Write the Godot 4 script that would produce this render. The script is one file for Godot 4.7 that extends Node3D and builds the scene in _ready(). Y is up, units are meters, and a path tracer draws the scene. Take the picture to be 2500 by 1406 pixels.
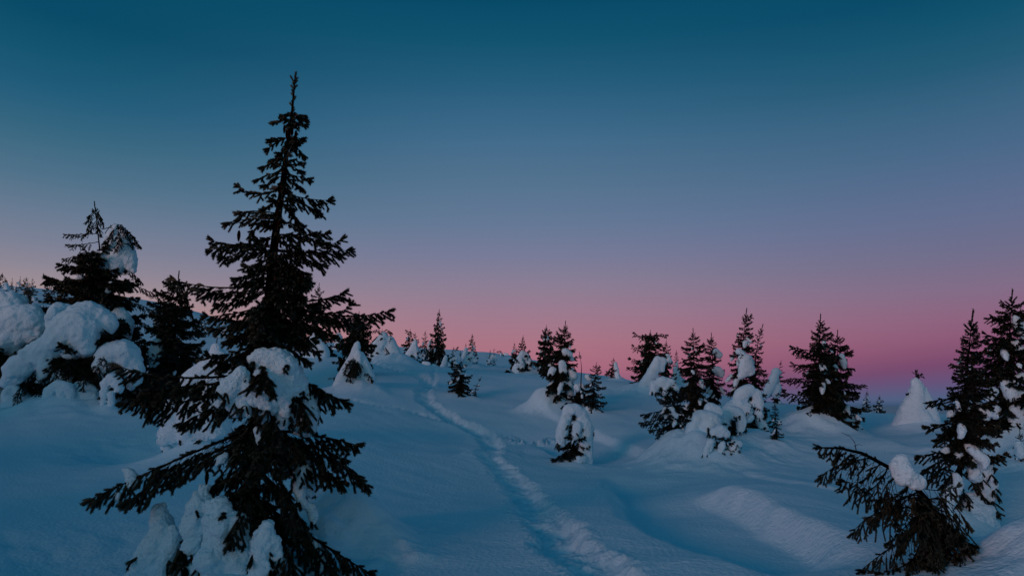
extends Node3D
# Dusk on a snowy fell: spruces, wind-packed snow, a foot track. Units are metres, y is up, the camera looks along -z.

var names := {}
var shoot_near: Array
var shoot_mid: Array
var shoot_far: Array
var branch_near := []
var branch_mid := []
var branch_far := []
var branch_tiny := []
var M := {}
var snow_noise := FastNoiseLite.new()
var drift_noise := FastNoiseLite.new()
var ripple_noise := FastNoiseLite.new()
var crumb_noise := FastNoiseLite.new()

# ---------------------------------------------------------------- ground data
# heights of the snow at known places: x, z, height
const HEIGHTS := [
	[-4.678, -5.4, 0.447], [-3.599, -5.6, 0.4], [-2.39, -6.6, 0.05], [0, -6.5, 0.191], [2.18, -6, 0.307], [3.689, -5.5, 0.423], [-8.829, -10, 0.492], [-6.878, -10.5, 0.431],
	[-5.084, -10.5, 0.431], [-2.82, -11, 0.371], [0, -12.3, 0.214], [-1.417, -10, 0.218], [2.293, -11.5, 0.311], [4.4, -10.3, 0.456], [-14.314, -16, 1.017], [-9.588, -14.5, 0.754],
	[-7.087, -14.5, 0.754], [-16.177, -18, 1.422], [-13.04, -18, 1.371], [-10.431, -18, 1.36], [-9.017, -18.3, 1.397], [-2.228, -15.5, 0.689], [0, -15.5, 0.515], [-5.542, -14.8, 0.901],
	[-4.093, -14.5, 0.917], [-5.262, -18.5, 1.541], [-3.047, -21, 1.52], [-5.207, -23, 2.23], [-8.971, -30, 3.262], [-15.572, -34, 3.768], [-17.878, -44, 5.151], [-10.055, -38, 4.345],
	[-6.188, -34, 3.728], [-5.575, -38, 3.878], [-4.222, -40, 3.829], [-1.349, -46, 4.148], [-2.582, -44, 4.17], [0.353, -60, 5.771], [-10.04, -62, 6.562], [-4.894, -64, 6.268],
	[-16.449, -62, 7.001], [0.556, -38, 3.236], [1.78, -38, 3.346], [-1.816, -24, 1.907], [1.149, -22, 1.511], [2.534, -21, 1.46], [1.34, -15.6, 0.316], [4.966, -34, 2.739],
	[5.158, -43, 3.413], [0, -18.8, 0.791], [-0.998, -19.2, 0.924], [5.781, -30, 2.512], [5.741, -22, 1.385], [3.294, -15.5, 0.585], [4.33, -14, 0.458], [5.793, -15.5, 0.689],
	[9.068, -24, 1.7], [7.79, -18, 0.911], [13.536, -27, 1.221], [12.945, -29, 1.219], [11.439, -20, 0.959], [5.876, -9.5, 0.085], [9.085, -13, 0.561], [11.774, -17, 0.974],
	[17.346, -26, 1.388], [9.28, -12, 0.649], [19.591, -25, 1.485], [-89.682, -120, 22.296], [-82.411, -120, 21.423], [-67.946, -120, 19.974], [-58.282, -118, 18.533], [-38.5, -100, 13.094],
	[-111.578, -120, 24.779], [-46.599, -75, 9.799], [-60.061, -70, 9.259], [-15, -21.3, 0.9], [-12, -21.5, 1], [-9.5, -22, 1.1], [-14, -28, 2.2], [-26, -21, 3],
	[-30, -40, 6], [0, 8, 0.1], [-8, 6, 1.4], [-13, 9, 2.6], [10, 8, -0.3], [0, 20, 0.2], [-13, 0, 2.3], [-20, -8, 3.4],
	[-16, -4, 2.8], [-30, -14, 4.5], [14, 0, -0.2], [0, -80, 4.2], [-14, -85, 5], [10, -75, 1.5], [18, -60, 0], [20, -42, 0.2],
	[14, -48, 1.2], [30, -30, -0.6], [40, -45, -4], [30, -70, -6], [0, -120, -3], [-60, -150, 17], [-100, -120, 22], [-60, -180, 8],
	[-25, -140, 3], [60, -20, -3], [50, -90, -14], [-140, -60, 18], [-60, -40, 9],
]
# drifts and cones of snow round trunks: x, z, height, radius
const MOUNDS := [
	[-5.125, -23, 0.38, 0.75], [0.83, -22, 0.42, 0.55], [1.214, -22, 0.2, 0.7], [1.78, -38, 0.35, 0.7], [3.786, -15, 0.3, 0.75], [3.45, -15.4, 0.22, 0.5], [4.269, -14.6, 0.32, 0.9], [5.493, -16.2, 0.32, 0.9],
	[7.707, -18, 0.42, 0.75], [8.635, -18.8, 0.25, 0.6], [-5.285, -34, 0.35, 0.8], [-6.286, -34, 0.35, 0.9], [9.829, -14.5, 0.4, 0.9], [9.569, -13.5, 0.35, 0.9], [-10.72, -38, 0.5, 1], [-9.876, -40, 0.4, 0.8],
	[5.255, -26.5, 0.45, 0.9], [6.496, -27.5, 0.3, 0.8], [5.107, -33, 0.3, 0.5], [0.623, -38, 0.25, 0.6], [-2.09, -8.3, 0.5, 0.62], [-1.652, -8, 0.3, 0.7], [-2.569, -7.1, 0.25, 0.9], [4.615, -5.8, 0.62, 0.62],
	[11.437, -20, 0.45, 0.7], [-11.892, -19.4, 0.5, 1.6], [-14.134, -20.2, 0.4, 1.4], [1.34, -15.6, 0.12, 0.5], [-2.291, -42, 0.3, 0.6], [6.838, -19, 0.3, 1.2], [-5.977, -13.5, 0.3, 0.7], [5.871, -9.5, 0.25, 0.45],
	[-7.837, -14.8, -0.42, 0.95], [-4.412, -6.6, -0.38, 1.3], [-12.497, -21.719, 0.586, 1.946], [-9.998, -20.807, 0.137, 0.715], [-11.814, -19.388, 0.229, 0.981], [-14.553, -20.199, 0.187, 0.926], [-11.954, -18.462, 0.077, 0.25], [-10.452, -18.471, 0.071, 0.25],
	[-5.89, -13.437, 0.088, 0.311], [-5.956, -26.941, 0.155, 0.74], [-5.086, -22.983, 0.085, 0.278], [-1.859, -23.942, 0.128, 0.513], [-1.295, -23.732, 0.049, 0.25], [1.44, -21.888, 0.197, 0.646], [2.07, -21.492, 0.077, 0.301], [2.369, -20.962, 0.079, 0.255],
	[1.328, -15.544, 0.057, 0.294], [4.668, -32.951, 0.085, 0.271], [5.591, -28.923, 0.085, 0.421], [5.162, -25.919, 0.053, 0.271], [5.953, -26.974, 0.096, 0.362], [6.546, -27.949, 0.066, 0.25], [3.277, -15.465, 0.101, 0.335], [5.474, -20.942, 0.153, 0.48],
	[6.197, -21.705, 0.09, 0.397], [6.633, -20.439, 0.103, 0.459], [7.27, -21.192, 0.077, 0.266], [5.797, -17.113, 0.089, 0.357], [4.999, -15.743, 0.062, 0.257], [4.128, -14.97, 0.058, 0.25], [4.214, -14.148, 0.053, 0.258], [3.814, -14.596, 0.079, 0.25],
	[5.819, -15.426, 0.066, 0.25], [8.95, -23.984, 0.059, 0.25], [7.902, -17.926, 0.139, 0.698], [8.655, -18.884, 0.159, 0.616], [13.556, -26.966, 0.07, 0.25], [14.343, -27.432, 0.052, 0.255], [11.47, -19.934, 0.062, 0.25], [5.817, -9.45, 0.065, 0.317],
	[9.813, -13.84, 0.144, 0.683], [9.1, -12.566, 0.065, 0.25],
]
# wind-cut steps: a line on the ground, how much the right side lies higher, how wide the step is, how far it takes to level out
const STEPS := [
	{"line": [[2.28, -5.76], [2.04, -6.6], [1.58, -7.6], [1.4, -8.7], [1.74, -12.7]], "rise": -0.22, "width": 0.16, "fade": 1.5, "box": [-1, 4.68, -15.1, -3.36]},
	{"line": [[2.99, -6.06], [3.06, -7.16], [3.08, -8.14], [3.04, -8.94], [2.94, -9.94]], "rise": 0.33, "width": 0.21, "fade": 1.5, "box": [0.54, 5.48, -12.34, -3.66]},
	{"line": [[3.1, -15.42], [2.89, -16.24], [2.54, -17.66], [2.07, -18.9]], "rise": 0.14, "width": 0.14, "fade": 1.0, "box": [0.47, 4.7, -20.5, -13.82]},
	{"line": [[2.09, -19.08], [1.51, -20.12], [0.87, -21.44]], "rise": 0.1, "width": 0.12, "fade": 0.8, "box": [-0.41, 3.37, -22.72, -17.8]},
	{"line": [[1.04, -16.48], [0.42, -18.06], [-0.48, -16.84], [-0.91, -15.86]], "rise": -0.12, "width": 0.1, "fade": 0.8, "box": [-2.19, 2.32, -19.34, -14.58]},
	{"line": [[5.03, -10.18], [4.51, -10.56], [4.35, -12.7]], "rise": 0.06, "width": 0.1, "fade": 0.9, "box": [2.91, 6.47, -14.14, -8.74]},
	{"line": [[8.72, -15.48], [8.9, -16.96], [9.23, -18.8]], "rise": -0.14, "width": 0.15, "fade": 1.0, "box": [7.12, 10.83, -20.4, -13.88]},
]
# foot track up the hill and a faint animal trail: x, z
const TRACKS := [
	{"line": [[0.87, -5.78], [0.76, -6.32], [0.56, -7.34], [0.43, -8.42], [0.28, -9.86], [0.09, -12.74], [-0.25, -14.44], [-0.57, -15.4], [-0.51, -17.76], [-0.71, -19.02], [-1.26, -19.8], [-1.79, -20.62], [-2.35, -21.56], [-2.82, -22.54], [-3.07, -23.94], [-3.08, -25.74], [-3.36, -27.4], [-4.11, -29], [-5, -30.26], [-6.19, -31.76], [-7.38, -33.94]], "scale": 0.88, "depth": 1.0, "box": [-8.68, 2.17, -35.24, -4.48]},
	{"line": [[-5.2, -21.28], [-4.61, -20.84], [-3.85, -20.7], [-3.13, -20.74], [-2.5, -20.54], [-1.8, -20.1]], "scale": 0.45, "depth": 0.45, "box": [-6.5, -0.5, -22.58, -18.8]},
	{"line": [[-3.53, -32.02], [-3.35, -29.36], [-3.03, -27.6], [-3.04, -26]], "scale": 0.4, "depth": 0.5, "box": [-4.83, -1.73, -33.32, -24.7]},
]
var weights := PackedFloat32Array()
var gx := PackedFloat32Array()
var gz := PackedFloat32Array()
var heights := []
var coarse := []
const SKIP := 4


func _ready() -> void:
	set_camera()
	set_sky()
	set_light()
	make_materials()
	make_prototypes()
	build_ground()
	build_lowland()
	build_main_spruce()
	build_bent_spruce()
	build_trees()


func set_camera() -> void:
	var camera := Camera3D.new()
	camera.name = "camera"
	camera.fov = 45.0
	camera.near = 0.05
	camera.far = 30000.0
	camera.position = Vector3(0, 1.7, 0)
	camera.rotation_degrees = Vector3(9.435, 0, 0)
	camera.current = true
	add_child(camera)


# ---------------------------------------------------------------- sky and light
# Twilight sky colours by elevation (degrees, then 0-255 red, green, blue): opposite the set sun the belt of Venus over the earth's shadow,
# on the sun's side the glow that is left. Each profile holds for one angle from the point opposite the sun.
const SKY_ANGLES := [0.0, 37.0, 73.0, 180.0]
const SKY_PROFILES := [
	[[-1, 48, 76, 108], [0.145, 52, 77, 110], [0.581, 64, 76, 112], [1.309, 86, 70, 112], [2.48, 112, 70, 108], [3.361, 128, 78, 112], [4.539, 140, 90, 120], [6.016, 140, 100, 128], [7.793, 130, 108, 135], [10.162, 112, 110, 139], [12.525, 100, 110, 143], [14.873, 88, 108, 142], [17.199, 74, 105, 138], [20.064, 58, 99, 130], [22.87, 36, 90, 118], [25.606, 20, 83, 111], [28.261, 8, 74, 104], [50, 1, 66, 93], [90, 0, 62, 90]],
	[[-1, 48, 76, 108], [0.329, 100, 84, 116], [1.319, 140, 92, 120], [2.813, 170, 106, 126], [4.819, 170, 116, 132], [7.174, 158, 122, 142], [9.536, 140, 126, 148], [12.235, 118, 123, 152], [14.587, 101, 121, 150], [17.915, 84, 115, 143], [21.186, 68, 108, 140], [22.794, 58, 103, 135], [25.945, 37, 92, 124], [28.997, 18, 83, 112], [31.937, 7, 74, 104], [50, 1, 66, 93], [90, 0, 62, 90]],
	[[-1, 48, 76, 108], [0.268, 170, 120, 116], [1.479, 188, 132, 120], [3.644, 192, 142, 130], [6.094, 176, 143, 140], [8.276, 154, 140, 148], [9.367, 140, 134, 149], [11.001, 122, 128, 149], [13.17, 102, 122, 145], [15.323, 80, 114, 138], [18.51, 54, 102, 128], [21.114, 33, 92, 122], [23.662, 20, 84, 112], [26.145, 9, 75, 104], [50, 1, 66, 93], [90, 0, 62, 90]],
	[[-1, 48, 76, 108], [0.4, 232, 152, 112], [3, 240, 176, 128], [7, 224, 184, 150], [12, 196, 186, 170], [18, 142, 172, 182], [25, 84, 146, 170], [33, 34, 108, 138], [50, 6, 76, 106], [90, 0, 62, 90]],
]


func profile_colour(profile: Array, elevation: float) -> Vector3:
	var below: Array = profile[0]
	for row in profile:
		if row[0] > elevation:
			var t := clampf((elevation - below[0]) / maxf(row[0] - below[0], 0.001), 0.0, 1.0)
			return linear(below).lerp(linear(row), t)
		below = row
	return linear(below)


func linear(row: Array) -> Vector3:
	var c := Color8(row[1], row[2], row[3]).srgb_to_linear()
	return Vector3(c.r, c.g, c.b)


func set_sky() -> void:
	var w := 512
	var h := 512
	var im := Image.create_empty(w, h, false, Image.FORMAT_RGBF)
	var tables := []
	for p in SKY_PROFILES:
		var row := []
		for j in h:
			row.append(profile_colour(p, 90.0 - (j + 0.5) * 180.0 / h))
		tables.append(row)
	for i in w:
		var away := absf(wrapf((i + 0.5) * 360.0 / w - 37.0, -180.0, 180.0))
		var k := 0
		while k < SKY_ANGLES.size() - 2 and away > SKY_ANGLES[k + 1]:
			k += 1
		var t := smoothstep(SKY_ANGLES[k], SKY_ANGLES[k + 1], away)
		for j in h:
			var c: Vector3 = tables[k][j].lerp(tables[k + 1][j], t)
			im.set_pixel(i, j, Color(c.x, c.y, c.z))
	var panorama := PanoramaSkyMaterial.new()
	panorama.panorama = ImageTexture.create_from_image(im)
	var sky := Sky.new()
	sky.sky_material = panorama
	var env := Environment.new()
	env.background_mode = Environment.BG_SKY
	env.sky = sky
	env.background_energy_multiplier = 1.0
	env.tonemap_mode = Environment.TONE_MAPPER_LINEAR
	env.tonemap_exposure = 1.0
	env.sdfgi_enabled = true
	env.ssao_enabled = true
	env.ssil_enabled = true
	var world := WorldEnvironment.new()
	world.name = "world_environment"
	world.environment = env
	add_child(world)


func set_light() -> void:
	# the bright rose twilight low in the sky behind the camera's left shoulder
	var sun := DirectionalLight3D.new()
	sun.name = "twilight_glow"
	sun.light_color = Color(1.0, 0.62, 0.62)
	sun.light_energy = 0.56
	sun.light_angular_distance = 20.0
	sun.shadow_enabled = true
	sun.look_at_from_position(Vector3(-0.64, 0.085, 0.77) * 10.0, Vector3.ZERO)
	add_child(sun)


# ---------------------------------------------------------------- materials
func noise_texture(frequency: float, octaves: int, noise_seed: int, bump: float, size := 512) -> NoiseTexture2D:
	var n := FastNoiseLite.new()
	n.noise_type = FastNoiseLite.TYPE_SIMPLEX_SMOOTH
	n.frequency = frequency
	n.fractal_octaves = octaves
	n.fractal_gain = 0.55
	n.seed = noise_seed
	var t := NoiseTexture2D.new()
	t.width = size
	t.height = size
	t.seamless = true
	t.as_normal_map = true
	t.bump_strength = bump
	t.noise = n
	return t


func material(called: String, c: Color, rough: float) -> StandardMaterial3D:
	var m := StandardMaterial3D.new()
	m.resource_name = called
	m.albedo_color = c.linear_to_srgb()
	m.roughness = rough
	m.metallic_specular = 0.3
	M[called] = m
	return m


func make_materials() -> void:
	var ground_relief := noise_texture(0.05, 6, 11, 3.0)
	var clump_relief := noise_texture(0.035, 6, 12, 13.0)
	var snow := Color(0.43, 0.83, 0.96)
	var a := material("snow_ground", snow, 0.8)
	a.normal_enabled = true
	a.normal_texture = ground_relief
	a.normal_scale = 1.0
	a.uv1_triplanar = true
	a.uv1_world_triplanar = true
	a.uv1_scale = Vector3(0.55, 0.55, 0.55)
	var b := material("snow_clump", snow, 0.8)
	b.normal_enabled = true
	b.normal_texture = clump_relief
	b.normal_scale = 1.0
	b.uv1_triplanar = true
	b.uv1_world_triplanar = true
	b.uv1_scale = Vector3(1.1, 1.1, 1.1)
	material("needles", Color(0.058, 0.108, 0.086), 0.6)
	material("needles_olive", Color(0.068, 0.106, 0.074), 0.6)
	var bark := material("bark", Color(0.13, 0.078, 0.052), 0.85)
	bark.normal_enabled = true
	bark.normal_texture = clump_relief
	bark.normal_scale = 1.0
	bark.uv1_triplanar = true
	bark.uv1_scale = Vector3(5, 1.5, 5)
	material("twig", Color(0.055, 0.048, 0.042), 0.85)
	material("cone", Color(0.14, 0.075, 0.04), 0.7)
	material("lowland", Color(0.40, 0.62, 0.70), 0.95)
	snow_noise.noise_type = FastNoiseLite.TYPE_SIMPLEX_SMOOTH
	snow_noise.seed = 5
	snow_noise.frequency = 1.0
	snow_noise.fractal_octaves = 3
	drift_noise.seed = 21
	drift_noise.frequency = 0.22
	drift_noise.fractal_octaves = 3
	ripple_noise.seed = 22
	ripple_noise.frequency = 1.0
	ripple_noise.fractal_octaves = 3
	crumb_noise.seed = 23
	crumb_noise.frequency = 7.0
	crumb_noise.fractal_octaves = 2


# ---------------------------------------------------------------- naming
func numbered(called: String) -> String:
	var k: int = names.get(called, -1) + 1
	names[called] = k
	return called if k == 0 else "%s_%03d" % [called, k]


func thing(called: String, label: String, category: String, at: Vector3, group := "") -> Node3D:
	var o := Node3D.new()
	o.name = numbered(called)
	o.position = at
	o.set_meta("label", label)
	o.set_meta("category", category)
	if group:
		o.set_meta("group", group)
	add_child(o, true)
	return o


func part(called: String, mesh: Mesh, parent: Node3D, m: Material = null, at := Transform3D()) -> MeshInstance3D:
	var o := MeshInstance3D.new()
	var key := "%s/%s" % [parent.name, called]
	o.name = called if not names.has(key) else "%s_%03d" % [called, names[key]]
	names[key] = names.get(key, 0) + 1
	o.mesh = mesh
	if m:
		o.material_override = m
	o.transform = at
	parent.add_child(o, true)
	return o


# ---------------------------------------------------------------- mesh buffers: [vertices, normals]
func buffer() -> Array:
	return [PackedVector3Array(), PackedVector3Array()]


func put(to: Array, from: Array, at: Transform3D) -> void:
	var v: PackedVector3Array = to[0]
	v.append_array(at * (from[0] as PackedVector3Array))
	to[0] = v
	var n: PackedVector3Array = to[1]
	n.append_array(Transform3D(at.basis.orthonormalized(), Vector3.ZERO) * (from[1] as PackedVector3Array))
	to[1] = n


func aim(from: Vector3, dir: Vector3, length: float, radius: float, roll: float) -> Transform3D:
	var y := dir.normalized()
	var side := y.cross(Vector3.UP if absf(y.y) < 0.95 else Vector3.RIGHT).normalized().rotated(y, roll)
	return Transform3D(Basis(side * radius, y * length, side.cross(y) * radius), from)


func commit(buffers: Array, mats: Array) -> ArrayMesh:
	var mesh := ArrayMesh.new()
	for i in buffers.size():
		if buffers[i][0].is_empty():
			continue
		var a := []
		a.resize(Mesh.ARRAY_MAX)
		a[Mesh.ARRAY_VERTEX] = buffers[i][0]
		a[Mesh.ARRAY_NORMAL] = buffers[i][1]
		mesh.add_surface_from_arrays(Mesh.PRIMITIVE_TRIANGLES, a)
		mesh.surface_set_material(mesh.get_surface_count() - 1, mats[i])
	return mesh


func tube(to: Array, pts: Array, radii: Array, sides: int) -> void:
	var v: PackedVector3Array = to[0]
	var n: PackedVector3Array = to[1]
	var rings := []
	for i in pts.size():
		var d: Vector3 = (pts[mini(i + 1, pts.size() - 1)] - pts[maxi(i - 1, 0)]).normalized()
		var side := d.cross(Vector3.FORWARD if absf(d.z) < 0.9 else Vector3.RIGHT).normalized()
		var ring := []
		for k in sides:
			ring.append(side.rotated(d, TAU * k / sides))
		rings.append(ring)
	for i in pts.size() - 1:
		for k in sides:
			var l := (k + 1) % sides
			var a: Vector3 = pts[i] + rings[i][k] * radii[i]
			var b: Vector3 = pts[i] + rings[i][l] * radii[i]
			var c: Vector3 = pts[i + 1] + rings[i + 1][k] * radii[i + 1]
			var e: Vector3 = pts[i + 1] + rings[i + 1][l] * radii[i + 1]
			v.append_array([a, b, c, b, e, c])
			n.append_array([rings[i][k], rings[i][l], rings[i + 1][k], rings[i][l], rings[i + 1][l], rings[i + 1][k]])
	to[0] = v
	to[1] = n


# ---------------------------------------------------------------- spruce shoots: unit length along y, unit radius
func needled_shoot(core_sides: int, needles: int, shoot_seed: int) -> Array:
	var rng := RandomNumberGenerator.new()
	rng.seed = shoot_seed
	var b := buffer()
	if core_sides > 3:
		tube(b, [Vector3.ZERO, Vector3(0, 0.2, 0), Vector3(0, 0.85, 0), Vector3(0, 1.02, 0)], [0.12, 0.45, 0.45, 0.1], core_sides)
	else:
		tube(b, [Vector3.ZERO, Vector3(0, 0.45, 0), Vector3(0, 1.05, 0)], [0.2, 0.62, 0.1], 3)
	var v: PackedVector3Array = b[0]
	var n: PackedVector3Array = b[1]
	for i in needles:
		var t := (i + 0.5) / needles
		var a := i * 2.399963 + rng.randf_range(-0.3, 0.3)
		var out := Vector3(cos(a), 0, sin(a))
		var across := Vector3(-sin(a), 0, cos(a)) * (1.3 / sqrt(needles))
		var foot := Vector3(0, t * 0.98, 0) + out * 0.2
		var reach := rng.randf_range(0.75, 1.1) * minf(1.0, 0.6 + t * 1.5)
		var tip := Vector3(0, t * 0.98 + rng.randf_range(0.1, 0.2), 0) + out * reach
		v.append_array([foot - across, foot + across, tip])
		var up := (out + Vector3(0, 0.3, 0)).normalized()
		n.append_array([up, up, up])
	b[0] = v
	b[1] = n
	return b


# A limb of spruce: a bent stem with side twigs that hang, each twig a row of needled shoots.
func limb(wood: Array, leaf: Array, pts: Array, o: Dictionary) -> void:
	var rng := RandomNumberGenerator.new()
	rng.seed = o.seed
	var total := 0.0
	for i in pts.size() - 1:
		total += pts[i].distance_to(pts[i + 1])
	var radii := []
	for i in pts.size():
		radii.append(lerpf(o.thick, o.thick * 0.25, float(i) / (pts.size() - 1)))
	tube(wood, pts, radii, o.sides)
	var gap: float = o.gap
	var at: float = gap * rng.randf_range(0.3, 1.0) + total * o.start
	var sign := 1.0
	while at < total - gap * 0.3:
		var p := along(pts, at)
		var ahead := along(pts, minf(at + 0.02, total))
		var behind := along(pts, maxf(at - 0.02, 0.0))
		var t := (ahead - behind).normalized()
		var side := t.cross(Vector3.UP)
		if side.length() < 0.2:
			side = Vector3(rng.randf_range(-1, 1), 0, rng.randf_range(-1, 1))
		side = side.normalized()
		var f: float = at / total
		var length: float = minf(o.reach, (total - at) * 0.55 + o.shoot * 0.9) * rng.randf_range(0.65, 1.2)
		var hang: float = o.hang * rng.randf_range(0.4, 1.3)
		var d := (t * rng.randf_range(0.5, 0.9) + side * sign * rng.randf_range(0.4, 0.9) + Vector3.DOWN * hang).normalized()
		var bare: float = o.bare * clampf(1.15 - f * 1.3, 0.0, 1.0) * rng.randf_range(0.4, 1.5)
		twig(wood, leaf, p, d, length, bare, hang, o, rng)
		if rng.randf() < o.cover:
			# short shoots that clothe the stem itself
			put(leaf, o.proto, aim(p, (t + Vector3(rng.randf_range(-0.5, 0.5), rng.randf_range(-0.4, 0.5), rng.randf_range(-0.5, 0.5))).normalized(), o.shoot * rng.randf_range(0.6, 0.9), o.radius, rng.randf() * TAU))
		sign = -sign
		at += gap * rng.randf_range(0.6, 1.4)
	var tip: Vector3 = pts[-1]
	var last: Vector3 = (pts[-1] - pts[-2]).normalized()
	for k in 4:
		var spread := Vector3(rng.randf_range(-1, 1), rng.randf_range(-0.5, 0.9), rng.randf_range(-1, 1)) * (0.0 if k == 0 else 0.55)
		put(leaf, o.proto, aim(tip - last * o.shoot * 0.4, last + spread, o.shoot * rng.randf_range(0.9, 1.2), o.radius * 1.1, rng.randf() * TAU))


func along(pts: Array, at: float) -> Vector3:
	for i in pts.size() - 1:
		var l: float = pts[i].distance_to(pts[i + 1])
		if at <= l or i == pts.size() - 2:
			return pts[i].lerp(pts[i + 1], clampf(at / maxf(l, 0.0001), 0.0, 1.0))
		at -= l
	return pts[-1]


func twig(wood: Array, leaf: Array, p: Vector3, d: Vector3, length: float, bare: float, hang: float, o: Dictionary, rng: RandomNumberGenerator) -> void:
	var n := maxi(1, roundi(length / (o.shoot * 0.85)))
	var seg := length / n
	for k in n:
		var next := (d + Vector3(rng.randf_range(-0.15, 0.15), -0.12 * hang, rng.randf_range(-0.15, 0.15))).normalized()
		var q := p + d * seg
		if (k + 0.5) / n < bare:
			tube(wood, [p, q], [o.twig, o.twig * 0.8], 3)
		else:
			put(leaf, o.proto, aim(p, d, seg * 1.2, o.radius * rng.randf_range(0.85, 1.1), rng.randf() * TAU))
		if n > 1 and k < n - 1 or rng.randf() < 0.35:
			for s in [-1.0, 1.0]:
				if rng.randf() < o.fork:
					var e: Vector3 = (d * 0.75 + d.cross(Vector3.UP).normalized() * s * 0.75 + Vector3.DOWN * 0.25 * hang).normalized()
					if (k + 1.0) / n < bare * 0.8:
						tube(wood, [q, q + e * seg * 0.8], [o.twig * 0.7, o.twig * 0.5], 3)
					else:
						put(leaf, o.proto, aim(q - d * seg * 0.3, e, seg * rng.randf_range(0.7, 1.1), o.radius * 0.95, rng.randf() * TAU))
		p = q
		d = next


func bend(a: Vector3, m: Vector3, c: Vector3, n: int) -> Array:
	var out := []
	for i in n + 1:
		var t := float(i) / n
		out.append(a * (1 - t) * (1 - t) + (m * 2.0 - (a + c) * 0.5) * 2.0 * t * (1 - t) + c * t * t)
	return out


func near_style(rng_seed: int) -> Dictionary:
	return {"seed": rng_seed, "thick": 0.011, "sides": 5, "gap": 0.03, "start": 0.08, "reach": 0.27, "shoot": 0.09, "radius": 0.025, "twig": 0.0024, "hang": 1.0, "bare": 0.75, "fork": 0.5, "cover": 0.45, "proto": shoot_near}


func make_prototypes() -> void:
	shoot_near = needled_shoot(5, 40, 1)
	shoot_mid = needled_shoot(4, 14, 2)
	shoot_far = needled_shoot(3, 2, 3)
	for k in 7:
		var sag := -0.10 - 0.05 * (k % 4)
		var pts := bend(Vector3.ZERO, Vector3(0.5, sag * 0.8, 0.04 * (k - 3)), Vector3(0.98, sag * (0.5 + 0.35 * (k % 3)), 0.0), 7)
		var wood := buffer()
		var leaf := buffer()
		limb(wood, leaf, pts, {"seed": 100 + k, "thick": 0.017, "sides": 4, "gap": 0.05, "start": 0.05, "reach": 0.38, "shoot": 0.13, "radius": 0.05, "twig": 0.005, "hang": 0.55 + 0.12 * (k % 3), "bare": 0.4, "fork": 0.6, "cover": 0.7, "proto": shoot_mid})
		branch_mid.append(commit([wood, leaf], [M.twig, M.needles if k % 2 else M.needles_olive]))
		var leaf_far := buffer()
		var wood_far := buffer()
		limb(wood_far, leaf_far, pts, {"seed": 200 + k, "thick": 0.02, "sides": 3, "gap": 0.12, "start": 0.02, "reach": 0.46, "shoot": 0.20, "radius": 0.095, "twig": 0.006, "hang": 0.5 + 0.1 * (k % 3), "bare": 0.0, "fork": 0.4, "cover": 0.5, "proto": shoot_far})
		branch_far.append([wood_far, leaf_far])
		var leaf_tiny := buffer()
		var wood_tiny := buffer()
		limb(wood_tiny, leaf_tiny, [pts[0], pts[4], pts[7]], {"seed": 250 + k, "thick": 0.02, "sides": 3, "gap": 0.17, "start": 0.0, "reach": 0.46, "shoot": 0.3, "radius": 0.13, "twig": 0.006, "hang": 0.6, "bare": 0.0, "fork": 0.3, "cover": 0.3, "proto": shoot_far})
		branch_tiny.append([wood_tiny, leaf_tiny])


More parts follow.
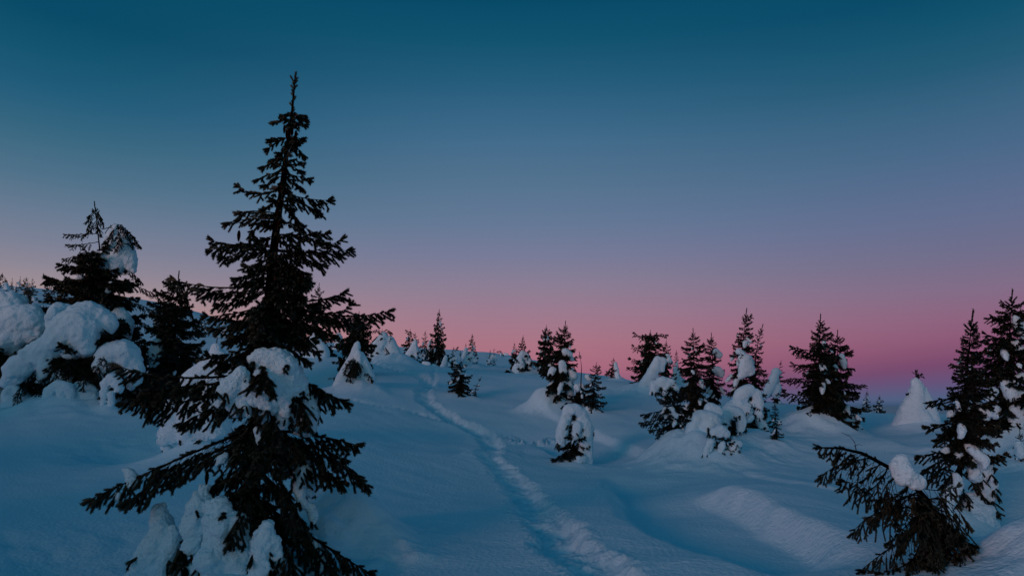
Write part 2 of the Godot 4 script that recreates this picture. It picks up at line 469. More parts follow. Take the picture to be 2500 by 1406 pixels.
# ---------------------------------------------------------------- snow that hangs on trees: blended balls, meshed where their field crosses one
func snow_mesh(strokes: Array, cell: float, rough: float) -> ArrayMesh:
	var balls := []
	for s in strokes:
		var k := 0
		while k < s.size():
			var a := Vector3(s[k], s[k + 1], s[k + 2])
			var ra: float = s[k + 3]
			balls.append([a, ra])
			if k + 7 < s.size():
				var b := Vector3(s[k + 4], s[k + 5], s[k + 6])
				var rb: float = s[k + 7]
				var steps := int(a.distance_to(b) / (minf(ra, rb) * 0.7))
				for i in steps:
					var t := (i + 1.0) / (steps + 1.0)
					balls.append([a.lerp(b, t), lerpf(ra, rb, t)])
			k += 4
	# break the smooth balls up into lumps
	var rng := RandomNumberGenerator.new()
	rng.seed = int(absf(strokes[0][0] * 977.0 + strokes[0][1] * 331.0)) + balls.size()
	var more := []
	var mean := 0.0
	for b in balls:
		mean += b[1] / balls.size()
		for i in 2:
			var d := Vector3(rng.randf_range(-1, 1), rng.randf_range(-1.3, 0.3), rng.randf_range(-1, 1)).normalized()
			more.append([b[0] + d * b[1] * rng.randf_range(0.55, 0.95), b[1] * rng.randf_range(0.3, 0.6)])
	balls.append_array(more)
	var lo := Vector3(1e9, 1e9, 1e9)
	var hi := -lo
	for b in balls:
		var m: Vector3 = Vector3.ONE * (b[1] * 1.35 + cell * 2)
		lo = lo.min(b[0] - m)
		hi = hi.max(b[0] + m)
	var nx := int((hi.x - lo.x) / cell) + 2
	var ny := int((hi.y - lo.y) / cell) + 2
	var nz := int((hi.z - lo.z) / cell) + 2
	var field := PackedFloat32Array()
	field.resize(nx * ny * nz)
	for b in balls:
		var c: Vector3 = (b[0] - lo) / cell
		var r: float = b[1] / cell
		var reach := r * 1.42
		var inv := 1.0 / (r * r)
		for k in range(maxi(0, int(c.z - reach)), mini(nz - 1, int(c.z + reach) + 1) + 1):
			for j in range(maxi(0, int(c.y - reach)), mini(ny - 1, int(c.y + reach) + 1) + 1):
				var row := (k * ny + j) * nx
				var yz := (k - c.z) * (k - c.z) + (j - c.y) * (j - c.y)
				for i in range(maxi(0, int(c.x - reach)), mini(nx - 1, int(c.x + reach) + 1) + 1):
					var t := ((i - c.x) * (i - c.x) + yz) * inv
					if t < 2.0:
						field[row + i] += exp(5.0 * (1.0 - t))
	var found := {}
	var verts := PackedVector3Array()
	var index := PackedInt32Array()
	var step := [1, nx, nx * ny]
	for k in range(1, nz - 1):
		for j in range(1, ny - 1):
			var row := (k * ny + j) * nx
			for i in range(1, nx - 1):
				var f := field[row + i]
				if f < 1.0:
					continue
				var at := row + i
				for axis in 3:
					for s in 2:
						var other: int = at + step[axis] * (1 if s else -1)
						if field[other] >= 1.0:
							continue
						var foot: int = at if s else other
						var u: int = step[(axis + 1) % 3]
						var w: int = step[(axis + 2) % 3]
						var q := [foot - u - w, foot - w, foot, foot - u]
						for e in 4:
							var cell_at: int = q[e]
							if not found.has(cell_at):
								found[cell_at] = verts.size()
								verts.append(net_point(field, cell_at, nx, ny, step))
							q[e] = found[cell_at]
						if s:
							index.append_array([q[0], q[2], q[1], q[0], q[3], q[2]])
						else:
							index.append_array([q[0], q[1], q[2], q[0], q[2], q[3]])
	var normals := face_normals(verts, index)
	for i in verts.size():
		var p := lo + verts[i] * cell
		var big := snow_noise.get_noise_3dv(p * (0.42 / mean))
		var small := snow_noise.get_noise_3dv(p * (1.5 / mean) + Vector3(7, 3, 1))
		var fine := snow_noise.get_noise_3dv(p * (4.5 / mean) + Vector3(1, 8, 5))
		verts[i] = p + normals[i] * (mean * rough * (big + small * 0.42 + fine * 0.2))
	normals = face_normals(verts, index)
	var a := []
	a.resize(Mesh.ARRAY_MAX)
	a[Mesh.ARRAY_VERTEX] = verts
	a[Mesh.ARRAY_NORMAL] = normals
	a[Mesh.ARRAY_INDEX] = index
	var mesh := ArrayMesh.new()
	mesh.add_surface_from_arrays(Mesh.PRIMITIVE_TRIANGLES, a)
	mesh.surface_set_material(0, M.snow_clump)
	return mesh


func net_point(field: PackedFloat32Array, at: int, nx: int, ny: int, step: Array) -> Vector3:
	var base := Vector3(at % nx, (at / nx) % ny, at / (nx * ny))
	var sum := Vector3.ZERO
	var count := 0
	for c in 8:
		var p := Vector3(c & 1, (c >> 1) & 1, (c >> 2) & 1)
		var fa: float = field[at + (c & 1) * step[0] + ((c >> 1) & 1) * step[1] + ((c >> 2) & 1) * step[2]]
		for axis in 3:
			if c & (1 << axis):
				continue
			var d := c | (1 << axis)
			var fb: float = field[at + (d & 1) * step[0] + ((d >> 1) & 1) * step[1] + ((d >> 2) & 1) * step[2]]
			if (fa >= 1.0) != (fb >= 1.0):
				var t := clampf((log(maxf(fa, 1e-4))) / (log(maxf(fa, 1e-4)) - log(maxf(fb, 1e-4))), 0.02, 0.98)
				var x := p
				x[axis] += t
				sum += x
				count += 1
	return base + sum / maxi(count, 1)


func face_normals(verts: PackedVector3Array, index: PackedInt32Array) -> PackedVector3Array:
	var normals := PackedVector3Array()
	normals.resize(verts.size())
	for i in range(0, index.size(), 3):
		var a := index[i]
		var b := index[i + 1]
		var c := index[i + 2]
		var n := (verts[c] - verts[a]).cross(verts[b] - verts[a])
		normals[a] += n
		normals[b] += n
		normals[c] += n
	for i in normals.size():
		normals[i] = normals[i].normalized()
	return normals


# ---------------------------------------------------------------- the ground
func solve_heights() -> void:
	var n := HEIGHTS.size()
	var m := n + 1
	var a := []
	for i in m:
		var row := PackedFloat64Array()
		row.resize(m + 1)
		if i < n:
			for j in n:
				row[j] = sqrt(pow(HEIGHTS[i][0] - HEIGHTS[j][0], 2) + pow(HEIGHTS[i][1] - HEIGHTS[j][1], 2) + 2.25) - (0.01 if i == j else 0.0)
			row[n] = 1.0
			row[m] = HEIGHTS[i][2]
		else:
			for j in n:
				row[j] = 1.0
		a.append(row)
	for c in m:
		var best := c
		for r in range(c + 1, m):
			if absf(a[r][c]) > absf(a[best][c]):
				best = r
		var swap = a[c]
		a[c] = a[best]
		a[best] = swap
		for r in range(c + 1, m):
			var k: float = a[r][c] / a[c][c]
			if k != 0.0:
				for j in range(c, m + 1):
					a[r][j] -= k * a[c][j]
	weights.resize(m)
	for c in range(m - 1, -1, -1):
		var s: float = a[c][m]
		for j in range(c + 1, m):
			s -= a[c][j] * weights[j]
		weights[c] = s / a[c][c]


func broad_height(x: float, z: float) -> float:
	var far := sqrt(x * x + z * z)
	var sum := weights[HEIGHTS.size()]
	for i in HEIGHTS.size():
		var h: Array = HEIGHTS[i]
		sum += weights[i] * sqrt((x - h[0]) * (x - h[0]) + (z - h[1]) * (z - h[1]) + 2.25)
	return lerpf(sum, -55.0, smoothstep(130.0, 420.0, far))


func line_place(line: Array, x: float, z: float) -> Vector3:
	# signed distance (right of the line is positive), distance along it, and how far before or past its ends
	var best := Vector3(1e9, 0, 0)
	var aside := 0.0
	var run := 0.0
	for i in line.size() - 1:
		var ax: float = line[i][0]
		var az: float = line[i][1]
		var dx: float = line[i + 1][0] - ax
		var dz: float = line[i + 1][1] - az
		var l := sqrt(dx * dx + dz * dz)
		var t := ((x - ax) * dx + (z - az) * dz) / (l * l)
		var past := 0.0
		if t < 0.0 and i == 0:
			past = -t * l
		elif t > 1.0 and i == line.size() - 2:
			past = (t - 1.0) * l
		t = clampf(t, 0.0, 1.0)
		var ex := x - ax - dx * t
		var ez := z - az - dz * t
		var d := sqrt(ex * ex + ez * ez)
		if d < absf(best.x):
			var cross := dx * ez - dz * ex
			best = Vector3(d if cross > 0.0 else -d, run + t * l, past)
			aside = cross / l if past > 0.0 else best.x
		run += l
	best.x = aside
	return best


func detail_height(x: float, z: float) -> float:
	var h := 0.0
	for m in MOUNDS:
		var d2: float = ((x - m[0]) * (x - m[0]) + (z - m[1]) * (z - m[1])) / (m[3] * m[3])
		if d2 < 7.0:
			var wob := 1.0 + 0.35 * snow_noise.get_noise_2d(x * 1.6, z * 1.6)
			h += m[2] * exp(-d2 * wob)
	for s in STEPS:
		if x < s.box[0] or x > s.box[1] or z < s.box[2] or z > s.box[3]:
			continue
		var p := line_place(s.line, x, z)
		var right := smoothstep(-s.width, s.width, p.x + 0.10 * snow_noise.get_noise_2d(x * 0.7, z * 0.7))
		var ends := exp(-p.z * p.z / 0.5) * smoothstep(0.0, s.fade * 0.8, p.y)
		var level: float = exp(-pow(maxf(p.x, 0.0) / s.fade, 2.0)) * exp(-pow(maxf(-p.x, 0.0) / s.fade, 2.0))
		h += s.rise * (right - 0.5) * level * ends
	var dist := sqrt(x * x + z * z)
	h += 0.05 * drift_noise.get_noise_2d(x, z) * clampf(dist / 8.0, 0.3, 2.0)
	# sastrugi, drawn out along the wind
	var u := x * 0.80 + z * 0.60
	var v := -x * 0.60 + z * 0.80
	h += 0.012 * ripple_noise.get_noise_2d(u * 0.35, v * 1.3) + 0.004 * ripple_noise.get_noise_2d(u * 1.6 + 40.0, v * 4.2)
	if dist < 30.0:
		h += 0.003 * crumb_noise.get_noise_2d(x, z)
	for k in TRACKS.size():
		var t: Dictionary = TRACKS[k]
		if x < t.box[0] or x > t.box[1] or z < t.box[2] or z > t.box[3]:
			continue
		var p := line_place(t.line, x, z)
		var wob := 0.10 * snow_noise.get_noise_2d(p.y * 0.9, 3.0 + k * 9.0)
		var side: float = (p.x + wob * t.scale) / t.scale
		var a := absf(side)
		if a > 1.2:
			continue
		var ends := clampf(1.0 - p.z / 0.2, 0.0, 1.0)
		var torn := snow_noise.get_noise_2d(x * 2.6, z * 2.6)
		var shred := snow_noise.get_noise_2d(x * 8.0 + 31.0, z * 8.0)
		var ragged := a + 0.08 * torn + 0.02 * shred
		var trough := -0.11 * (1.0 - smoothstep(0.15, 0.42 if side > 0.0 else 0.34, ragged))
		var stride: float = 0.40 * t.scale
		var n: float = floorf(p.y / stride)
		var foot := (side - (0.11 if int(n) % 2 else -0.11)) / 0.12
		var heel: float = ((p.y / stride - n) - 0.5) / 0.33
		trough -= 0.10 * exp(-pow(foot * foot + heel * heel, 2.0)) * (1.0 - smoothstep(0.25, 0.45, a))
		var bank := exp(-pow((ragged - 0.40) / 0.09, 2.0)) * (0.016 if side > 0.0 else 0.010) * (0.7 + 1.3 * torn + 0.8 * shred)
		var rubble := 0.03 * shred * (1.0 - smoothstep(0.25, 0.55, a))
		var wear := clampf(0.8 + 0.9 * snow_noise.get_noise_2d(p.y * 0.45, 17.0 + k), 0.35, 1.2)
		h += (trough * wear + bank + rubble) * t.depth * ends
	return h


func axis_points(lo: float, hi: float, fine_lo: float, fine_hi: float, fine: float, growth: float) -> PackedFloat32Array:
	var before := []
	var step := fine
	var p := fine_lo
	while p > lo:
		step *= growth
		p -= step
		before.append(p)
	before.reverse()
	var out := PackedFloat32Array(before)
	p = fine_lo
	while p < fine_hi:
		out.append(p)
		p += fine
	step = fine
	while p < hi:
		out.append(p)
		step *= growth
		p += step
	out.append(p)
	while out.size() % SKIP != 1:
		step *= growth
		p += step
		out.append(p)
	return out


func coarse_row(j: int) -> void:
	var row := PackedFloat32Array()
	for i in (gx.size() - 1) / SKIP + 1:
		row.append(broad_height(gx[i * SKIP], gz[j * SKIP]))
	coarse[j] = row


func cubic(a: float, b: float, c: float, d: float, t: float) -> float:
	return b + 0.5 * t * (c - a + t * (2.0 * a - 5.0 * b + 4.0 * c - d + t * (3.0 * (b - c) + d - a)))


func ground_row(j: int) -> void:
	var nx := gx.size()
	var cx := (nx - 1) / SKIP + 1
	var cz := coarse.size()
	var j0 := mini(j / SKIP, cz - 2)
	var tz := (gz[j] - gz[j0 * SKIP]) / (gz[(j0 + 1) * SKIP] - gz[j0 * SKIP])
	var line := PackedFloat32Array()
	var rows := [coarse[maxi(j0 - 1, 0)], coarse[j0], coarse[j0 + 1], coarse[mini(j0 + 2, cz - 1)]]
	for i in cx:
		line.append(cubic(rows[0][i], rows[1][i], rows[2][i], rows[3][i], tz))
	var out := PackedFloat32Array()
	out.resize(nx)
	for i in nx:
		var i0 := mini(i / SKIP, cx - 2)
		var tx := (gx[i] - gx[i0 * SKIP]) / (gx[(i0 + 1) * SKIP] - gx[i0 * SKIP])
		var h := cubic(line[maxi(i0 - 1, 0)], line[i0], line[i0 + 1], line[mini(i0 + 2, cx - 1)], tx)
		out[i] = h + detail_height(gx[i], gz[j])
	heights[j] = out


func build_ground() -> void:
	solve_heights()
	gx = axis_points(-420.0, 420.0, -5.5, 5.5, 0.046, 1.028)
	gz = axis_points(-430.0, 60.0, -15.5, -5.0, 0.044, 1.026)
	coarse.resize((gz.size() - 1) / SKIP + 1)
	heights.resize(gz.size())
	var job := WorkerThreadPool.add_group_task(coarse_row, coarse.size())
	WorkerThreadPool.wait_for_group_task_completion(job)
	job = WorkerThreadPool.add_group_task(ground_row, heights.size())
	WorkerThreadPool.wait_for_group_task_completion(job)
	var nx := gx.size()
	var nz := gz.size()
	var v := PackedVector3Array()
	var n := PackedVector3Array()
	v.resize(nx * nz)
	n.resize(nx * nz)
	var k := 0
	for j in nz:
		var row: PackedFloat32Array = heights[j]
		var up: PackedFloat32Array = heights[maxi(j - 1, 0)]
		var down: PackedFloat32Array = heights[mini(j + 1, nz - 1)]
		var dz := gz[mini(j + 1, nz - 1)] - gz[maxi(j - 1, 0)]
		for i in nx:
			var a := maxi(i - 1, 0)
			var b := mini(i + 1, nx - 1)
			v[k] = Vector3(gx[i], row[i], gz[j])
			n[k] = Vector3(-(row[b] - row[a]) / (gx[b] - gx[a]), 1.0, -(down[i] - up[i]) / dz).normalized()
			k += 1
	var index := PackedInt32Array()
	index.resize((nx - 1) * (nz - 1) * 6)
	k = 0
	for j in nz - 1:
		for i in nx - 1:
			var a := j * nx + i
			index[k] = a
			index[k + 1] = a + 1
			index[k + 2] = a + nx
			index[k + 3] = a + 1
			index[k + 4] = a + nx + 1
			index[k + 5] = a + nx
			k += 6
	var arrays := []
	arrays.resize(Mesh.ARRAY_MAX)
	arrays[Mesh.ARRAY_VERTEX] = v
	arrays[Mesh.ARRAY_NORMAL] = n
	arrays[Mesh.ARRAY_INDEX] = index
	var mesh := ArrayMesh.new()
	mesh.add_surface_from_arrays(Mesh.PRIMITIVE_TRIANGLES, arrays)
	var o := MeshInstance3D.new()
	o.name = "snowy_ground"
	o.mesh = mesh
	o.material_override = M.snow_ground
	o.set_meta("kind", "structure")
	o.set_meta("label", "open snow slope with wind drifts and a trodden track")
	add_child(o)
	print("ground ", nx, " x ", nz)


func build_lowland() -> void:
	# the far lowland below the fell, out to the horizon
	var b := buffer()
	var v: PackedVector3Array = b[0]
	var n: PackedVector3Array = b[1]
	var rings := [380.0, 800.0, 1600.0, 3200.0, 6000.0, 12000.0, 20000.0]
	for r in rings.size() - 1:
		for k in 96:
			var a := Vector3(cos(TAU * k / 96), 0, sin(TAU * k / 96))
			var c := Vector3(cos(TAU * (k + 1) / 96), 0, sin(TAU * (k + 1) / 96))
			var y := Vector3(0, -56, 0)
			v.append_array([a * rings[r] + y, a * rings[r + 1] + y, c * rings[r] + y, c * rings[r] + y, a * rings[r + 1] + y, c * rings[r + 1] + y])
			for i in 6:
				n.append(Vector3.UP)
	b[0] = v
	b[1] = n
	var o := MeshInstance3D.new()
	o.name = "lowland_terrain"
	o.mesh = commit([b], [M.lowland])
	o.set_meta("kind", "structure")
	o.set_meta("label", "far blue lowland below the fell")
	add_child(o)


# ---------------------------------------------------------------- trees
func trunk_point(pts: Array, t: float) -> Vector3:
	var f := clampf(t, 0.0, 1.0) * (pts.size() - 1)
	var i := mini(int(f), pts.size() - 2)
	return pts[i].lerp(pts[i + 1], f - i)


func trunk_mesh(pts: Array, radius: float, sides: int) -> ArrayMesh:
	var b := buffer()
	var fine := []
	var radii := []
	for i in 13:
		fine.append(trunk_point(pts, i / 12.0))
		radii.append(lerpf(radius, radius * 0.08, pow(i / 12.0, 0.9)))
	tube(b, fine, radii, sides)
	return commit([b], [M.bark])


# s: at, trunk (local points from the root up), radius of the crown, count of branches, from/to (share of the height that is clothed),
# shape (power of the taper), separate (each branch a part), twigs (extra limbs: start, middle, end), snow (parts, each a list of strokes), cell
func spruce(s: Dictionary) -> Node3D:
	var o := thing(s.name, s.label, s.get("category", "tree"), s.at, s.get("group", ""))
	var rng := RandomNumberGenerator.new()
	rng.seed = s.seed
	var pts: Array = s.trunk
	var height: float = pts[-1].y - pts[0].y
	part("trunk", trunk_mesh(pts, 0.012 + 0.014 * height, 6), o)
	var wood := buffer()
	var leaf := buffer()
	var spin := rng.randf() * TAU
	var gap_at := rng.randf() * TAU
	for i in s.count:
		var t: float = lerpf(s.from, s.to, pow((i + rng.randf()) / s.count, 1.0))
		var taper := pow(1.0 - t, s.shape) * 0.92 + 0.08
		taper *= minf(1.0, 0.7 + t * 2.0)
		spin += 2.399963 + rng.randf_range(-0.5, 0.5)
		var length: float = s.radius * taper * rng.randf_range(0.75, 1.4) * (1.0 - 0.3 * maxf(0.0, cos(spin - gap_at)))
		length = maxf(length, 0.07)
		var pitch := lerpf(-0.55, 0.55, pow(t, 1.6)) + rng.randf_range(-0.28, 0.28)
		var basis := Basis(Vector3.UP, spin) * Basis(Vector3.BACK, pitch)
		var at := Transform3D(basis.scaled(Vector3.ONE * length), trunk_point(pts, t))
		var pick := rng.randi() % branch_mid.size()
		if s.separate:
			part("branch", branch_mid[pick], o, null, at)
		else:
			var kit: Array = branch_tiny if s.tiny else branch_far
			put(wood, kit[pick][0], at)
			put(leaf, kit[pick][1], at)
	# the leading shoot and its whorls
	var top: Vector3 = pts[-1]
	var up: Vector3 = (pts[-1] - pts[-2]).normalized()
	var proto := shoot_mid if s.separate else shoot_far
	var size: float = clampf(height * 0.05, 0.07, 0.2)
	var lead := buffer()
	for k in 9:
		var d := up if k == 0 else (up * 0.8 + Vector3(cos(k * 2.4), rng.randf_range(-0.1, 0.4), sin(k * 2.4)) * 0.9).normalized()
		put(lead, proto, aim(top - up * size * 0.4 * int(k / 3.0 + 0.7), d, size * (1.5 if k == 0 else rng.randf_range(0.7, 1.0)), size * 0.2, k))
	if s.separate:
		part("leading_shoot", commit([lead], [M.needles]), o)
	else:
		put(leaf, lead, Transform3D())
	for k in s.twigs.size():
		var w: Array = s.twigs[k]
		var bent := bend(w[0], w[1], w[2], 8)
		var wood_one := buffer() if s.separate else wood
		var leaf_one := buffer() if s.separate else leaf
		var style := {"seed": s.seed * 7 + k, "thick": 0.014, "sides": 4, "gap": 0.05, "start": 0.2, "reach": 0.26, "shoot": 0.1, "radius": 0.024, "twig": 0.004, "hang": 0.8, "bare": 0.35, "fork": 0.6, "cover": 0.8, "proto": proto}
		if not s.separate:
			style.merge({"gap": 0.08, "shoot": 0.14, "radius": 0.035}, true)
		limb(wood_one, leaf_one, bent, style)
		if s.separate:
			part("branch", commit([wood_one, leaf_one], [M.twig, M.needles]), o)
	if not s.separate and not leaf[0].is_empty():
		part("crown", commit([wood, leaf], [M.twig, M.needles if s.seed % 2 else M.needles_olive]), o)
	# pads of snow caught on the branches, most of them on the windward side
	var pads := []
	for i in s.pads:
		var t: float = lerpf(maxf(s.from, 0.05), minf(s.to, 0.86), rng.randf())
		var reach: float = s.radius * (pow(1.0 - t, s.shape) * 0.92 + 0.08)
		var a := rng.randf_range(-2.2, 1.3)
		var out := Vector3(sin(a), 0, cos(a))
		var p := trunk_point(pts, t) + out * reach * rng.randf_range(0.3, 0.7)
		var r: float = maxf(reach * rng.randf_range(0.07, 0.17) * s.pad, s.cell * 0.8)
		var run := r * rng.randf_range(2.0, 4.5)
		var fall := (out * rng.randf_range(0.3, 0.9) + Vector3(-out.z, 0, out.x) * rng.randf_range(-0.7, 0.7) + Vector3.DOWN * rng.randf_range(0.5, 1.6)).normalized()
		var m := p + fall * run * 0.5 + Vector3(rng.randf_range(-1, 1), 0, rng.randf_range(-1, 1)) * r * 0.6
		var q := p + fall * run
		pads.append([p.x, p.y, p.z, r * rng.randf_range(0.6, 1.0), m.x, m.y, m.z, r, q.x, q.y, q.z, r * rng.randf_range(0.35, 0.7)])
	if s.name.begins_with("snow_laden") and s.snow.size():
		s.snow[0].append_array(pads)
	elif s.separate:
		for p in pads:
			part("snow_patch", snow_mesh([p], s.cell, 0.32), o)
	elif pads.size():
		part("snow_patch", snow_mesh(pads, s.cell, 0.32), o).set_meta("kind", "stuff")
	var sprigs := buffer()
	var meshes := []
	for p in s.snow:
		meshes.append(snow_mesh(p, s.cell, 0.32))
		if s.cell < 0.045:
			poke(sprigs, meshes[-1], proto, rng, s.separate)
	if not sprigs[0].is_empty():
		part("sprigs", commit([sprigs], [M.needles]), o).set_meta("kind", "stuff")
	for p in meshes:
		part(s.get("snow_name", "snow_clump"), p, o)
	return o


# needled tips that stick out of a lump of snow, most of them below and at its sides
func poke(to: Array, snow: ArrayMesh, proto: Array, rng: RandomNumberGenerator, close: bool) -> void:
	var a := snow.surface_get_arrays(0)
	var v: PackedVector3Array = a[Mesh.ARRAY_VERTEX]
	var n: PackedVector3Array = a[Mesh.ARRAY_NORMAL]
	var extent := snow.get_aabb().size.length()
	var size := clampf(extent * 0.14, 0.05, 0.13)
	for i in int(clampf(extent * extent * (40.0 if close else 6.0), 3.0, 40.0)):
		var k := rng.randi() % v.size()
		if n[k].y > -0.1:
			continue
		var d := (n[k] * 0.6 + Vector3(rng.randf_range(-0.5, 0.5), -0.8, rng.randf_range(-0.5, 0.5))).normalized()
		for j in 3:
			var e := (d + Vector3(rng.randf_range(-0.6, 0.6), rng.randf_range(-0.6, 0.3), rng.randf_range(-0.6, 0.6))).normalized()
			put(to, proto, aim(v[k] - d * size * 0.35, e, size * rng.randf_range(0.7, 1.3), size * 0.2, j))


func cone_mesh() -> ArrayMesh:
	# a hanging spruce cone: rows of overlapping scales round a spindle
	var b := buffer()
	tube(b, [Vector3(0, 0, 0), Vector3(0, -0.02, 0), Vector3(0, -0.05, 0), Vector3(0, -0.085, 0), Vector3(0, -0.1, 0)], [0.004, 0.013, 0.015, 0.01, 0.002], 8)
	var v: PackedVector3Array = b[0]
	var n: PackedVector3Array = b[1]
	for i in 70:
		var t := (i + 0.5) / 70
		var a := i * 2.399963
		var r := 0.015 * sin(PI * clampf(t * 0.9 + 0.1, 0.0, 1.0)) + 0.002
		var out := Vector3(cos(a), 0, sin(a))
		var side := Vector3(-sin(a), 0, cos(a)) * 0.006
		var foot := Vector3(0, -0.1 * t, 0) + out * r * 0.8
		v.append_array([foot - side, foot + side, foot + out * 0.006 + Vector3(0, -0.011, 0)])
		n.append_array([out, out, out])
	b[0] = v
	b[1] = n
	return commit([b], [M.cone])


func fill_limb(o: Node3D, root: Vector3, azimuth: float, length: float, drop: float, lift: float, limb_seed: int) -> void:
	var out := Vector3(sin(azimuth), 0, cos(azimuth))
	var tip := root + out * length + Vector3(0, -drop + lift, 0)
	var middle := root + out * length * 0.55 + Vector3(0, -drop * 0.55, 0)
	var wood := buffer()
	var leaf := buffer()
	var style := near_style(limb_seed)
	style.reach = minf(0.27, length * 0.5)
	style.thick = 0.005 + 0.007 * length
	limb(wood, leaf, bend(root, middle, tip, 10), style)
	part("branch", commit([wood, leaf], [M.twig, M.needles if limb_seed % 3 else M.needles_olive]), o)


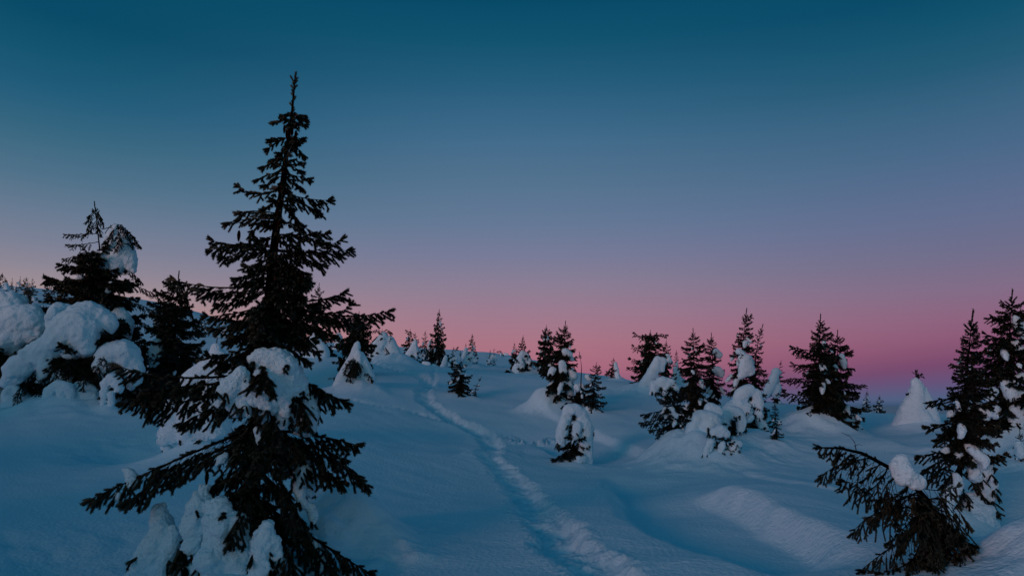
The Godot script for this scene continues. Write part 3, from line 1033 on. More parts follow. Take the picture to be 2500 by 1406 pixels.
func build_main_spruce() -> void:
	var o := thing("tall_spruce", "tallest spruce in front, bare leading shoot, snow heaped on its lower branches", "tree", Vector3(-2.535, -0.201, -7))
	var trunk := [
		Vector3(0.005, 0.076, 0), Vector3(-0.009, 0.673, 0), Vector3(-0.009, 1.248, 0), Vector3(0.016, 1.84, 0), Vector3(0.058, 2.367, 0), Vector3(0.057, 2.823, 0),
		Vector3(0.066, 3.247, 0), Vector3(0.086, 3.635, 0), Vector3(0.128, 4.119, 0), Vector3(0.155, 4.568, 0), Vector3(0.186, 4.888, 0), Vector3(0.198, 5.344, 0),
	]
	var b := buffer()
	var radii := []
	var fine := []
	for i in 45:
		fine.append(trunk_point(trunk, i / 44.0))
		radii.append(lerpf(0.10, 0.007, pow(i / 44.0, 0.95)))
	tube(b, fine, radii, 9)
	part("trunk", commit([b], [M.bark]), o)
	var top := buffer()
	var rng := RandomNumberGenerator.new()
	rng.seed = 77
	for i in 26:
		var t := lerpf(0.925, 1.0, i / 25.0)
		var p := trunk_point(trunk, t)
		var a := i * 2.4
		var d := Vector3(cos(a), 1.3, sin(a)) if i < 25 else Vector3(0.1, 1, 0)
		if i > 15 or i % 2 == 0:
			put(top, shoot_near, aim(p, d, rng.randf_range(0.035, 0.06) if i < 22 else 0.085, 0.02, a))
	part("leading_shoot", commit([top], [M.needles]), o)
	# branches seen in outline against the sky and the snow: foot on the trunk, middle, tip
	var limbs := [
		[Vector3(0.186, 4.888, 0), Vector3(0.105, 4.863, 0.027), Vector3(0.019, 4.83, 0.05)], [Vector3(0.186, 4.888, 0), Vector3(0.256, 4.876, 0.027), Vector3(0.347, 4.849, 0.05)],
		[Vector3(0.185, 4.879, 0), Vector3(0.227, 4.858, -0.027), Vector3(0.309, 4.835, -0.05)], [Vector3(0.184, 4.865, 0), Vector3(0.146, 4.841, 0.11), Vector3(0.139, 4.812, 0.2)],
		[Vector3(0.183, 4.856, 0), Vector3(0.231, 4.773, 0.11), Vector3(0.316, 4.736, 0.2)], [Vector3(0.166, 4.682, 0), Vector3(0.065, 4.636, 0), Vector3(-0.055, 4.541, 0)],
		[Vector3(0.165, 4.668, 0), Vector3(0.074, 4.651, 0.055), Vector3(0.01, 4.602, 0.1)], [Vector3(0.166, 4.682, 0), Vector3(0.263, 4.66, 0.055), Vector3(0.343, 4.615, 0.1)],
		[Vector3(0.162, 4.636, 0), Vector3(0.25, 4.577, 0), Vector3(0.324, 4.478, 0)], [Vector3(0.16, 4.614, 0), Vector3(0.162, 4.537, 0.082), Vector3(0.126, 4.431, 0.15)],
		[Vector3(0.164, 4.659, 0), Vector3(0.212, 4.571, 0.11), Vector3(0.275, 4.47, 0.2)], [Vector3(0.146, 4.41, 0), Vector3(0.026, 4.405, 0), Vector3(-0.091, 4.347, 0)],
		[Vector3(0.146, 4.419, 0), Vector3(0.104, 4.425, 0.082), Vector3(0.053, 4.369, 0.15)], [Vector3(0.146, 4.41, 0), Vector3(0.258, 4.408, 0.055), Vector3(0.352, 4.352, 0.1)],
		[Vector3(0.145, 4.396, 0), Vector3(0.204, 4.38, -0.055), Vector3(0.284, 4.336, -0.1)], [Vector3(0.144, 4.387, 0), Vector3(0.143, 4.323, 0.055), Vector3(0.086, 4.241, 0.1)],
		[Vector3(0.137, 4.275, 0), Vector3(-0.022, 4.271, 0), Vector3(-0.139, 4.204, 0)], [Vector3(0.137, 4.275, 0), Vector3(0.279, 4.253, 0), Vector3(0.41, 4.208, 0)],
		[Vector3(0.136, 4.253, 0), Vector3(0.271, 4.168, 0.055), Vector3(0.374, 4.074, 0.1)], [Vector3(0.135, 4.244, 0), Vector3(0.066, 4.198, 0.082), Vector3(0.011, 4.089, 0.15)],
		[Vector3(0.135, 4.23, 0), Vector3(0.224, 4.097, 0.138), Vector3(0.287, 3.975, 0.25)], [Vector3(0.127, 4.11, 0), Vector3(-0.126, 4.066, 0), Vector3(-0.336, 4.141, 0)],
		[Vector3(0.124, 4.074, 0), Vector3(0.386, 4.004, 0.027), Vector3(0.652, 3.975, 0.05)], [Vector3(0.121, 4.039, 0), Vector3(0.419, 3.913, 0.055), Vector3(0.563, 3.821, 0.1)],
		[Vector3(0.12, 4.03, 0), Vector3(0.057, 3.91, 0.11), Vector3(0.009, 3.841, 0.2)], [Vector3(0.116, 3.986, 0), Vector3(0.28, 3.823, 0.11), Vector3(0.39, 3.691, 0.2)],
		[Vector3(0.104, 3.845, 0), Vector3(-0.14, 3.876, 0), Vector3(-0.317, 3.845, 0)], [Vector3(0.099, 3.788, 0), Vector3(-0.196, 3.78, 0.027), Vector3(-0.404, 3.731, 0.05)],
		[Vector3(0.097, 3.766, 0), Vector3(-0.015, 3.715, 0.11), Vector3(-0.09, 3.577, 0.2)], [Vector3(0.097, 3.766, 0), Vector3(0.375, 3.688, 0.082), Vector3(0.545, 3.589, 0.15)],
		[Vector3(0.086, 3.626, 0), Vector3(0.405, 3.615, 0.027), Vector3(0.634, 3.623, 0.05)], [Vector3(0.083, 3.583, 0), Vector3(0.385, 3.587, 0.055), Vector3(0.644, 3.503, 0.1)],
		[Vector3(0.085, 3.613, 0), Vector3(-0.005, 3.544, 0.11), Vector3(-0.091, 3.459, 0.2)], [Vector3(0.08, 3.513, 0), Vector3(-0.296, 3.513, 0), Vector3(-0.578, 3.565, 0)],
		[Vector3(0.078, 3.479, 0), Vector3(-0.253, 3.509, 0.055), Vector3(-0.534, 3.427, 0.1)], [Vector3(0.076, 3.44, 0), Vector3(-0.162, 3.395, 0.11), Vector3(-0.369, 3.325, 0.2)],
		[Vector3(0.078, 3.483, 0), Vector3(0.414, 3.43, 0.027), Vector3(0.796, 3.566, 0.05)], [Vector3(0.077, 3.453, 0), Vector3(0.469, 3.431, 0), Vector3(0.868, 3.462, 0)],
		[Vector3(0.074, 3.41, 0), Vector3(0.413, 3.35, 0.082), Vector3(0.643, 3.26, 0.15)], [Vector3(0.073, 3.375, 0), Vector3(0.33, 3.262, 0.138), Vector3(0.492, 3.166, 0.25)],
		[Vector3(0.07, 3.332, 0), Vector3(-0.018, 3.252, 0.082), Vector3(-0.139, 3.26, 0.15)], [Vector3(0.067, 3.268, 0), Vector3(0.231, 3.187, 0.138), Vector3(0.363, 3.075, 0.25)],
		[Vector3(0.063, 3.119, 0), Vector3(-0.422, 3.063, 0.027), Vector3(-0.909, 3.14, 0.05)], [Vector3(0.063, 3.093, 0), Vector3(-0.301, 2.991, 0.11), Vector3(-0.599, 3.01, 0.2)],
		[Vector3(0.062, 3.068, 0), Vector3(-0.153, 2.925, 0.165), Vector3(-0.335, 2.844, 0.3)], [Vector3(0.063, 3.119, 0), Vector3(0.251, 3.101, 0.055), Vector3(0.379, 3.143, 0.1)],
		[Vector3(0.062, 3.076, 0), Vector3(0.273, 3.008, 0.11), Vector3(0.394, 2.961, 0.2)], [Vector3(0.06, 2.983, 0), Vector3(0.488, 2.92, 0.055), Vector3(0.855, 3.005, 0.1)],
		[Vector3(0.06, 2.958, 0), Vector3(0.742, 2.785, -0.027), Vector3(1.291, 2.839, -0.05)], [Vector3(0.059, 2.929, 0), Vector3(0.653, 2.788, 0.11), Vector3(0.941, 2.871, 0.2)],
		[Vector3(0.058, 2.886, 0), Vector3(0.599, 2.754, 0.055), Vector3(0.974, 2.687, 0.1)], [Vector3(0.057, 2.857, 0), Vector3(0.462, 2.682, 0.138), Vector3(0.801, 2.549, 0.25)],
		[Vector3(0.058, 2.899, 0), Vector3(-0.25, 2.792, 0.082), Vector3(-0.513, 2.755, 0.15)], [Vector3(0.057, 2.844, 0), Vector3(-0.201, 2.692, 0.055), Vector3(-0.465, 2.637, 0.1)],
		[Vector3(0.057, 2.803, 0), Vector3(-0.102, 2.601, 0.138), Vector3(-0.251, 2.49, 0.25)], [Vector3(0.057, 2.782, 0), Vector3(0.378, 2.563, 0.11), Vector3(0.635, 2.386, 0.2)],
		[Vector3(0.057, 2.698, 0), Vector3(0.26, 2.502, 0.11), Vector3(0.54, 2.294, 0.2)], [Vector3(0.057, 2.656, 0), Vector3(-0.063, 2.461, 0.11), Vector3(-0.16, 2.314, 0.2)],
		[Vector3(0.057, 2.615, 0), Vector3(0.25, 2.434, 0.192), Vector3(0.391, 2.247, 0.35)], [Vector3(0.047, 2.224, 0), Vector3(-0.663, 2.149, 0.165), Vector3(-1.264, 2.257, 0.3)],
		[Vector3(0.037, 2.102, 0), Vector3(-0.696, 2.058, 0.165), Vector3(-1.164, 1.889, 0.3)], [Vector3(0.03, 2.021, 0), Vector3(-0.769, 1.901, 0.11), Vector3(-0.972, 1.772, 0.2)],
		[Vector3(0.021, 1.901, 0), Vector3(-0.35, 1.842, 0.192), Vector3(-0.58, 1.699, 0.35)], [Vector3(0.048, 2.244, 0), Vector3(-0.232, 2.276, 0.165), Vector3(-0.399, 2.347, 0.3)],
		[Vector3(0.042, 2.171, 0), Vector3(0.597, 2.021, 0), Vector3(0.903, 1.901, 0)], [Vector3(0.045, 2.204, 0), Vector3(0.473, 2.12, 0.082), Vector3(0.7, 1.979, 0.15)],
		[Vector3(0.007, 1.641, 0), Vector3(0.571, 1.596, 0.055), Vector3(1.042, 1.497, 0.1)], [Vector3(0.005, 1.582, 0), Vector3(0.592, 1.49, 0.11), Vector3(0.936, 1.362, 0.2)],
		[Vector3(0.001, 1.483, 0), Vector3(0.754, 1.368, 0.027), Vector3(1.136, 1.099, 0.05)], [Vector3(-0.001, 1.444, 0), Vector3(0.593, 1.295, 0.082), Vector3(0.932, 1.149, 0.15)],
		[Vector3(0.008, 1.661, 0), Vector3(-0.504, 1.439, 0.22), Vector3(-1.356, 1.023, 0.4)], [Vector3(0.006, 1.602, 0), Vector3(-0.485, 1.347, 0.247), Vector3(-1, 1.001, 0.45)],
		[Vector3(0.001, 1.483, 0), Vector3(-0.24, 1.226, 0.165), Vector3(-0.417, 0.762, 0.3)], [Vector3(-0.004, 1.365, 0), Vector3(-0.119, 1.085, 0.247), Vector3(-0.225, 0.576, 0.45)],
		[Vector3(-0.002, 1.405, 0), Vector3(0.353, 1.112, 0.165), Vector3(0.569, 0.726, 0.3)], [Vector3(-0.007, 1.287, 0), Vector3(0.38, 0.992, 0.11), Vector3(0.701, 0.525, 0.2)],
		[Vector3(-0.009, 1.016, 0), Vector3(0.758, 0.586, 0.138), Vector3(1.233, 0.355, 0.25)], [Vector3(-0.009, 0.939, 0), Vector3(0.573, 0.591, 0.165), Vector3(1.041, 0.26, 0.3)],
		[Vector3(-0.009, 1.132, 0), Vector3(0.23, 0.876, 0.33), Vector3(0.424, 0.435, 0.6)], [Vector3(-0.009, 1.248, 0), Vector3(0.068, 1.058, 0.33), Vector3(0.05, 0.675, 0.6)],
		[Vector3(0.014, 1.8, 0), Vector3(0.002, 1.612, 0.247), Vector3(-0.019, 1.363, 0.45)], [Vector3(0.055, 2.326, 0), Vector3(0.191, 2.204, 0.44), Vector3(0.358, 2.025, 0.8)],
		[Vector3(0.032, 2.041, 0), Vector3(0.292, 1.788, 0.44), Vector3(0.471, 1.566, 0.8)], [Vector3(0.043, 2.183, 0), Vector3(0.451, 1.978, 0.247), Vector3(0.611, 1.695, 0.45)],
		[Vector3(-0.009, 1.055, 0), Vector3(-0.428, 0.758, 0.275), Vector3(-0.365, 0.412, 0.5)], [Vector3(-0.009, 0.863, 0), Vector3(0.45, 0.633, 0.385), Vector3(0.659, 0.358, 0.7)],
		[Vector3(0.012, 1.76, 0), Vector3(0.238, 1.574, 0.247), Vector3(0.398, 1.29, 0.45)], [Vector3(0.016, 1.84, 0), Vector3(0.324, 1.647, 0.165), Vector3(0.534, 1.426, 0.3)],
		[Vector3(0.011, 1.721, 0), Vector3(0.181, 1.539, 0.303), Vector3(0.214, 1.228, 0.55)],
	]
	for k in limbs.size():
		var wood := buffer()
		var leaf := buffer()
		var style := near_style(300 + k)
		var length: float = limbs[k][0].distance_to(limbs[k][2])
		style.thick = 0.004 + 0.009 * length
		style.reach = clampf(length * 0.32, 0.06, 0.24)
		if limbs[k][0].y > 2.6:
			style.gap = 0.036
			style.radius = 0.022
			style.shoot = 0.075
			style.hang = 0.7
			style.reach = clampf(length * 0.26, 0.05, 0.17)
			style.cover = 0.4
		style.bare = clampf(length * 0.9 - 0.1, 0.0, 0.75)
		limb(wood, leaf, bend(limbs[k][0], limbs[k][1], limbs[k][2], 12), style)
		part("branch", commit([wood, leaf], [M.twig, M.needles if k % 3 else M.needles_olive]), o)
	# branches that point at the camera or away from it
	for i in 56:
		var share := (i + rng.randf()) / 56.0
		var h := lerpf(0.05, 0.66, pow(share, 1.2))
		var p := trunk_point(trunk, h)
		var azimuth := (0.0 if i % 2 else PI) + rng.randf_range(-1.15, 1.15)
		var length := lerpf(0.95, 0.20, pow(share, 0.8)) * rng.randf_range(0.6, 1.1)
		if i % 2 and share < 0.5:
			length *= 0.75
		fill_limb(o, p, azimuth, length, length * lerpf(0.95, 0.25, share), length * 0.08, 500 + i)
	for i in 18:
		var p := trunk_point(trunk, rng.randf_range(0.42, 0.62))
		fill_limb(o, p, rng.randf() * TAU, rng.randf_range(0.25, 0.5), rng.randf_range(0.1, 0.3), 0.0, 600 + i)
	# short, mostly dead twigs close to the trunk
	for i in 26:
		var p := trunk_point(trunk, rng.randf_range(0.08, 0.5))
		var a := rng.randf() * TAU
		fill_limb(o, p, a, rng.randf_range(0.12, 0.3), rng.randf_range(0.08, 0.25), 0.0, 700 + i)
	# short inner shoots that clothe the upper trunk
	for i in 30:
		var h := lerpf(0.56, 0.93, rng.randf())
		var p := trunk_point(trunk, h)
		var length := rng.randf_range(0.06, 0.10) + 0.08 * (0.93 - h) / 0.37 * rng.randf()
		fill_limb(o, p, rng.randf() * TAU, length, length * rng.randf_range(0.1, 0.9), 0.0, 1100 + i)
	var cone := cone_mesh()
	for p in [
		Vector3(0.185, 4.736, 0.2), Vector3(0.267, 4.705, 0.2), Vector3(0.28, 4.711, 0.12), Vector3(0.23, 4.658, 0.25), Vector3(-0.273, 3.657, 0.05),
		Vector3(-0.136, 3.576, 0.1), Vector3(0.354, 3.747, 0.2), Vector3(0.112, 3.527, 0.3), Vector3(0.185, 3.812, 0.3), Vector3(0.199, 3.707, 0.3),
		Vector3(0.204, 4.066, 0.3), Vector3(-0.236, 1.295, 0.5), Vector3(-0.239, 1.826, 0.45), Vector3(-0.375, 3.409, 0.2), Vector3(0.467, 3.148, 0.3),
	]:
		part("cone", cone, o, null, Transform3D(Basis(Vector3.UP, p.x * 50.0).scaled(Vector3.ONE * rng.randf_range(0.85, 1.15)), p))
	var snow := [
		[[0.052, 2.315, 0.309, 0.058, 0.129, 2.348, 0.289, 0.091, 0.245, 2.288, 0.247, 0.132, 0.332, 2.204, 0.186, 0.157, 0.396, 2.039, 0.144, 0.148], [0.167, 2.151, 0.309, 0.107, 0.234, 2.016, 0.309, 0.107, 0.224, 1.843, 0.309, 0.074, 0.179, 1.751, 0.309, 0.041], [0.332, 1.998, 0.247, 0.107, 0.36, 1.843, 0.247, 0.082]],
		[[-0.024, 2.148, 0.392, 0.091, -0.116, 2.026, 0.392, 0.111, -0.182, 1.919, 0.392, 0.07], [0.037, 2.041, 0.392, 0.082, 0.131, 1.95, 0.392, 0.074, 0.231, 1.882, 0.392, 0.054], [-0.019, 1.901, 0.392, 0.062, 0.064, 1.798, 0.392, 0.037], [-0.115, 1.901, 0.392, 0.049, -0.051, 1.798, 0.392, 0.033]],
		[[0.305, 2.24, 0.082, 0.115, 0.389, 2.04, 0.082, 0.148, 0.467, 1.841, 0.082, 0.157, 0.527, 1.683, 0.082, 0.099], [0.379, 1.843, 0.247, 0.082, 0.338, 1.727, 0.247, 0.058]],
		[[0.123, 1.652, 0.289, 0.037, 0.161, 1.538, 0.289, 0.037, 0.191, 1.425, 0.289, 0.041, 0.211, 1.343, 0.289, 0.025]],
		[[0.364, 1.449, -0.041, 0.091, 0.452, 1.282, -0.062, 0.124, 0.52, 1.089, -0.041, 0.099], [0.524, 1.252, 0.041, 0.082, 0.48, 1.062, 0.062, 0.054, 0.534, 0.929, 0.062, 0.041], [0.588, 0.901, 0, 0.049, 0.616, 0.771, 0.021, 0.037], [0.657, 0.613, 0.082, 0.041, 0.698, 0.473, 0.124, 0.062, 0.747, 0.318, 0.165, 0.099]],
		[[-0.334, 1.119, 0.289, 0.066, -0.37, 0.945, 0.309, 0.107, -0.398, 0.763, 0.309, 0.115, -0.408, 0.601, 0.309, 0.082], [-0.181, 0.954, 0.371, 0.107, -0.102, 0.738, 0.371, 0.157, -0.125, 0.524, 0.371, 0.173, -0.219, 0.278, 0.371, 0.19], [0.021, 0.867, 0.392, 0.066, 0.048, 0.67, 0.392, 0.107, 0.047, 0.458, 0.392, 0.124, 0.141, 0.265, 0.392, 0.132], [-0.368, 0.414, 0.351, 0.091, -0.431, 0.273, 0.351, 0.099]],
		[[-0.788, 0.923, 0.206, 0.066, -0.746, 0.746, 0.206, 0.099, -0.796, 0.563, 0.206, 0.124, -0.88, 0.381, 0.206, 0.14, -0.947, 0.202, 0.206, 0.157], [-0.631, 0.753, 0.247, 0.045, -0.649, 0.567, 0.227, 0.082, -0.68, 0.386, 0.227, 0.124, -0.635, 0.207, 0.227, 0.14]],
		[[0.323, 0.806, 0.454, 0.062, 0.304, 0.675, 0.454, 0.107, 0.296, 0.506, 0.454, 0.132, 0.351, 0.315, 0.454, 0.165], [0.401, 0.607, 0.433, 0.058, 0.442, 0.397, 0.433, 0.074]],
		[[0.474, 0.409, 0.247, 0.074, 0.532, 0.247, 0.247, 0.115]],
		[[-1.03, 1.24, 0.309, 0.058, -0.998, 1.173, 0.309, 0.054, -1.064, 1.277, 0.309, 0.037]],
		[[-1.099, 1.07, 0.371, 0.033, -1.11, 1.034, 0.371, 0.029]],
		[[-0.216, 1.377, 0.247, 0.045, -0.18, 1.415, 0.247, 0.033], [-0.244, 1.339, 0.247, 0.029]],
	]
	var sprigs := buffer()
	for s in snow:
		var lump := snow_mesh(s, 0.016, 0.4)
		poke(sprigs, lump, shoot_near, rng, true)
		part("snow_clump", lump, o)
	part("sprigs", commit([sprigs], [M.needles]), o).set_meta("kind", "stuff")



func build_bent_spruce() -> void:
	var o := thing("bent_spruce", "bent-over spruce at the lower right, one lump of snow on its arch", "tree", Vector3(3.6, 0.105, -6))
	var trunk := [
		Vector3(-0.007, -0.063, 0), Vector3(-0.011, 0.285, 0), Vector3(-0.042, 0.575, 0), Vector3(-0.129, 0.788, 0), Vector3(-0.26, 0.953, 0),
		Vector3(-0.438, 1.069, 0), Vector3(-0.652, 1.183, 0), Vector3(-0.839, 1.224, 0), Vector3(-1.018, 1.227, 0),
	]
	var b := buffer()
	var fine := []
	var radii := []
	for i in 37:
		fine.append(trunk_point(trunk, i / 36.0))
		radii.append(lerpf(0.034, 0.006, i / 36.0))
	tube(b, fine, radii, 8)
	part("trunk", commit([b], [M.bark]), o)
	var limbs := [
		[Vector3(-0.26, 0.953, 0), Vector3(-0.404, 0.857, 0.027), Vector3(-0.607, 0.804, 0.05)], [Vector3(-0.199, 0.877, 0), Vector3(-0.435, 0.848, 0.082), Vector3(-0.609, 0.798, 0.15)],
		[Vector3(-0.095, 0.722, 0), Vector3(-0.469, 0.675, 0.055), Vector3(-0.838, 0.544, 0.1)], [Vector3(-0.069, 0.64, 0), Vector3(-0.416, 0.52, 0.055), Vector3(-0.795, 0.26, 0.1)],
		[Vector3(-0.083, 0.673, 0), Vector3(-0.349, 0.662, 0.138), Vector3(-0.623, 0.494, 0.25)], [Vector3(-0.229, 0.92, 0), Vector3(-0.043, 0.903, 0), Vector3(0.136, 0.91, 0)],
		[Vector3(-0.148, 0.804, 0), Vector3(0.048, 0.788, 0), Vector3(0.196, 0.575, 0)], [Vector3(-0.096, 0.706, 0), Vector3(0.047, 0.612, 0.027), Vector3(0.163, 0.328, 0.05)],
		[Vector3(-0.042, 0.575, 0), Vector3(-0.284, 0.477, 0.165), Vector3(-0.527, 0.26, 0.3)], [Vector3(-0.042, 0.575, 0), Vector3(-0.057, 0.446, 0.165), Vector3(-0.107, 0.17, 0.3)],
		[Vector3(-0.184, 0.854, 0), Vector3(-0.345, 0.698, 0.165), Vector3(-0.534, 0.534, 0.3)], [Vector3(-0.109, 0.755, 0), Vector3(-0.208, 0.581, 0.22), Vector3(-0.341, 0.343, 0.4)],
		[Vector3(-0.309, 0.986, 0), Vector3(-0.494, 0.916, 0.11), Vector3(-0.674, 0.735, 0.2)], [Vector3(-0.504, 1.103, 0), Vector3(-0.711, 1.008, 0.055), Vector3(-0.872, 0.964, 0.1)],
		[Vector3(-0.57, 1.143, 0), Vector3(-0.832, 1.039, 0.027), Vector3(-1.051, 0.981, 0.05)], [Vector3(-0.438, 1.069, 0), Vector3(-0.689, 0.927, 0.066), Vector3(-0.916, 0.943, 0.12)],
		[Vector3(-0.138, 0.798, 0), Vector3(-0.107, 0.758, 0.138), Vector3(-0.099, 0.556, 0.25)], [Vector3(-0.169, 0.837, 0), Vector3(-0.37, 0.803, 0.11), Vector3(-0.518, 0.641, 0.2)],
		[Vector3(-0.064, 0.624, 0), Vector3(-0.325, 0.404, 0.11), Vector3(-0.681, 0.267, 0.2)], [Vector3(-0.021, 0.446, 0), Vector3(-0.207, 0.259, 0.165), Vector3(-0.428, 0.14, 0.3)],
		[Vector3(-0.214, 0.903, 0), Vector3(-0.272, 0.766, 0.192), Vector3(-0.415, 0.574, 0.35)],
	]
	for k in limbs.size():
		var wood := buffer()
		var leaf := buffer()
		var style := near_style(900 + k)
		var length: float = limbs[k][0].distance_to(limbs[k][2])
		style.thick = 0.003 + 0.007 * length
		style.reach = clampf(length * 0.45, 0.08, 0.24)
		style.bare = 1.0
		style.radius = 0.014
		style.shoot = 0.06
		style.gap = 0.026
		style.hang = 1.35
		style.reach = clampf(length * 0.6, 0.1, 0.3)
		style.gap = 0.034
		style.fork = 0.4
		var crook := Vector3(sin(k * 2.1), sin(k * 3.7), cos(k * 1.3)) * 0.05
		limb(wood, leaf, bend(limbs[k][0], limbs[k][1] + crook, limbs[k][2], 10), style)
		part("branch", commit([wood, leaf], [M.twig, M.needles if k % 3 else M.needles_olive]), o)
	# the arched top, from the snow lump to the tip, is clothed with hanging twigs
	var wood_top := buffer()
	var leaf_top := buffer()
	var arch := near_style(990)
	arch.merge({"thick": 0.007, "reach": 0.2, "bare": 0.9, "radius": 0.015, "shoot": 0.06, "gap": 0.022, "hang": 1.3, "start": 0.05}, true)
	limb(wood_top, leaf_top, fine.slice(20), arch)
	part("branch", commit([wood_top, leaf_top], [M.twig, M.needles]), o)
	var rng := RandomNumberGenerator.new()
	rng.seed = 91
	for i in 28:
		var p := trunk_point(trunk, rng.randf_range(0.04, 0.52))
		fill_limb(o, p, rng.randf_range(-2.6, 2.6), rng.randf_range(0.12, 0.36), rng.randf_range(0.1, 0.5), 0.0, 950 + i)
	var bare := buffer()
	tube(bare, [Vector3(-0.696, 1.197, 0), Vector3(-0.704, 1.271, 0), Vector3(-0.744, 1.325, 0), Vector3(-0.808, 1.349, 0)], [0.004, 0.003, 0.0025, 0.0015], 4)
	tube(bare, [Vector3(-0.714, 1.237, 0), Vector3(-0.674, 1.254, 0), Vector3(-0.637, 1.244, 0)], [0.0025, 0.002, 0.001], 4)
	part("bare_twig", commit([bare], [M.twig]), o)
	for s in [
		[[-0.334, 1.145, 0.028, 0.042, -0.361, 1.072, 0.028, 0.071, -0.329, 1.006, 0.028, 0.088, -0.251, 0.966, 0.028, 0.071, -0.2, 0.933, 0.028, 0.039]],
	]:
		part("snow_clump", snow_mesh(s, 0.012, 0.3), o)



func build_trees() -> void:
	spruce({"name": "spruce", "label": "spruce behind the left snow heap with a snow plug under its ragged top", "at": Vector3(-12.451, 0.892, -21.8), "trunk": [Vector3(0, 0, 0), Vector3(-0.129, 1.4, 0), Vector3(-0.282, 2.8, 0), Vector3(-0.497, 4.2, 0), Vector3(-0.778, 5.6, 0), Vector3(-1.072, 7, 0)], "radius": 2.633, "count": 175, "from": 0.1, "to": 0.8, "shape": 0.95, "separate": true, "seed": 1000, "cell": 0.046, "pads": 3, "pad": 0.75, "tiny": false,
		"twigs": [[Vector3(-0.928, 6.209, 0), Vector3(-1.359, 6.166, 0.064), Vector3(-1.91, 6.153, 0.064)], [Vector3(-0.849, 5.939, 0), Vector3(-1.261, 5.843, 0.064), Vector3(-1.809, 5.816, 0.064)], [Vector3(-0.794, 5.642, 0), Vector3(-1.251, 5.48, 0.128), Vector3(-1.847, 5.321, 0.128)], [Vector3(-0.705, 5.267, 0), Vector3(-1.051, 5.054, 0.064), Vector3(-1.479, 4.909, 0.128)], [Vector3(-0.744, 6.329, 0.064), Vector3(-0.096, 6.345, 0), Vector3(0.495, 5.777, 0)], [Vector3(-0.677, 6.209, 0), Vector3(-0.234, 6.474, 0.128), Vector3(0.33, 6.043, 0.128)], [Vector3(-0.28, 6.414, 0.154), Vector3(-0.214, 6.035, 0.437), Vector3(-0.24, 5.686, 0.514)], [Vector3(-0.253, 6.414, 0.154), Vector3(0.173, 6.201, 0.462), Vector3(0.497, 5.751, 0.462)], [Vector3(-0.204, 6.306, 0.154), Vector3(0.122, 5.812, 0.54), Vector3(0.077, 5.511, 0.591)], [Vector3(0.101, 5.745, 0.257), Vector3(0.493, 5.803, 0.462), Vector3(0.696, 5.663, 0.385)], [Vector3(-0.484, 4.602, 0), Vector3(0.537, 4.448, 0.128), Vector3(1.209, 4.16, 0.128)], [Vector3(-0.446, 4.206, 0), Vector3(0.719, 3.86, 0.128), Vector3(1.492, 3.479, 0.064)], [Vector3(-0.471, 4.47, 0), Vector3(-1.186, 4.459, 0.064), Vector3(-1.818, 4.538, 0.064)], [Vector3(-0.37, 3.682, 0), Vector3(0.898, 3.277, 0.128), Vector3(1.955, 2.512, 0.064)], [Vector3(-0.395, 3.944, 0), Vector3(-1.209, 3.795, 0.128), Vector3(-1.609, 3.544, 0.064)], [Vector3(-0.294, 3.162, 0), Vector3(0.675, 2.512, 0.064), Vector3(1.336, 1.879, 0)], [Vector3(-0.47, 5, 0), Vector3(0.021, 5.067, 0), Vector3(0.651, 4.602, 0)], [Vector3(-1.053, 6.945, 0), Vector3(-1.154, 6.89, 0), Vector3(-1.232, 6.736, 0.064)], [Vector3(-1.053, 6.945, 0), Vector3(-0.939, 6.863, 0), Vector3(-0.804, 6.681, 0.064)], [Vector3(-1.021, 6.753, 0), Vector3(-1.089, 6.59, 0.103), Vector3(-1.194, 6.319, 0.103)], [Vector3(-1.008, 6.753, 0), Vector3(-0.856, 6.515, 0.128), Vector3(-0.84, 6.238, 0.154)], [Vector3(-0.948, 6.413, 0), Vector3(-1.062, 6.319, 0.103), Vector3(-1.256, 6.157, 0.103)], [Vector3(-1.048, 6.89, 0), Vector3(-1.196, 6.781, 0), Vector3(-1.291, 6.532, 0.064)], [Vector3(-1.048, 6.89, 0), Vector3(-0.889, 6.753, 0), Vector3(-0.767, 6.454, 0)], [Vector3(-1.008, 6.617, 0), Vector3(-1.023, 6.454, 0.103), Vector3(-1.08, 6.238, 0.103)], [Vector3(-0.988, 6.549, 0), Vector3(-0.826, 6.319, 0.103), Vector3(-0.753, 6.116, 0.103)]],
		"snow": [[[-0.29, 6.366, 0.128, 0.128, -0.343, 5.969, 0.154, 0.193, -0.414, 5.496, 0.18, 0.218, -0.43, 5.124, 0.18, 0.167], [-0.087, 6.292, 0.103, 0.116, 0.073, 5.841, 0.128, 0.218, 0.247, 5.374, 0.128, 0.244, 0.356, 5.029, 0.128, 0.141], [-0.15, 5.89, 0.206, 0.218, -0.042, 5.291, 0.206, 0.27, -0.063, 4.961, 0.206, 0.154]], [[-0.139, 4.546, 0.321, 0.064, -0.214, 4.26, 0.321, 0.077]], [[-0.216, 3.844, 0.514, 0.141, -0.099, 3.678, 0.514, 0.154]], [[0.335, 3.479, 0.578, 0.231, 0.509, 3.226, 0.578, 0.308, 0.519, 2.848, 0.578, 0.257]]]})
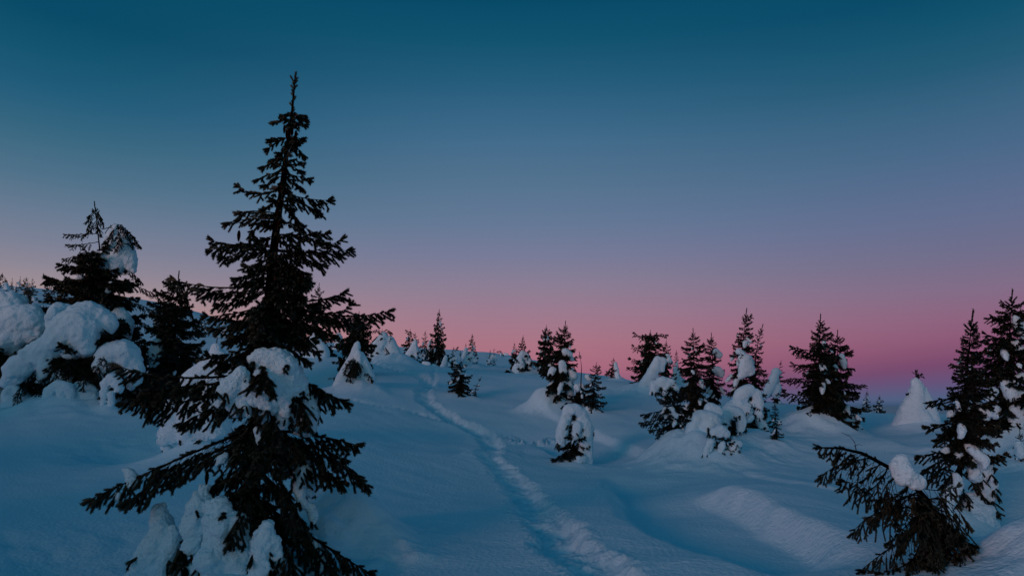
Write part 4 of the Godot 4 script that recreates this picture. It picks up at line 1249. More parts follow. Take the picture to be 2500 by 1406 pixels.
	spruce({"name": "spruce", "label": "dark drooping spruce between the left snow heap and the tallest spruce", "at": Vector3(-9.986, 1.007, -21), "trunk": [Vector3(0, 0, 0), Vector3(-0.045, 0.885, 0), Vector3(-0.091, 1.77, 0), Vector3(-0.224, 2.655, 0), Vector3(-0.286, 3.539, 0), Vector3(-0.27, 4.424, 0)], "radius": 1.188, "count": 129, "from": 0.15, "to": 0.97, "shape": 0.45, "separate": true, "seed": 1001, "cell": 0.044, "pads": 2, "pad": 0.75, "tiny": false,
		"twigs": [[Vector3(-0.304, 4.22, 0), Vector3(-0.493, 3.831, 0.062), Vector3(-0.645, 2.954, 0.062)], [Vector3(-0.284, 3.966, 0), Vector3(0.121, 3.587, 0), Vector3(0.436, 2.711, 0)], [Vector3(-0.286, 3.21, 0), Vector3(-0.67, 2.587, 0), Vector3(-0.66, 1.725, 0)], [Vector3(-0.145, 2.216, 0), Vector3(0.325, 1.725, 0), Vector3(0.541, 1.298, 0)], [Vector3(-0.314, 4.348, 0), Vector3(-0.115, 4.22, 0), Vector3(0.049, 3.713, 0)]],
		"snow": [[[-0.608, 2.444, 0.223, 0.161, -0.643, 2.139, 0.223, 0.223, -0.637, 1.774, 0.223, 0.161]], [[-0.354, 0.993, 0.124, 0.247, -0.087, 0.693, 0.124, 0.272]]]})
	spruce({"name": "snow_laden_spruce", "label": "snow-buried spruce on the left, domed top curling over to the right", "at": Vector3(-11.855, 1.198, -19.4), "trunk": [Vector3(0, 0, 0), Vector3(-0.05, 0.542, 0), Vector3(-0.085, 1.085, 0), Vector3(-0.11, 1.627, 0), Vector3(-0.132, 2.17, 0), Vector3(-0.153, 2.712, 0)], "radius": 1.28, "count": 129, "from": 0.02, "to": 0.75, "shape": 0.3, "separate": true, "seed": 1002, "cell": 0.05, "pads": 0, "pad": 1.0, "tiny": false,
		"twigs": [[Vector3(0.339, 2.005, 0.229), Vector3(0.788, 1.757, 0.572), Vector3(1.024, 1.367, 0.686)], [Vector3(0.305, 1.78, 0.229), Vector3(0.777, 1.422, 0.686), Vector3(0.893, 0.93, 0.8)], [Vector3(0.035, 1.668, 0.229), Vector3(0.475, 1.308, 0.8), Vector3(0.477, 0.875, 0.857)], [Vector3(-0.303, 1.668, 0.229), Vector3(-0.015, 1.308, 0.8), Vector3(-0.059, 1.036, 0.857)], [Vector3(-1.179, 1.444, 0.229), Vector3(-1.056, 1.149, 0.686), Vector3(-1.1, 0.771, 0.686)], [Vector3(-0.942, 1.332, 0.229), Vector3(-0.752, 0.879, 0.686), Vector3(-0.759, 0.448, 0.686)], [Vector3(0.453, 2.572, 0.229), Vector3(0.793, 2.413, 0.457), Vector3(0.945, 2.345, 0.457)], [Vector3(-0.54, 1.78, 0.229), Vector3(-0.299, 1.416, 0.8), Vector3(-0.341, 1.092, 0.8)], [Vector3(-1.477, 1.11, 0.229), Vector3(-1.366, 0.772, 0.572), Vector3(-1.37, 0.34, 0.572)], [Vector3(0.956, 1.444, 0.229), Vector3(1.358, 1.099, 0.572), Vector3(1.447, 0.61, 0.572)], [Vector3(0.598, 1.668, 0.229), Vector3(1.116, 1.095, 0.686), Vector3(1.107, 0.502, 0.686)]],
		"snow": [[[-0.112, 2.987, 0.114, 0.252, -0.239, 2.686, 0.229, 0.514, -0.472, 2.343, 0.252, 0.469, -0.9, 1.983, 0.229, 0.4, -1.414, 1.694, 0.171, 0.366, -1.792, 1.393, 0.114, 0.343, -2.049, 1.115, 0.057, 0.206], [-0.043, 2.872, 0.114, 0.389, 0.278, 2.872, 0.114, 0.32, 0.506, 2.736, 0.091, 0.24, 0.615, 2.591, 0.057, 0.149], [0.008, 2.617, 0.343, 0.434, 0.161, 2.213, 0.434, 0.32, 0.295, 1.989, 0.434, 0.206, -0.198, 1.884, 0.343, 0.252], [-0.818, 1.776, 0.286, 0.297, -0.893, 1.441, 0.286, 0.252, -0.986, 1.165, 0.252, 0.137]], [[-1.022, 3.003, -0.286, 0.343, -1.047, 2.686, -0.286, 0.274]], [[0.756, 1.78, 0.229, 0.366, 1.11, 1.874, 0.171, 0.366, 1.338, 1.506, 0.114, 0.274, 1.456, 1.058, 0.091, 0.183], [0.782, 1.497, 0.286, 0.32, 0.747, 1.163, 0.286, 0.183]], [[0.304, 0.938, 0.457, 0.229, 0.363, 0.556, 0.4, 0.412, 0.427, 0.121, 0.343, 0.594], [-0.46, 1.195, 0.343, 0.252, -0.273, 1.217, 0.343, 0.16]], [[-1.815, 0.778, 0.171, 0.252, -1.549, 0.612, 0.171, 0.206]]]})
	spruce({"name": "snow_laden_spruce", "label": "snow-covered spruce cut by the left edge of the photo", "at": Vector3(-14.503, 0.92, -20.4), "trunk": [Vector3(0, 0, 0), Vector3(-0.088, 0.694, 0), Vector3(-0.176, 1.388, 0), Vector3(-0.268, 2.082, 0), Vector3(-0.366, 2.776, 0), Vector3(-0.463, 3.469, 0)], "radius": 1.142, "count": 108, "from": 0.02, "to": 0.7, "shape": 0.3, "separate": true, "seed": 1003, "cell": 0.05, "pads": 2, "pad": 1.0, "tiny": false,
		"twigs": [[Vector3(0.384, 2.609, 0.12), Vector3(0.86, 2.459, 0.481), Vector3(1.01, 2.166, 0.481)], [Vector3(-0.067, 2.37, 0.12), Vector3(0.436, 1.984, 0.601), Vector3(0.432, 1.522, 0.601)], [Vector3(0.292, 2.37, 0.12), Vector3(0.798, 1.868, 0.601), Vector3(0.874, 1.407, 0.601)], [Vector3(-0.291, 2.251, 0.12), Vector3(-0.001, 1.753, 0.601), Vector3(-0.038, 1.293, 0.601)]],
		"snow": [[[-0.76, 2.922, 0, 0.577, -0.077, 3.112, 0.144, 0.505, 0.353, 3.232, 0.144, 0.409, 0.644, 3.066, 0.12, 0.24], [-0.299, 2.539, 0.24, 0.397, 0.266, 2.747, 0.18, 0.24, 0.675, 2.723, 0.18, 0.144]], [[-1.066, 3.707, -0.12, 0.421, -0.496, 3.679, -0.096, 0.385, -0.212, 3.544, -0.096, 0.216]], [[-0.298, 1.069, 0.24, 0.361, -0.139, 0.722, 0.24, 0.481]]]})
	spruce({"name": "snow_laden_sapling", "label": "arched snow-cased sapling in front of the left snow heap", "at": Vector3(-11.902, 1.293, -18.5), "trunk": [Vector3(0, 0, 0), Vector3(-0.025, 0.177, 0), Vector3(-0.051, 0.355, 0), Vector3(-0.056, 0.532, 0), Vector3(-0.06, 0.709, 0), Vector3(-0.065, 0.887, 0)], "radius": 0.262, "count": 13, "from": 0.1, "to": 0.8, "shape": 0.3, "separate": true, "seed": 1004, "cell": 0.028, "pads": 2, "pad": 0.75, "tiny": false,
		"twigs": [],
		"snow": [[[-0.298, 0.058, 0, 0.196, -0.309, 0.354, 0, 0.164, -0.282, 0.694, 0, 0.153, -0.084, 0.865, 0, 0.153, 0.169, 0.822, 0, 0.153, 0.288, 0.609, 0, 0.12, 0.269, 0.375, 0, 0.087], [0.058, 0.693, 0.109, 0.087, 0.153, 0.502, 0.109, 0.087, 0.15, 0.333, 0.109, 0.065], [-0.207, 0.016, 0, 0.262, 0.118, -0.026, 0, 0.24, 0.438, -0.005, 0, 0.218]]]})
	spruce({"name": "snow_laden_sapling", "label": "short sapling with a snow hood left of the tallest spruce's low branches", "at": Vector3(-10.454, 1.284, -18.5), "trunk": [Vector3(0, 0, 0), Vector3(-0.02, 0.2, 0), Vector3(-0.041, 0.401, 0), Vector3(-0.065, 0.601, 0), Vector3(-0.092, 0.802, 0), Vector3(-0.119, 1.002, 0)], "radius": 0.262, "count": 16, "from": 0.1, "to": 0.8, "shape": 0.3, "separate": true, "seed": 1005, "cell": 0.028, "pads": 2, "pad": 0.75, "tiny": false,
		"twigs": [],
		"snow": [[[-0.242, 0.915, 0.055, 0.142, -0.103, 1.043, 0.055, 0.164, 0.056, 0.958, 0.055, 0.142, 0.138, 0.766, 0.055, 0.098], [-0.234, 0.701, 0.087, 0.12, -0.239, 0.416, 0.087, 0.076, -0.222, 0.131, 0.087, 0.076], [-0.023, 0.658, 0.131, 0.087, -0.015, 0.342, 0.131, 0.087, -0.01, 0.069, 0.131, 0.087]]]})
	spruce({"name": "snow_laden_spruce", "label": "snow mound of a spruce hidden close behind the tallest spruce", "at": Vector3(-5.814, 0.629, -13.5), "trunk": [Vector3(0, 0, 0), Vector3(0.002, 0.434, 0), Vector3(0.003, 0.868, 0), Vector3(0.015, 1.302, 0), Vector3(0.039, 1.735, 0), Vector3(0.063, 2.169, 0)], "radius": 0.493, "count": 35, "from": 0.05, "to": 0.8, "shape": 0.5, "separate": true, "seed": 1006, "cell": 0.032, "pads": 16, "pad": 1.0, "tiny": false,
		"twigs": [],
		"snow": [[[0.074, 2.142, 0.04, 0.088, 0.102, 1.968, 0.04, 0.151, 0.248, 1.795, 0.04, 0.207, 0.481, 1.616, 0, 0.207], [-0.013, 1.731, 0.064, 0.207, -0.31, 1.497, 0.064, 0.223], [0.236, 1.536, 0.064, 0.223, 0.09, 1.38, 0.064, 0.207]], [[-0.563, 1.071, 0.04, 0.207, -0.617, 0.763, 0.04, 0.239, -0.633, 0.481, 0.04, 0.207], [-0.27, 0.955, 0.064, 0.255, -0.202, 0.573, 0.064, 0.286, -0.224, 0.345, 0.064, 0.239], [0.178, 1.11, 0.04, 0.27, 0.171, 0.649, 0.04, 0.318]], [[-0.727, 0.248, 0.08, 0.088, -0.653, 0.195, 0.08, 0.08]]]})
	spruce({"name": "spruce", "label": "dark spire showing just right of the tallest spruce's trunk", "at": Vector3(-10.115, 4.04, -36), "trunk": [Vector3(0, 0, 0), Vector3(-0.015, 0.733, 0), Vector3(-0.029, 1.466, 0), Vector3(-0.035, 2.199, 0), Vector3(-0.036, 2.931, 0), Vector3(-0.036, 3.664, 0)], "radius": 1.103, "count": 69, "from": 0.1, "to": 0.97, "shape": 0.8, "separate": false, "seed": 1007, "cell": 0.076, "pads": 7, "pad": 0.75, "tiny": false,
		"twigs": [],
		"snow": []})
	spruce({"name": "snow_laden_spruce", "label": "snow cone right of the tallest spruce's trunk, under the dark spire", "at": Vector3(-9.913, 3.911, -35), "trunk": [Vector3(0, 0, 0), Vector3(-0.011, 0.251, 0), Vector3(-0.022, 0.503, 0), Vector3(-0.033, 0.754, 0), Vector3(-0.044, 1.006, 0), Vector3(-0.055, 1.257, 0)], "radius": 0.643, "count": 27, "from": 0.03, "to": 0.97, "shape": 0.8, "separate": false, "seed": 1008, "cell": 0.073, "pads": 16, "pad": 1.0, "tiny": false,
		"twigs": [],
		"snow": [[[-0.007, 1.112, 0, 0.227, -0.07, 0.698, 0, 0.351, -0.215, 0.287, 0, 0.412], [0.18, 0.637, 0, 0.351, 0.343, 0.225, 0, 0.412]]]})
	spruce({"name": "snow_laden_spruce", "label": "snow-plastered spruce left of the dark bushy spruce", "at": Vector3(-9.926, 4.402, -40), "trunk": [Vector3(0, 0, 0), Vector3(-0.011, 0.286, 0), Vector3(-0.022, 0.571, 0), Vector3(-0.033, 0.857, 0), Vector3(-0.044, 1.142, 0), Vector3(-0.055, 1.428, 0)], "radius": 0.613, "count": 30, "from": 0.03, "to": 0.97, "shape": 0.8, "separate": false, "seed": 1009, "cell": 0.084, "pads": 16, "pad": 1.0, "tiny": true,
		"twigs": [],
		"snow": [[[-0.079, 1.13, 0.141, 0.189, 0.013, 0.612, 0.141, 0.283, 0.126, 0.143, 0.141, 0.306], [-0.286, 0.309, 0.118, 0.212]]]})
	spruce({"name": "spruce", "label": "dark bushy spruce standing behind the small snow cone", "at": Vector3(-5.937, 2.6, -27), "trunk": [Vector3(0, 0, 0), Vector3(-0.012, 0.5, 0), Vector3(-0.024, 1, 0), Vector3(-0.036, 1.499, 0), Vector3(-0.046, 1.999, 0), Vector3(-0.056, 2.499, 0)], "radius": 1.018, "count": 105, "from": 0.15, "to": 0.97, "shape": 0.5, "separate": false, "seed": 1010, "cell": 0.057, "pads": 7, "pad": 0.75, "tiny": false,
		"twigs": [[Vector3(-0.125, 0.901, 0), Vector3(-0.485, 0.774, 0), Vector3(-0.957, 0.679, 0)], [Vector3(-0.134, 2.016, 0), Vector3(0.183, 2.096, 0), Vector3(0.371, 2.209, 0)]],
		"snow": []})
	spruce({"name": "snow_laden_spruce", "label": "small spruce cased in a pointed snow cone with dark open sides", "at": Vector3(-5.125, 2.11, -23), "trunk": [Vector3(0, 0, 0), Vector3(-0.011, 0.317, 0), Vector3(-0.021, 0.634, 0), Vector3(-0.027, 0.95, 0), Vector3(-0.021, 1.267, 0), Vector3(-0.015, 1.584, 0)], "radius": 0.407, "count": 35, "from": 0.1, "to": 0.9, "shape": 0.6, "separate": true, "seed": 1011, "cell": 0.05, "pads": 16, "pad": 1.0, "tiny": false,
		"twigs": [[Vector3(-0.034, 1.088, 0.136), Vector3(-0.163, 0.829, 0.461), Vector3(-0.238, 0.537, 0.542)], [Vector3(-0.006, 1.048, 0.136), Vector3(0.03, 0.762, 0.488), Vector3(-0.013, 0.457, 0.596)], [Vector3(-0.003, 0.981, 0.136), Vector3(-0.081, 0.704, 0.339), Vector3(-0.21, 0.333, 0.407)], [Vector3(-0.001, 0.914, 0.136), Vector3(-0.016, 0.636, 0.379), Vector3(-0.077, 0.305, 0.461)], [Vector3(0.024, 0.981, 0.136), Vector3(0.114, 0.702, 0.379), Vector3(0.082, 0.463, 0.434)], [Vector3(0.206, 0.721, 0), Vector3(0.453, 0.512, 0.19), Vector3(0.572, 0.313, 0.217)], [Vector3(-0.006, 1.048, 0.136), Vector3(0.14, 0.836, 0.339), Vector3(0.223, 0.636, 0.379)]],
		"snow": [[[-0, 1.557, 0, 0.081, -0.015, 1.392, 0.027, 0.136, -0.12, 1.124, 0, 0.136, -0.321, 0.793, -0.108, 0.149, -0.468, 0.39, -0.108, 0.217, -0.579, 0.12, 0, 0.19], [0.123, 1.151, 0, 0.136, 0.259, 0.724, -0.068, 0.217, 0.38, 0.322, -0.068, 0.271], [0.065, 1.17, 0.108, 0.136, 0.126, 0.869, 0.217, 0.081], [-0.057, 0.117, 0.108, 0.217, 0.184, 0.078, 0.108, 0.217]]]})
	spruce({"name": "snow_laden_spruce", "label": "rounded snow-capped spruce with twigs sticking out of its top", "at": Vector3(-6.288, 3.651, -34), "trunk": [Vector3(0, 0, 0), Vector3(-0.008, 0.312, 0), Vector3(-0.021, 0.624, 0), Vector3(-0.042, 0.935, 0), Vector3(-0.064, 1.247, 0), Vector3(-0.085, 1.559, 0)], "radius": 0.601, "count": 39, "from": 0.1, "to": 0.9, "shape": 0.4, "separate": false, "seed": 1012, "cell": 0.07, "pads": 16, "pad": 1.0, "tiny": false,
		"twigs": [[Vector3(-0.083, 1.478, 0), Vector3(-0.348, 1.599, 0), Vector3(-0.645, 1.478, 0)], [Vector3(-0.083, 1.478, 0), Vector3(0.155, 1.599, 0), Vector3(0.381, 1.438, 0)], [Vector3(-0.081, 1.418, 0), Vector3(-0.493, 1.116, 0), Vector3(-0.625, 0.876, 0)], [Vector3(0.015, 0.799, 0.2), Vector3(0.249, 0.588, 0.361), Vector3(0.361, 0.368, 0.401)]],
		"snow": [[[0.001, 1.308, 0.1, 0.2, -0.057, 0.942, 0.16, 0.321, -0.336, 0.706, 0.12, 0.321, -0.608, 0.356, 0, 0.321, -0.599, 0.077, 0, 0.28], [0.272, 1.016, 0, 0.301, 0.447, 0.515, 0, 0.361, 0.658, 0.117, 0, 0.321], [-0.189, 0.349, 0.1, 0.321, 0.083, 0.03, 0.12, 0.321]]]})
	spruce({"name": "spruce", "label": "left dark spruce of the ridge clump beside the rounded snow-capped one", "at": Vector3(-6.265, 4.215, -42), "trunk": [Vector3(0, 0, 0), Vector3(0.015, 0.364, 0), Vector3(0.03, 0.728, 0), Vector3(0.047, 1.093, 0), Vector3(0.064, 1.457, 0), Vector3(0.081, 1.821, 0)], "radius": 0.579, "count": 51, "from": 0.03, "to": 0.97, "shape": 0.8, "separate": false, "seed": 1013, "cell": 0.088, "pads": 7, "pad": 0.75, "tiny": true,
		"twigs": [],
		"snow": []})
	spruce({"name": "snow_laden_spruce", "label": "snow-draped spruce in front of the ridge clump", "at": Vector3(-5.422, 3.796, -38.5), "trunk": [Vector3(0, 0, 0), Vector3(0.009, 0.339, 0), Vector3(0.019, 0.678, 0), Vector3(0.026, 1.018, 0), Vector3(0.029, 1.357, 0), Vector3(0.031, 1.696, 0)], "radius": 0.59, "count": 36, "from": 0.03, "to": 0.97, "shape": 0.8, "separate": false, "seed": 1014, "cell": 0.081, "pads": 16, "pad": 1.0, "tiny": true,
		"twigs": [[Vector3(0.033, 1.605, 0), Vector3(-0.199, 1.787, 0), Vector3(-0.451, 1.879, 0)]],
		"snow": [[[0.058, 1.186, 0.113, 0.136, -0.088, 0.8, 0.136, 0.204, -0.304, 0.417, 0.136, 0.25], [0.089, 0.801, 0.113, 0.181, 0.143, 0.418, 0.113, 0.136], [-0.436, 0.149, 0.113, 0.181]]]})
	spruce({"name": "spruce", "label": "thin dark spruce left of the tall pointed ridge spruce", "at": Vector3(-5.125, 3.968, -41), "trunk": [Vector3(0, 0, 0), Vector3(-0.007, 0.374, 0), Vector3(-0.014, 0.747, 0), Vector3(-0.017, 1.121, 0), Vector3(-0.015, 1.494, 0), Vector3(-0.013, 1.868, 0)], "radius": 0.44, "count": 45, "from": 0.03, "to": 0.97, "shape": 0.8, "separate": false, "seed": 1015, "cell": 0.086, "pads": 7, "pad": 0.75, "tiny": true,
		"twigs": [],
		"snow": []})
	spruce({"name": "spruce", "label": "short spruce pressed against the left side of the tall pointed ridge spruce", "at": Vector3(-4.633, 3.849, -40.5), "trunk": [Vector3(0, 0, 0), Vector3(-0.006, 0.358, 0), Vector3(-0.012, 0.717, 0), Vector3(-0.012, 1.075, 0), Vector3(-0.01, 1.434, 0), Vector3(-0.008, 1.792, 0)], "radius": 0.403, "count": 42, "from": 0.03, "to": 0.97, "shape": 0.8, "separate": false, "seed": 1016, "cell": 0.085, "pads": 7, "pad": 0.75, "tiny": true,
		"twigs": [],
		"snow": [[[-0.154, 1.375, 0.119, 0.095, -0.194, 1.018, 0.119, 0.119]]]})
	spruce({"name": "spruce", "label": "tall narrow pointed spruce on the ridge, highest of the middle", "at": Vector3(-4.222, 3.745, -40), "trunk": [Vector3(0, 0, 0), Vector3(-0.01, 0.627, 0), Vector3(-0.021, 1.253, 0), Vector3(-0.022, 1.88, 0), Vector3(-0.014, 2.507, 0), Vector3(-0.006, 3.133, 0)], "radius": 0.674, "count": 99, "from": 0.05, "to": 0.97, "shape": 0.75, "separate": false, "seed": 1017, "cell": 0.084, "pads": 7, "pad": 0.75, "tiny": true,
		"twigs": [],
		"snow": [[[0.066, 2.544, 0.141, 0.08, 0.092, 2.402, 0.141, 0.071]]]})
	spruce({"name": "snow_capped_stump", "label": "round snow-capped stump in the snow before the ridge clump", "at": Vector3(-4.066, 3.52, -36.5), "trunk": [Vector3(0, 0, 0), Vector3(-0, 0.037, 0), Vector3(-0.001, 0.075, 0), Vector3(-0.001, 0.112, 0), Vector3(-0.002, 0.149, 0), Vector3(-0.002, 0.186, 0)], "radius": 0.112, "count": 7, "from": 0.03, "to": 0.97, "shape": 0.8, "separate": false, "seed": 1018, "cell": 0.077, "pads": 2, "pad": 0.75, "tiny": false,
		"twigs": [],
		"snow": [[[-0.044, 0.122, 0, 0.118, 0.107, 0.059, 0, 0.108], [0.002, -0.027, 0, 0.108]]]})
	spruce({"name": "snow_laden_sapling", "label": "low snow lump left of the tall pointed ridge spruce's foot", "at": Vector3(-4.68, 3.667, -38), "trunk": [Vector3(0, 0, 0), Vector3(-0.001, 0.06, 0), Vector3(-0.002, 0.12, 0), Vector3(-0.003, 0.18, 0), Vector3(-0.004, 0.24, 0), Vector3(-0.004, 0.3, 0)], "radius": 0.175, "count": 9, "from": 0.03, "to": 0.97, "shape": 0.8, "separate": false, "seed": 1019, "cell": 0.08, "pads": 2, "pad": 0.75, "tiny": true,
		"twigs": [],
		"snow": [[[-0.091, 0.166, 0, 0.157, 0.133, 0.122, 0, 0.157]]]})
	spruce({"name": "snow_laden_sapling", "label": "slim snow pillar right of the tall pointed ridge spruce's foot", "at": Vector3(-3.631, 3.525, -38), "trunk": [Vector3(0, 0, 0), Vector3(-0.002, 0.142, 0), Vector3(-0.004, 0.284, 0), Vector3(-0.006, 0.425, 0), Vector3(-0.008, 0.567, 0), Vector3(-0.01, 0.709, 0)], "radius": 0.175, "count": 9, "from": 0.03, "to": 0.97, "shape": 0.8, "separate": false, "seed": 1020, "cell": 0.08, "pads": 2, "pad": 0.75, "tiny": true,
		"twigs": [],
		"snow": [[[0.013, 0.687, 0, 0.112, -0.027, 0.398, 0, 0.146, -0.112, 0.109, 0, 0.179]]]})
	spruce({"name": "spruce", "label": "thin ragged spruce with forked top and snow on its right side", "at": Vector3(-3.187, 3.421, -37), "trunk": [Vector3(0, 0, 0), Vector3(0.011, 0.236, 0), Vector3(0.022, 0.472, 0), Vector3(0.032, 0.708, 0), Vector3(0.051, 0.945, 0), Vector3(0.072, 1.181, 0)], "radius": 0.368, "count": 30, "from": 0.03, "to": 0.97, "shape": 0.8, "separate": false, "seed": 1021, "cell": 0.078, "pads": 7, "pad": 0.75, "tiny": true,
		"twigs": [[Vector3(0.073, 1.072, 0), Vector3(0.181, 1.116, 0), Vector3(0.289, 1.181, 0)]],
		"snow": [[[0.188, 0.638, 0, 0.109, 0.192, 0.313, 0, 0.131], [-0.125, 0.265, 0.087, 0.109]]]})
	spruce({"name": "spruce", "label": "dark-topped ridge spruce standing on a snow skirt", "at": Vector3(-2.389, 3.826, -42), "trunk": [Vector3(0, 0, 0), Vector3(-0.003, 0.387, 0), Vector3(-0.007, 0.774, 0), Vector3(-0.01, 1.162, 0), Vector3(-0.014, 1.549, 0), Vector3(-0.017, 1.936, 0)], "radius": 0.45, "count": 51, "from": 0.25, "to": 0.97, "shape": 0.8, "separate": false, "seed": 1022, "cell": 0.088, "pads": 7, "pad": 0.75, "tiny": true,
		"twigs": [],
		"snow": [[[-0.002, 0.84, 0.099, 0.148, -0.146, 0.52, 0.099, 0.223, -0.315, 0.226, 0.099, 0.247], [0.175, 0.422, 0.099, 0.173]]]})
	spruce({"name": "spruce", "label": "small snowy spruce left of the dark-topped ridge spruce", "at": Vector3(-2.918, 4.123, -44), "trunk": [Vector3(0, 0, 0), Vector3(-0.003, 0.247, 0), Vector3(-0.005, 0.494, 0), Vector3(-0.008, 0.741, 0), Vector3(-0.01, 0.988, 0), Vector3(-0.013, 1.235, 0)], "radius": 0.303, "count": 27, "from": 0.03, "to": 0.97, "shape": 0.8, "separate": false, "seed": 1023, "cell": 0.092, "pads": 7, "pad": 0.75, "tiny": true,
		"twigs": [],
		"snow": [[[0.022, 1.02, 0.104, 0.104, -0.052, 0.71, 0.104, 0.156, -0.126, 0.453, 0.104, 0.156]]]})
	spruce({"name": "spruce", "label": "sparse little spruce alone on the slope right of the track", "at": Vector3(-1.816, 1.827, -24), "trunk": [Vector3(0, 0, 0), Vector3(0.002, 0.312, 0), Vector3(0.004, 0.623, 0), Vector3(0.012, 0.935, 0), Vector3(0.025, 1.246, 0), Vector3(0.038, 1.558, 0)], "radius": 0.594, "count": 62, "from": 0.08, "to": 0.8, "shape": 0.75, "separate": true, "seed": 1024, "cell": 0.05, "pads": 7, "pad": 0.75, "tiny": false,
		"twigs": [],
		"snow": [[[-0.059, 0.977, 0.113, 0.071, 0.082, 0.894, 0.113, 0.071]], [[-0.078, 0.052, 0.071, 0.085, 0.117, 0.066, 0.071, 0.099]]]})
	spruce({"name": "spruce", "label": "leaning sapling at the right foot of the sparse little spruce", "at": Vector3(-1.302, 1.798, -23.8), "trunk": [Vector3(0, 0, 0), Vector3(0.025, 0.142, 0), Vector3(0.051, 0.285, 0), Vector3(0.076, 0.427, 0), Vector3(0.142, 0.57, 0), Vector3(0.217, 0.712, 0)], "radius": 0.224, "count": 16, "from": 0.1, "to": 0.8, "shape": 0.8, "separate": true, "seed": 1025, "cell": 0.05, "pads": 7, "pad": 0.75, "tiny": false,
		"twigs": [],
		"snow": [[[0.031, 0.079, 0.07, 0.056, 0.142, 0.066, 0.07, 0.056]]]})
	spruce({"name": "spruce", "label": "left of two tiny snowy spruces on the bare crest", "at": Vector3(-1.457, 4.08, -46), "trunk": [Vector3(0, 0, 0), Vector3(0.004, 0.208, 0), Vector3(0.009, 0.415, 0), Vector3(0.013, 0.623, 0), Vector3(0.018, 0.83, 0), Vector3(0.022, 1.038, 0)], "radius": 0.282, "count": 27, "from": 0.03, "to": 0.97, "shape": 0.8, "separate": false, "seed": 1026, "cell": 0.097, "pads": 7, "pad": 0.75, "tiny": true,
		"twigs": [],
		"snow": [[[0.108, 0.626, 0.108, 0.095, 0.083, 0.303, 0.108, 0.108]]]})
	spruce({"name": "spruce", "label": "right of two tiny snowy spruces on the bare crest", "at": Vector3(-1.2, 4.097, -46.5), "trunk": [Vector3(0, 0, 0), Vector3(-0.001, 0.234, 0), Vector3(-0.002, 0.467, 0), Vector3(-0.003, 0.701, 0), Vector3(-0.004, 0.934, 0), Vector3(-0.005, 1.168, 0)], "radius": 0.214, "count": 21, "from": 0.03, "to": 0.97, "shape": 0.8, "separate": false, "seed": 1027, "cell": 0.098, "pads": 7, "pad": 0.75, "tiny": true,
		"twigs": [],
		"snow": [[[0.082, 0.751, 0.11, 0.082, 0.111, 0.371, 0.11, 0.11]]]})
	spruce({"name": "snowy_sapling", "label": "bent snowy twigs poking out of the crest", "at": Vector3(-0.658, 5.37, -56), "trunk": [Vector3(0, 0, 0), Vector3(-0.04, 0.098, 0), Vector3(-0.079, 0.197, 0), Vector3(-0.119, 0.295, 0), Vector3(-0.185, 0.393, 0), Vector3(-0.264, 0.491, 0)], "radius": 0.3, "count": 12, "from": 0.03, "to": 0.97, "shape": 0.8, "separate": false, "seed": 1028, "cell": 0.118, "pads": 2, "pad": 0.75, "tiny": true,
		"twigs": [[Vector3(-0.132, 0.327, 0), Vector3(-0.33, 0.459, 0), Vector3(-0.495, 0.426, 0)]],
		"snow": [[[0.067, 0.254, 0.099, 0.132, 0.33, 0.189, 0.099, 0.115]]]})
	spruce({"name": "spruce", "label": "dark spruce rising behind the snow-draped cone on the crest", "at": Vector3(0.586, 3.389, -40), "trunk": [Vector3(0, 0, 0), Vector3(0.001, 0.412, 0), Vector3(0.002, 0.824, 0), Vector3(0.004, 1.237, 0), Vector3(0.028, 1.649, 0), Vector3(0.052, 2.061, 0)], "radius": 0.552, "count": 54, "from": 0.1, "to": 0.97, "shape": 0.8, "separate": false, "seed": 1029, "cell": 0.084, "pads": 7, "pad": 0.75, "tiny": true,
		"twigs": [],
		"snow": []})
	spruce({"name": "spruce", "label": "short dark spruce left of the snow-draped cone on the crest", "at": Vector3(0.123, 3.635, -42), "trunk": [Vector3(0, 0, 0), Vector3(0, 0.321, 0), Vector3(0, 0.643, 0), Vector3(0.004, 0.964, 0), Vector3(0.015, 1.285, 0), Vector3(0.025, 1.606, 0)], "radius": 0.45, "count": 36, "from": 0.03, "to": 0.97, "shape": 0.8, "separate": false, "seed": 1030, "cell": 0.088, "pads": 7, "pad": 0.75, "tiny": true,
		"twigs": [],
		"snow": []})
	spruce({"name": "snow_laden_spruce", "label": "snow-draped cone-shaped spruce on the crest", "at": Vector3(0.623, 3.163, -38), "trunk": [Vector3(0, 0, 0), Vector3(0.001, 0.268, 0), Vector3(0.001, 0.535, 0), Vector3(0.008, 0.803, 0), Vector3(0.017, 1.071, 0), Vector3(0.026, 1.339, 0)], "radius": 0.873, "count": 45, "from": 0.03, "to": 0.97, "shape": 0.5, "separate": false, "seed": 1031, "cell": 0.07, "pads": 16, "pad": 1.0, "tiny": true,
		"twigs": [],
		"snow": [[[-0.043, 1.241, 0.112, 0.157, -0.223, 0.796, 0.134, 0.224, -0.357, 0.288, 0.134, 0.224], [0.135, 1.109, 0.09, 0.179, 0.313, 0.713, 0.045, 0.202, 0.445, 0.358, 0.045, 0.134], [-0.047, 0.612, 0.269, 0.134, -0.092, 0.216, 0.269, 0.112]]]})
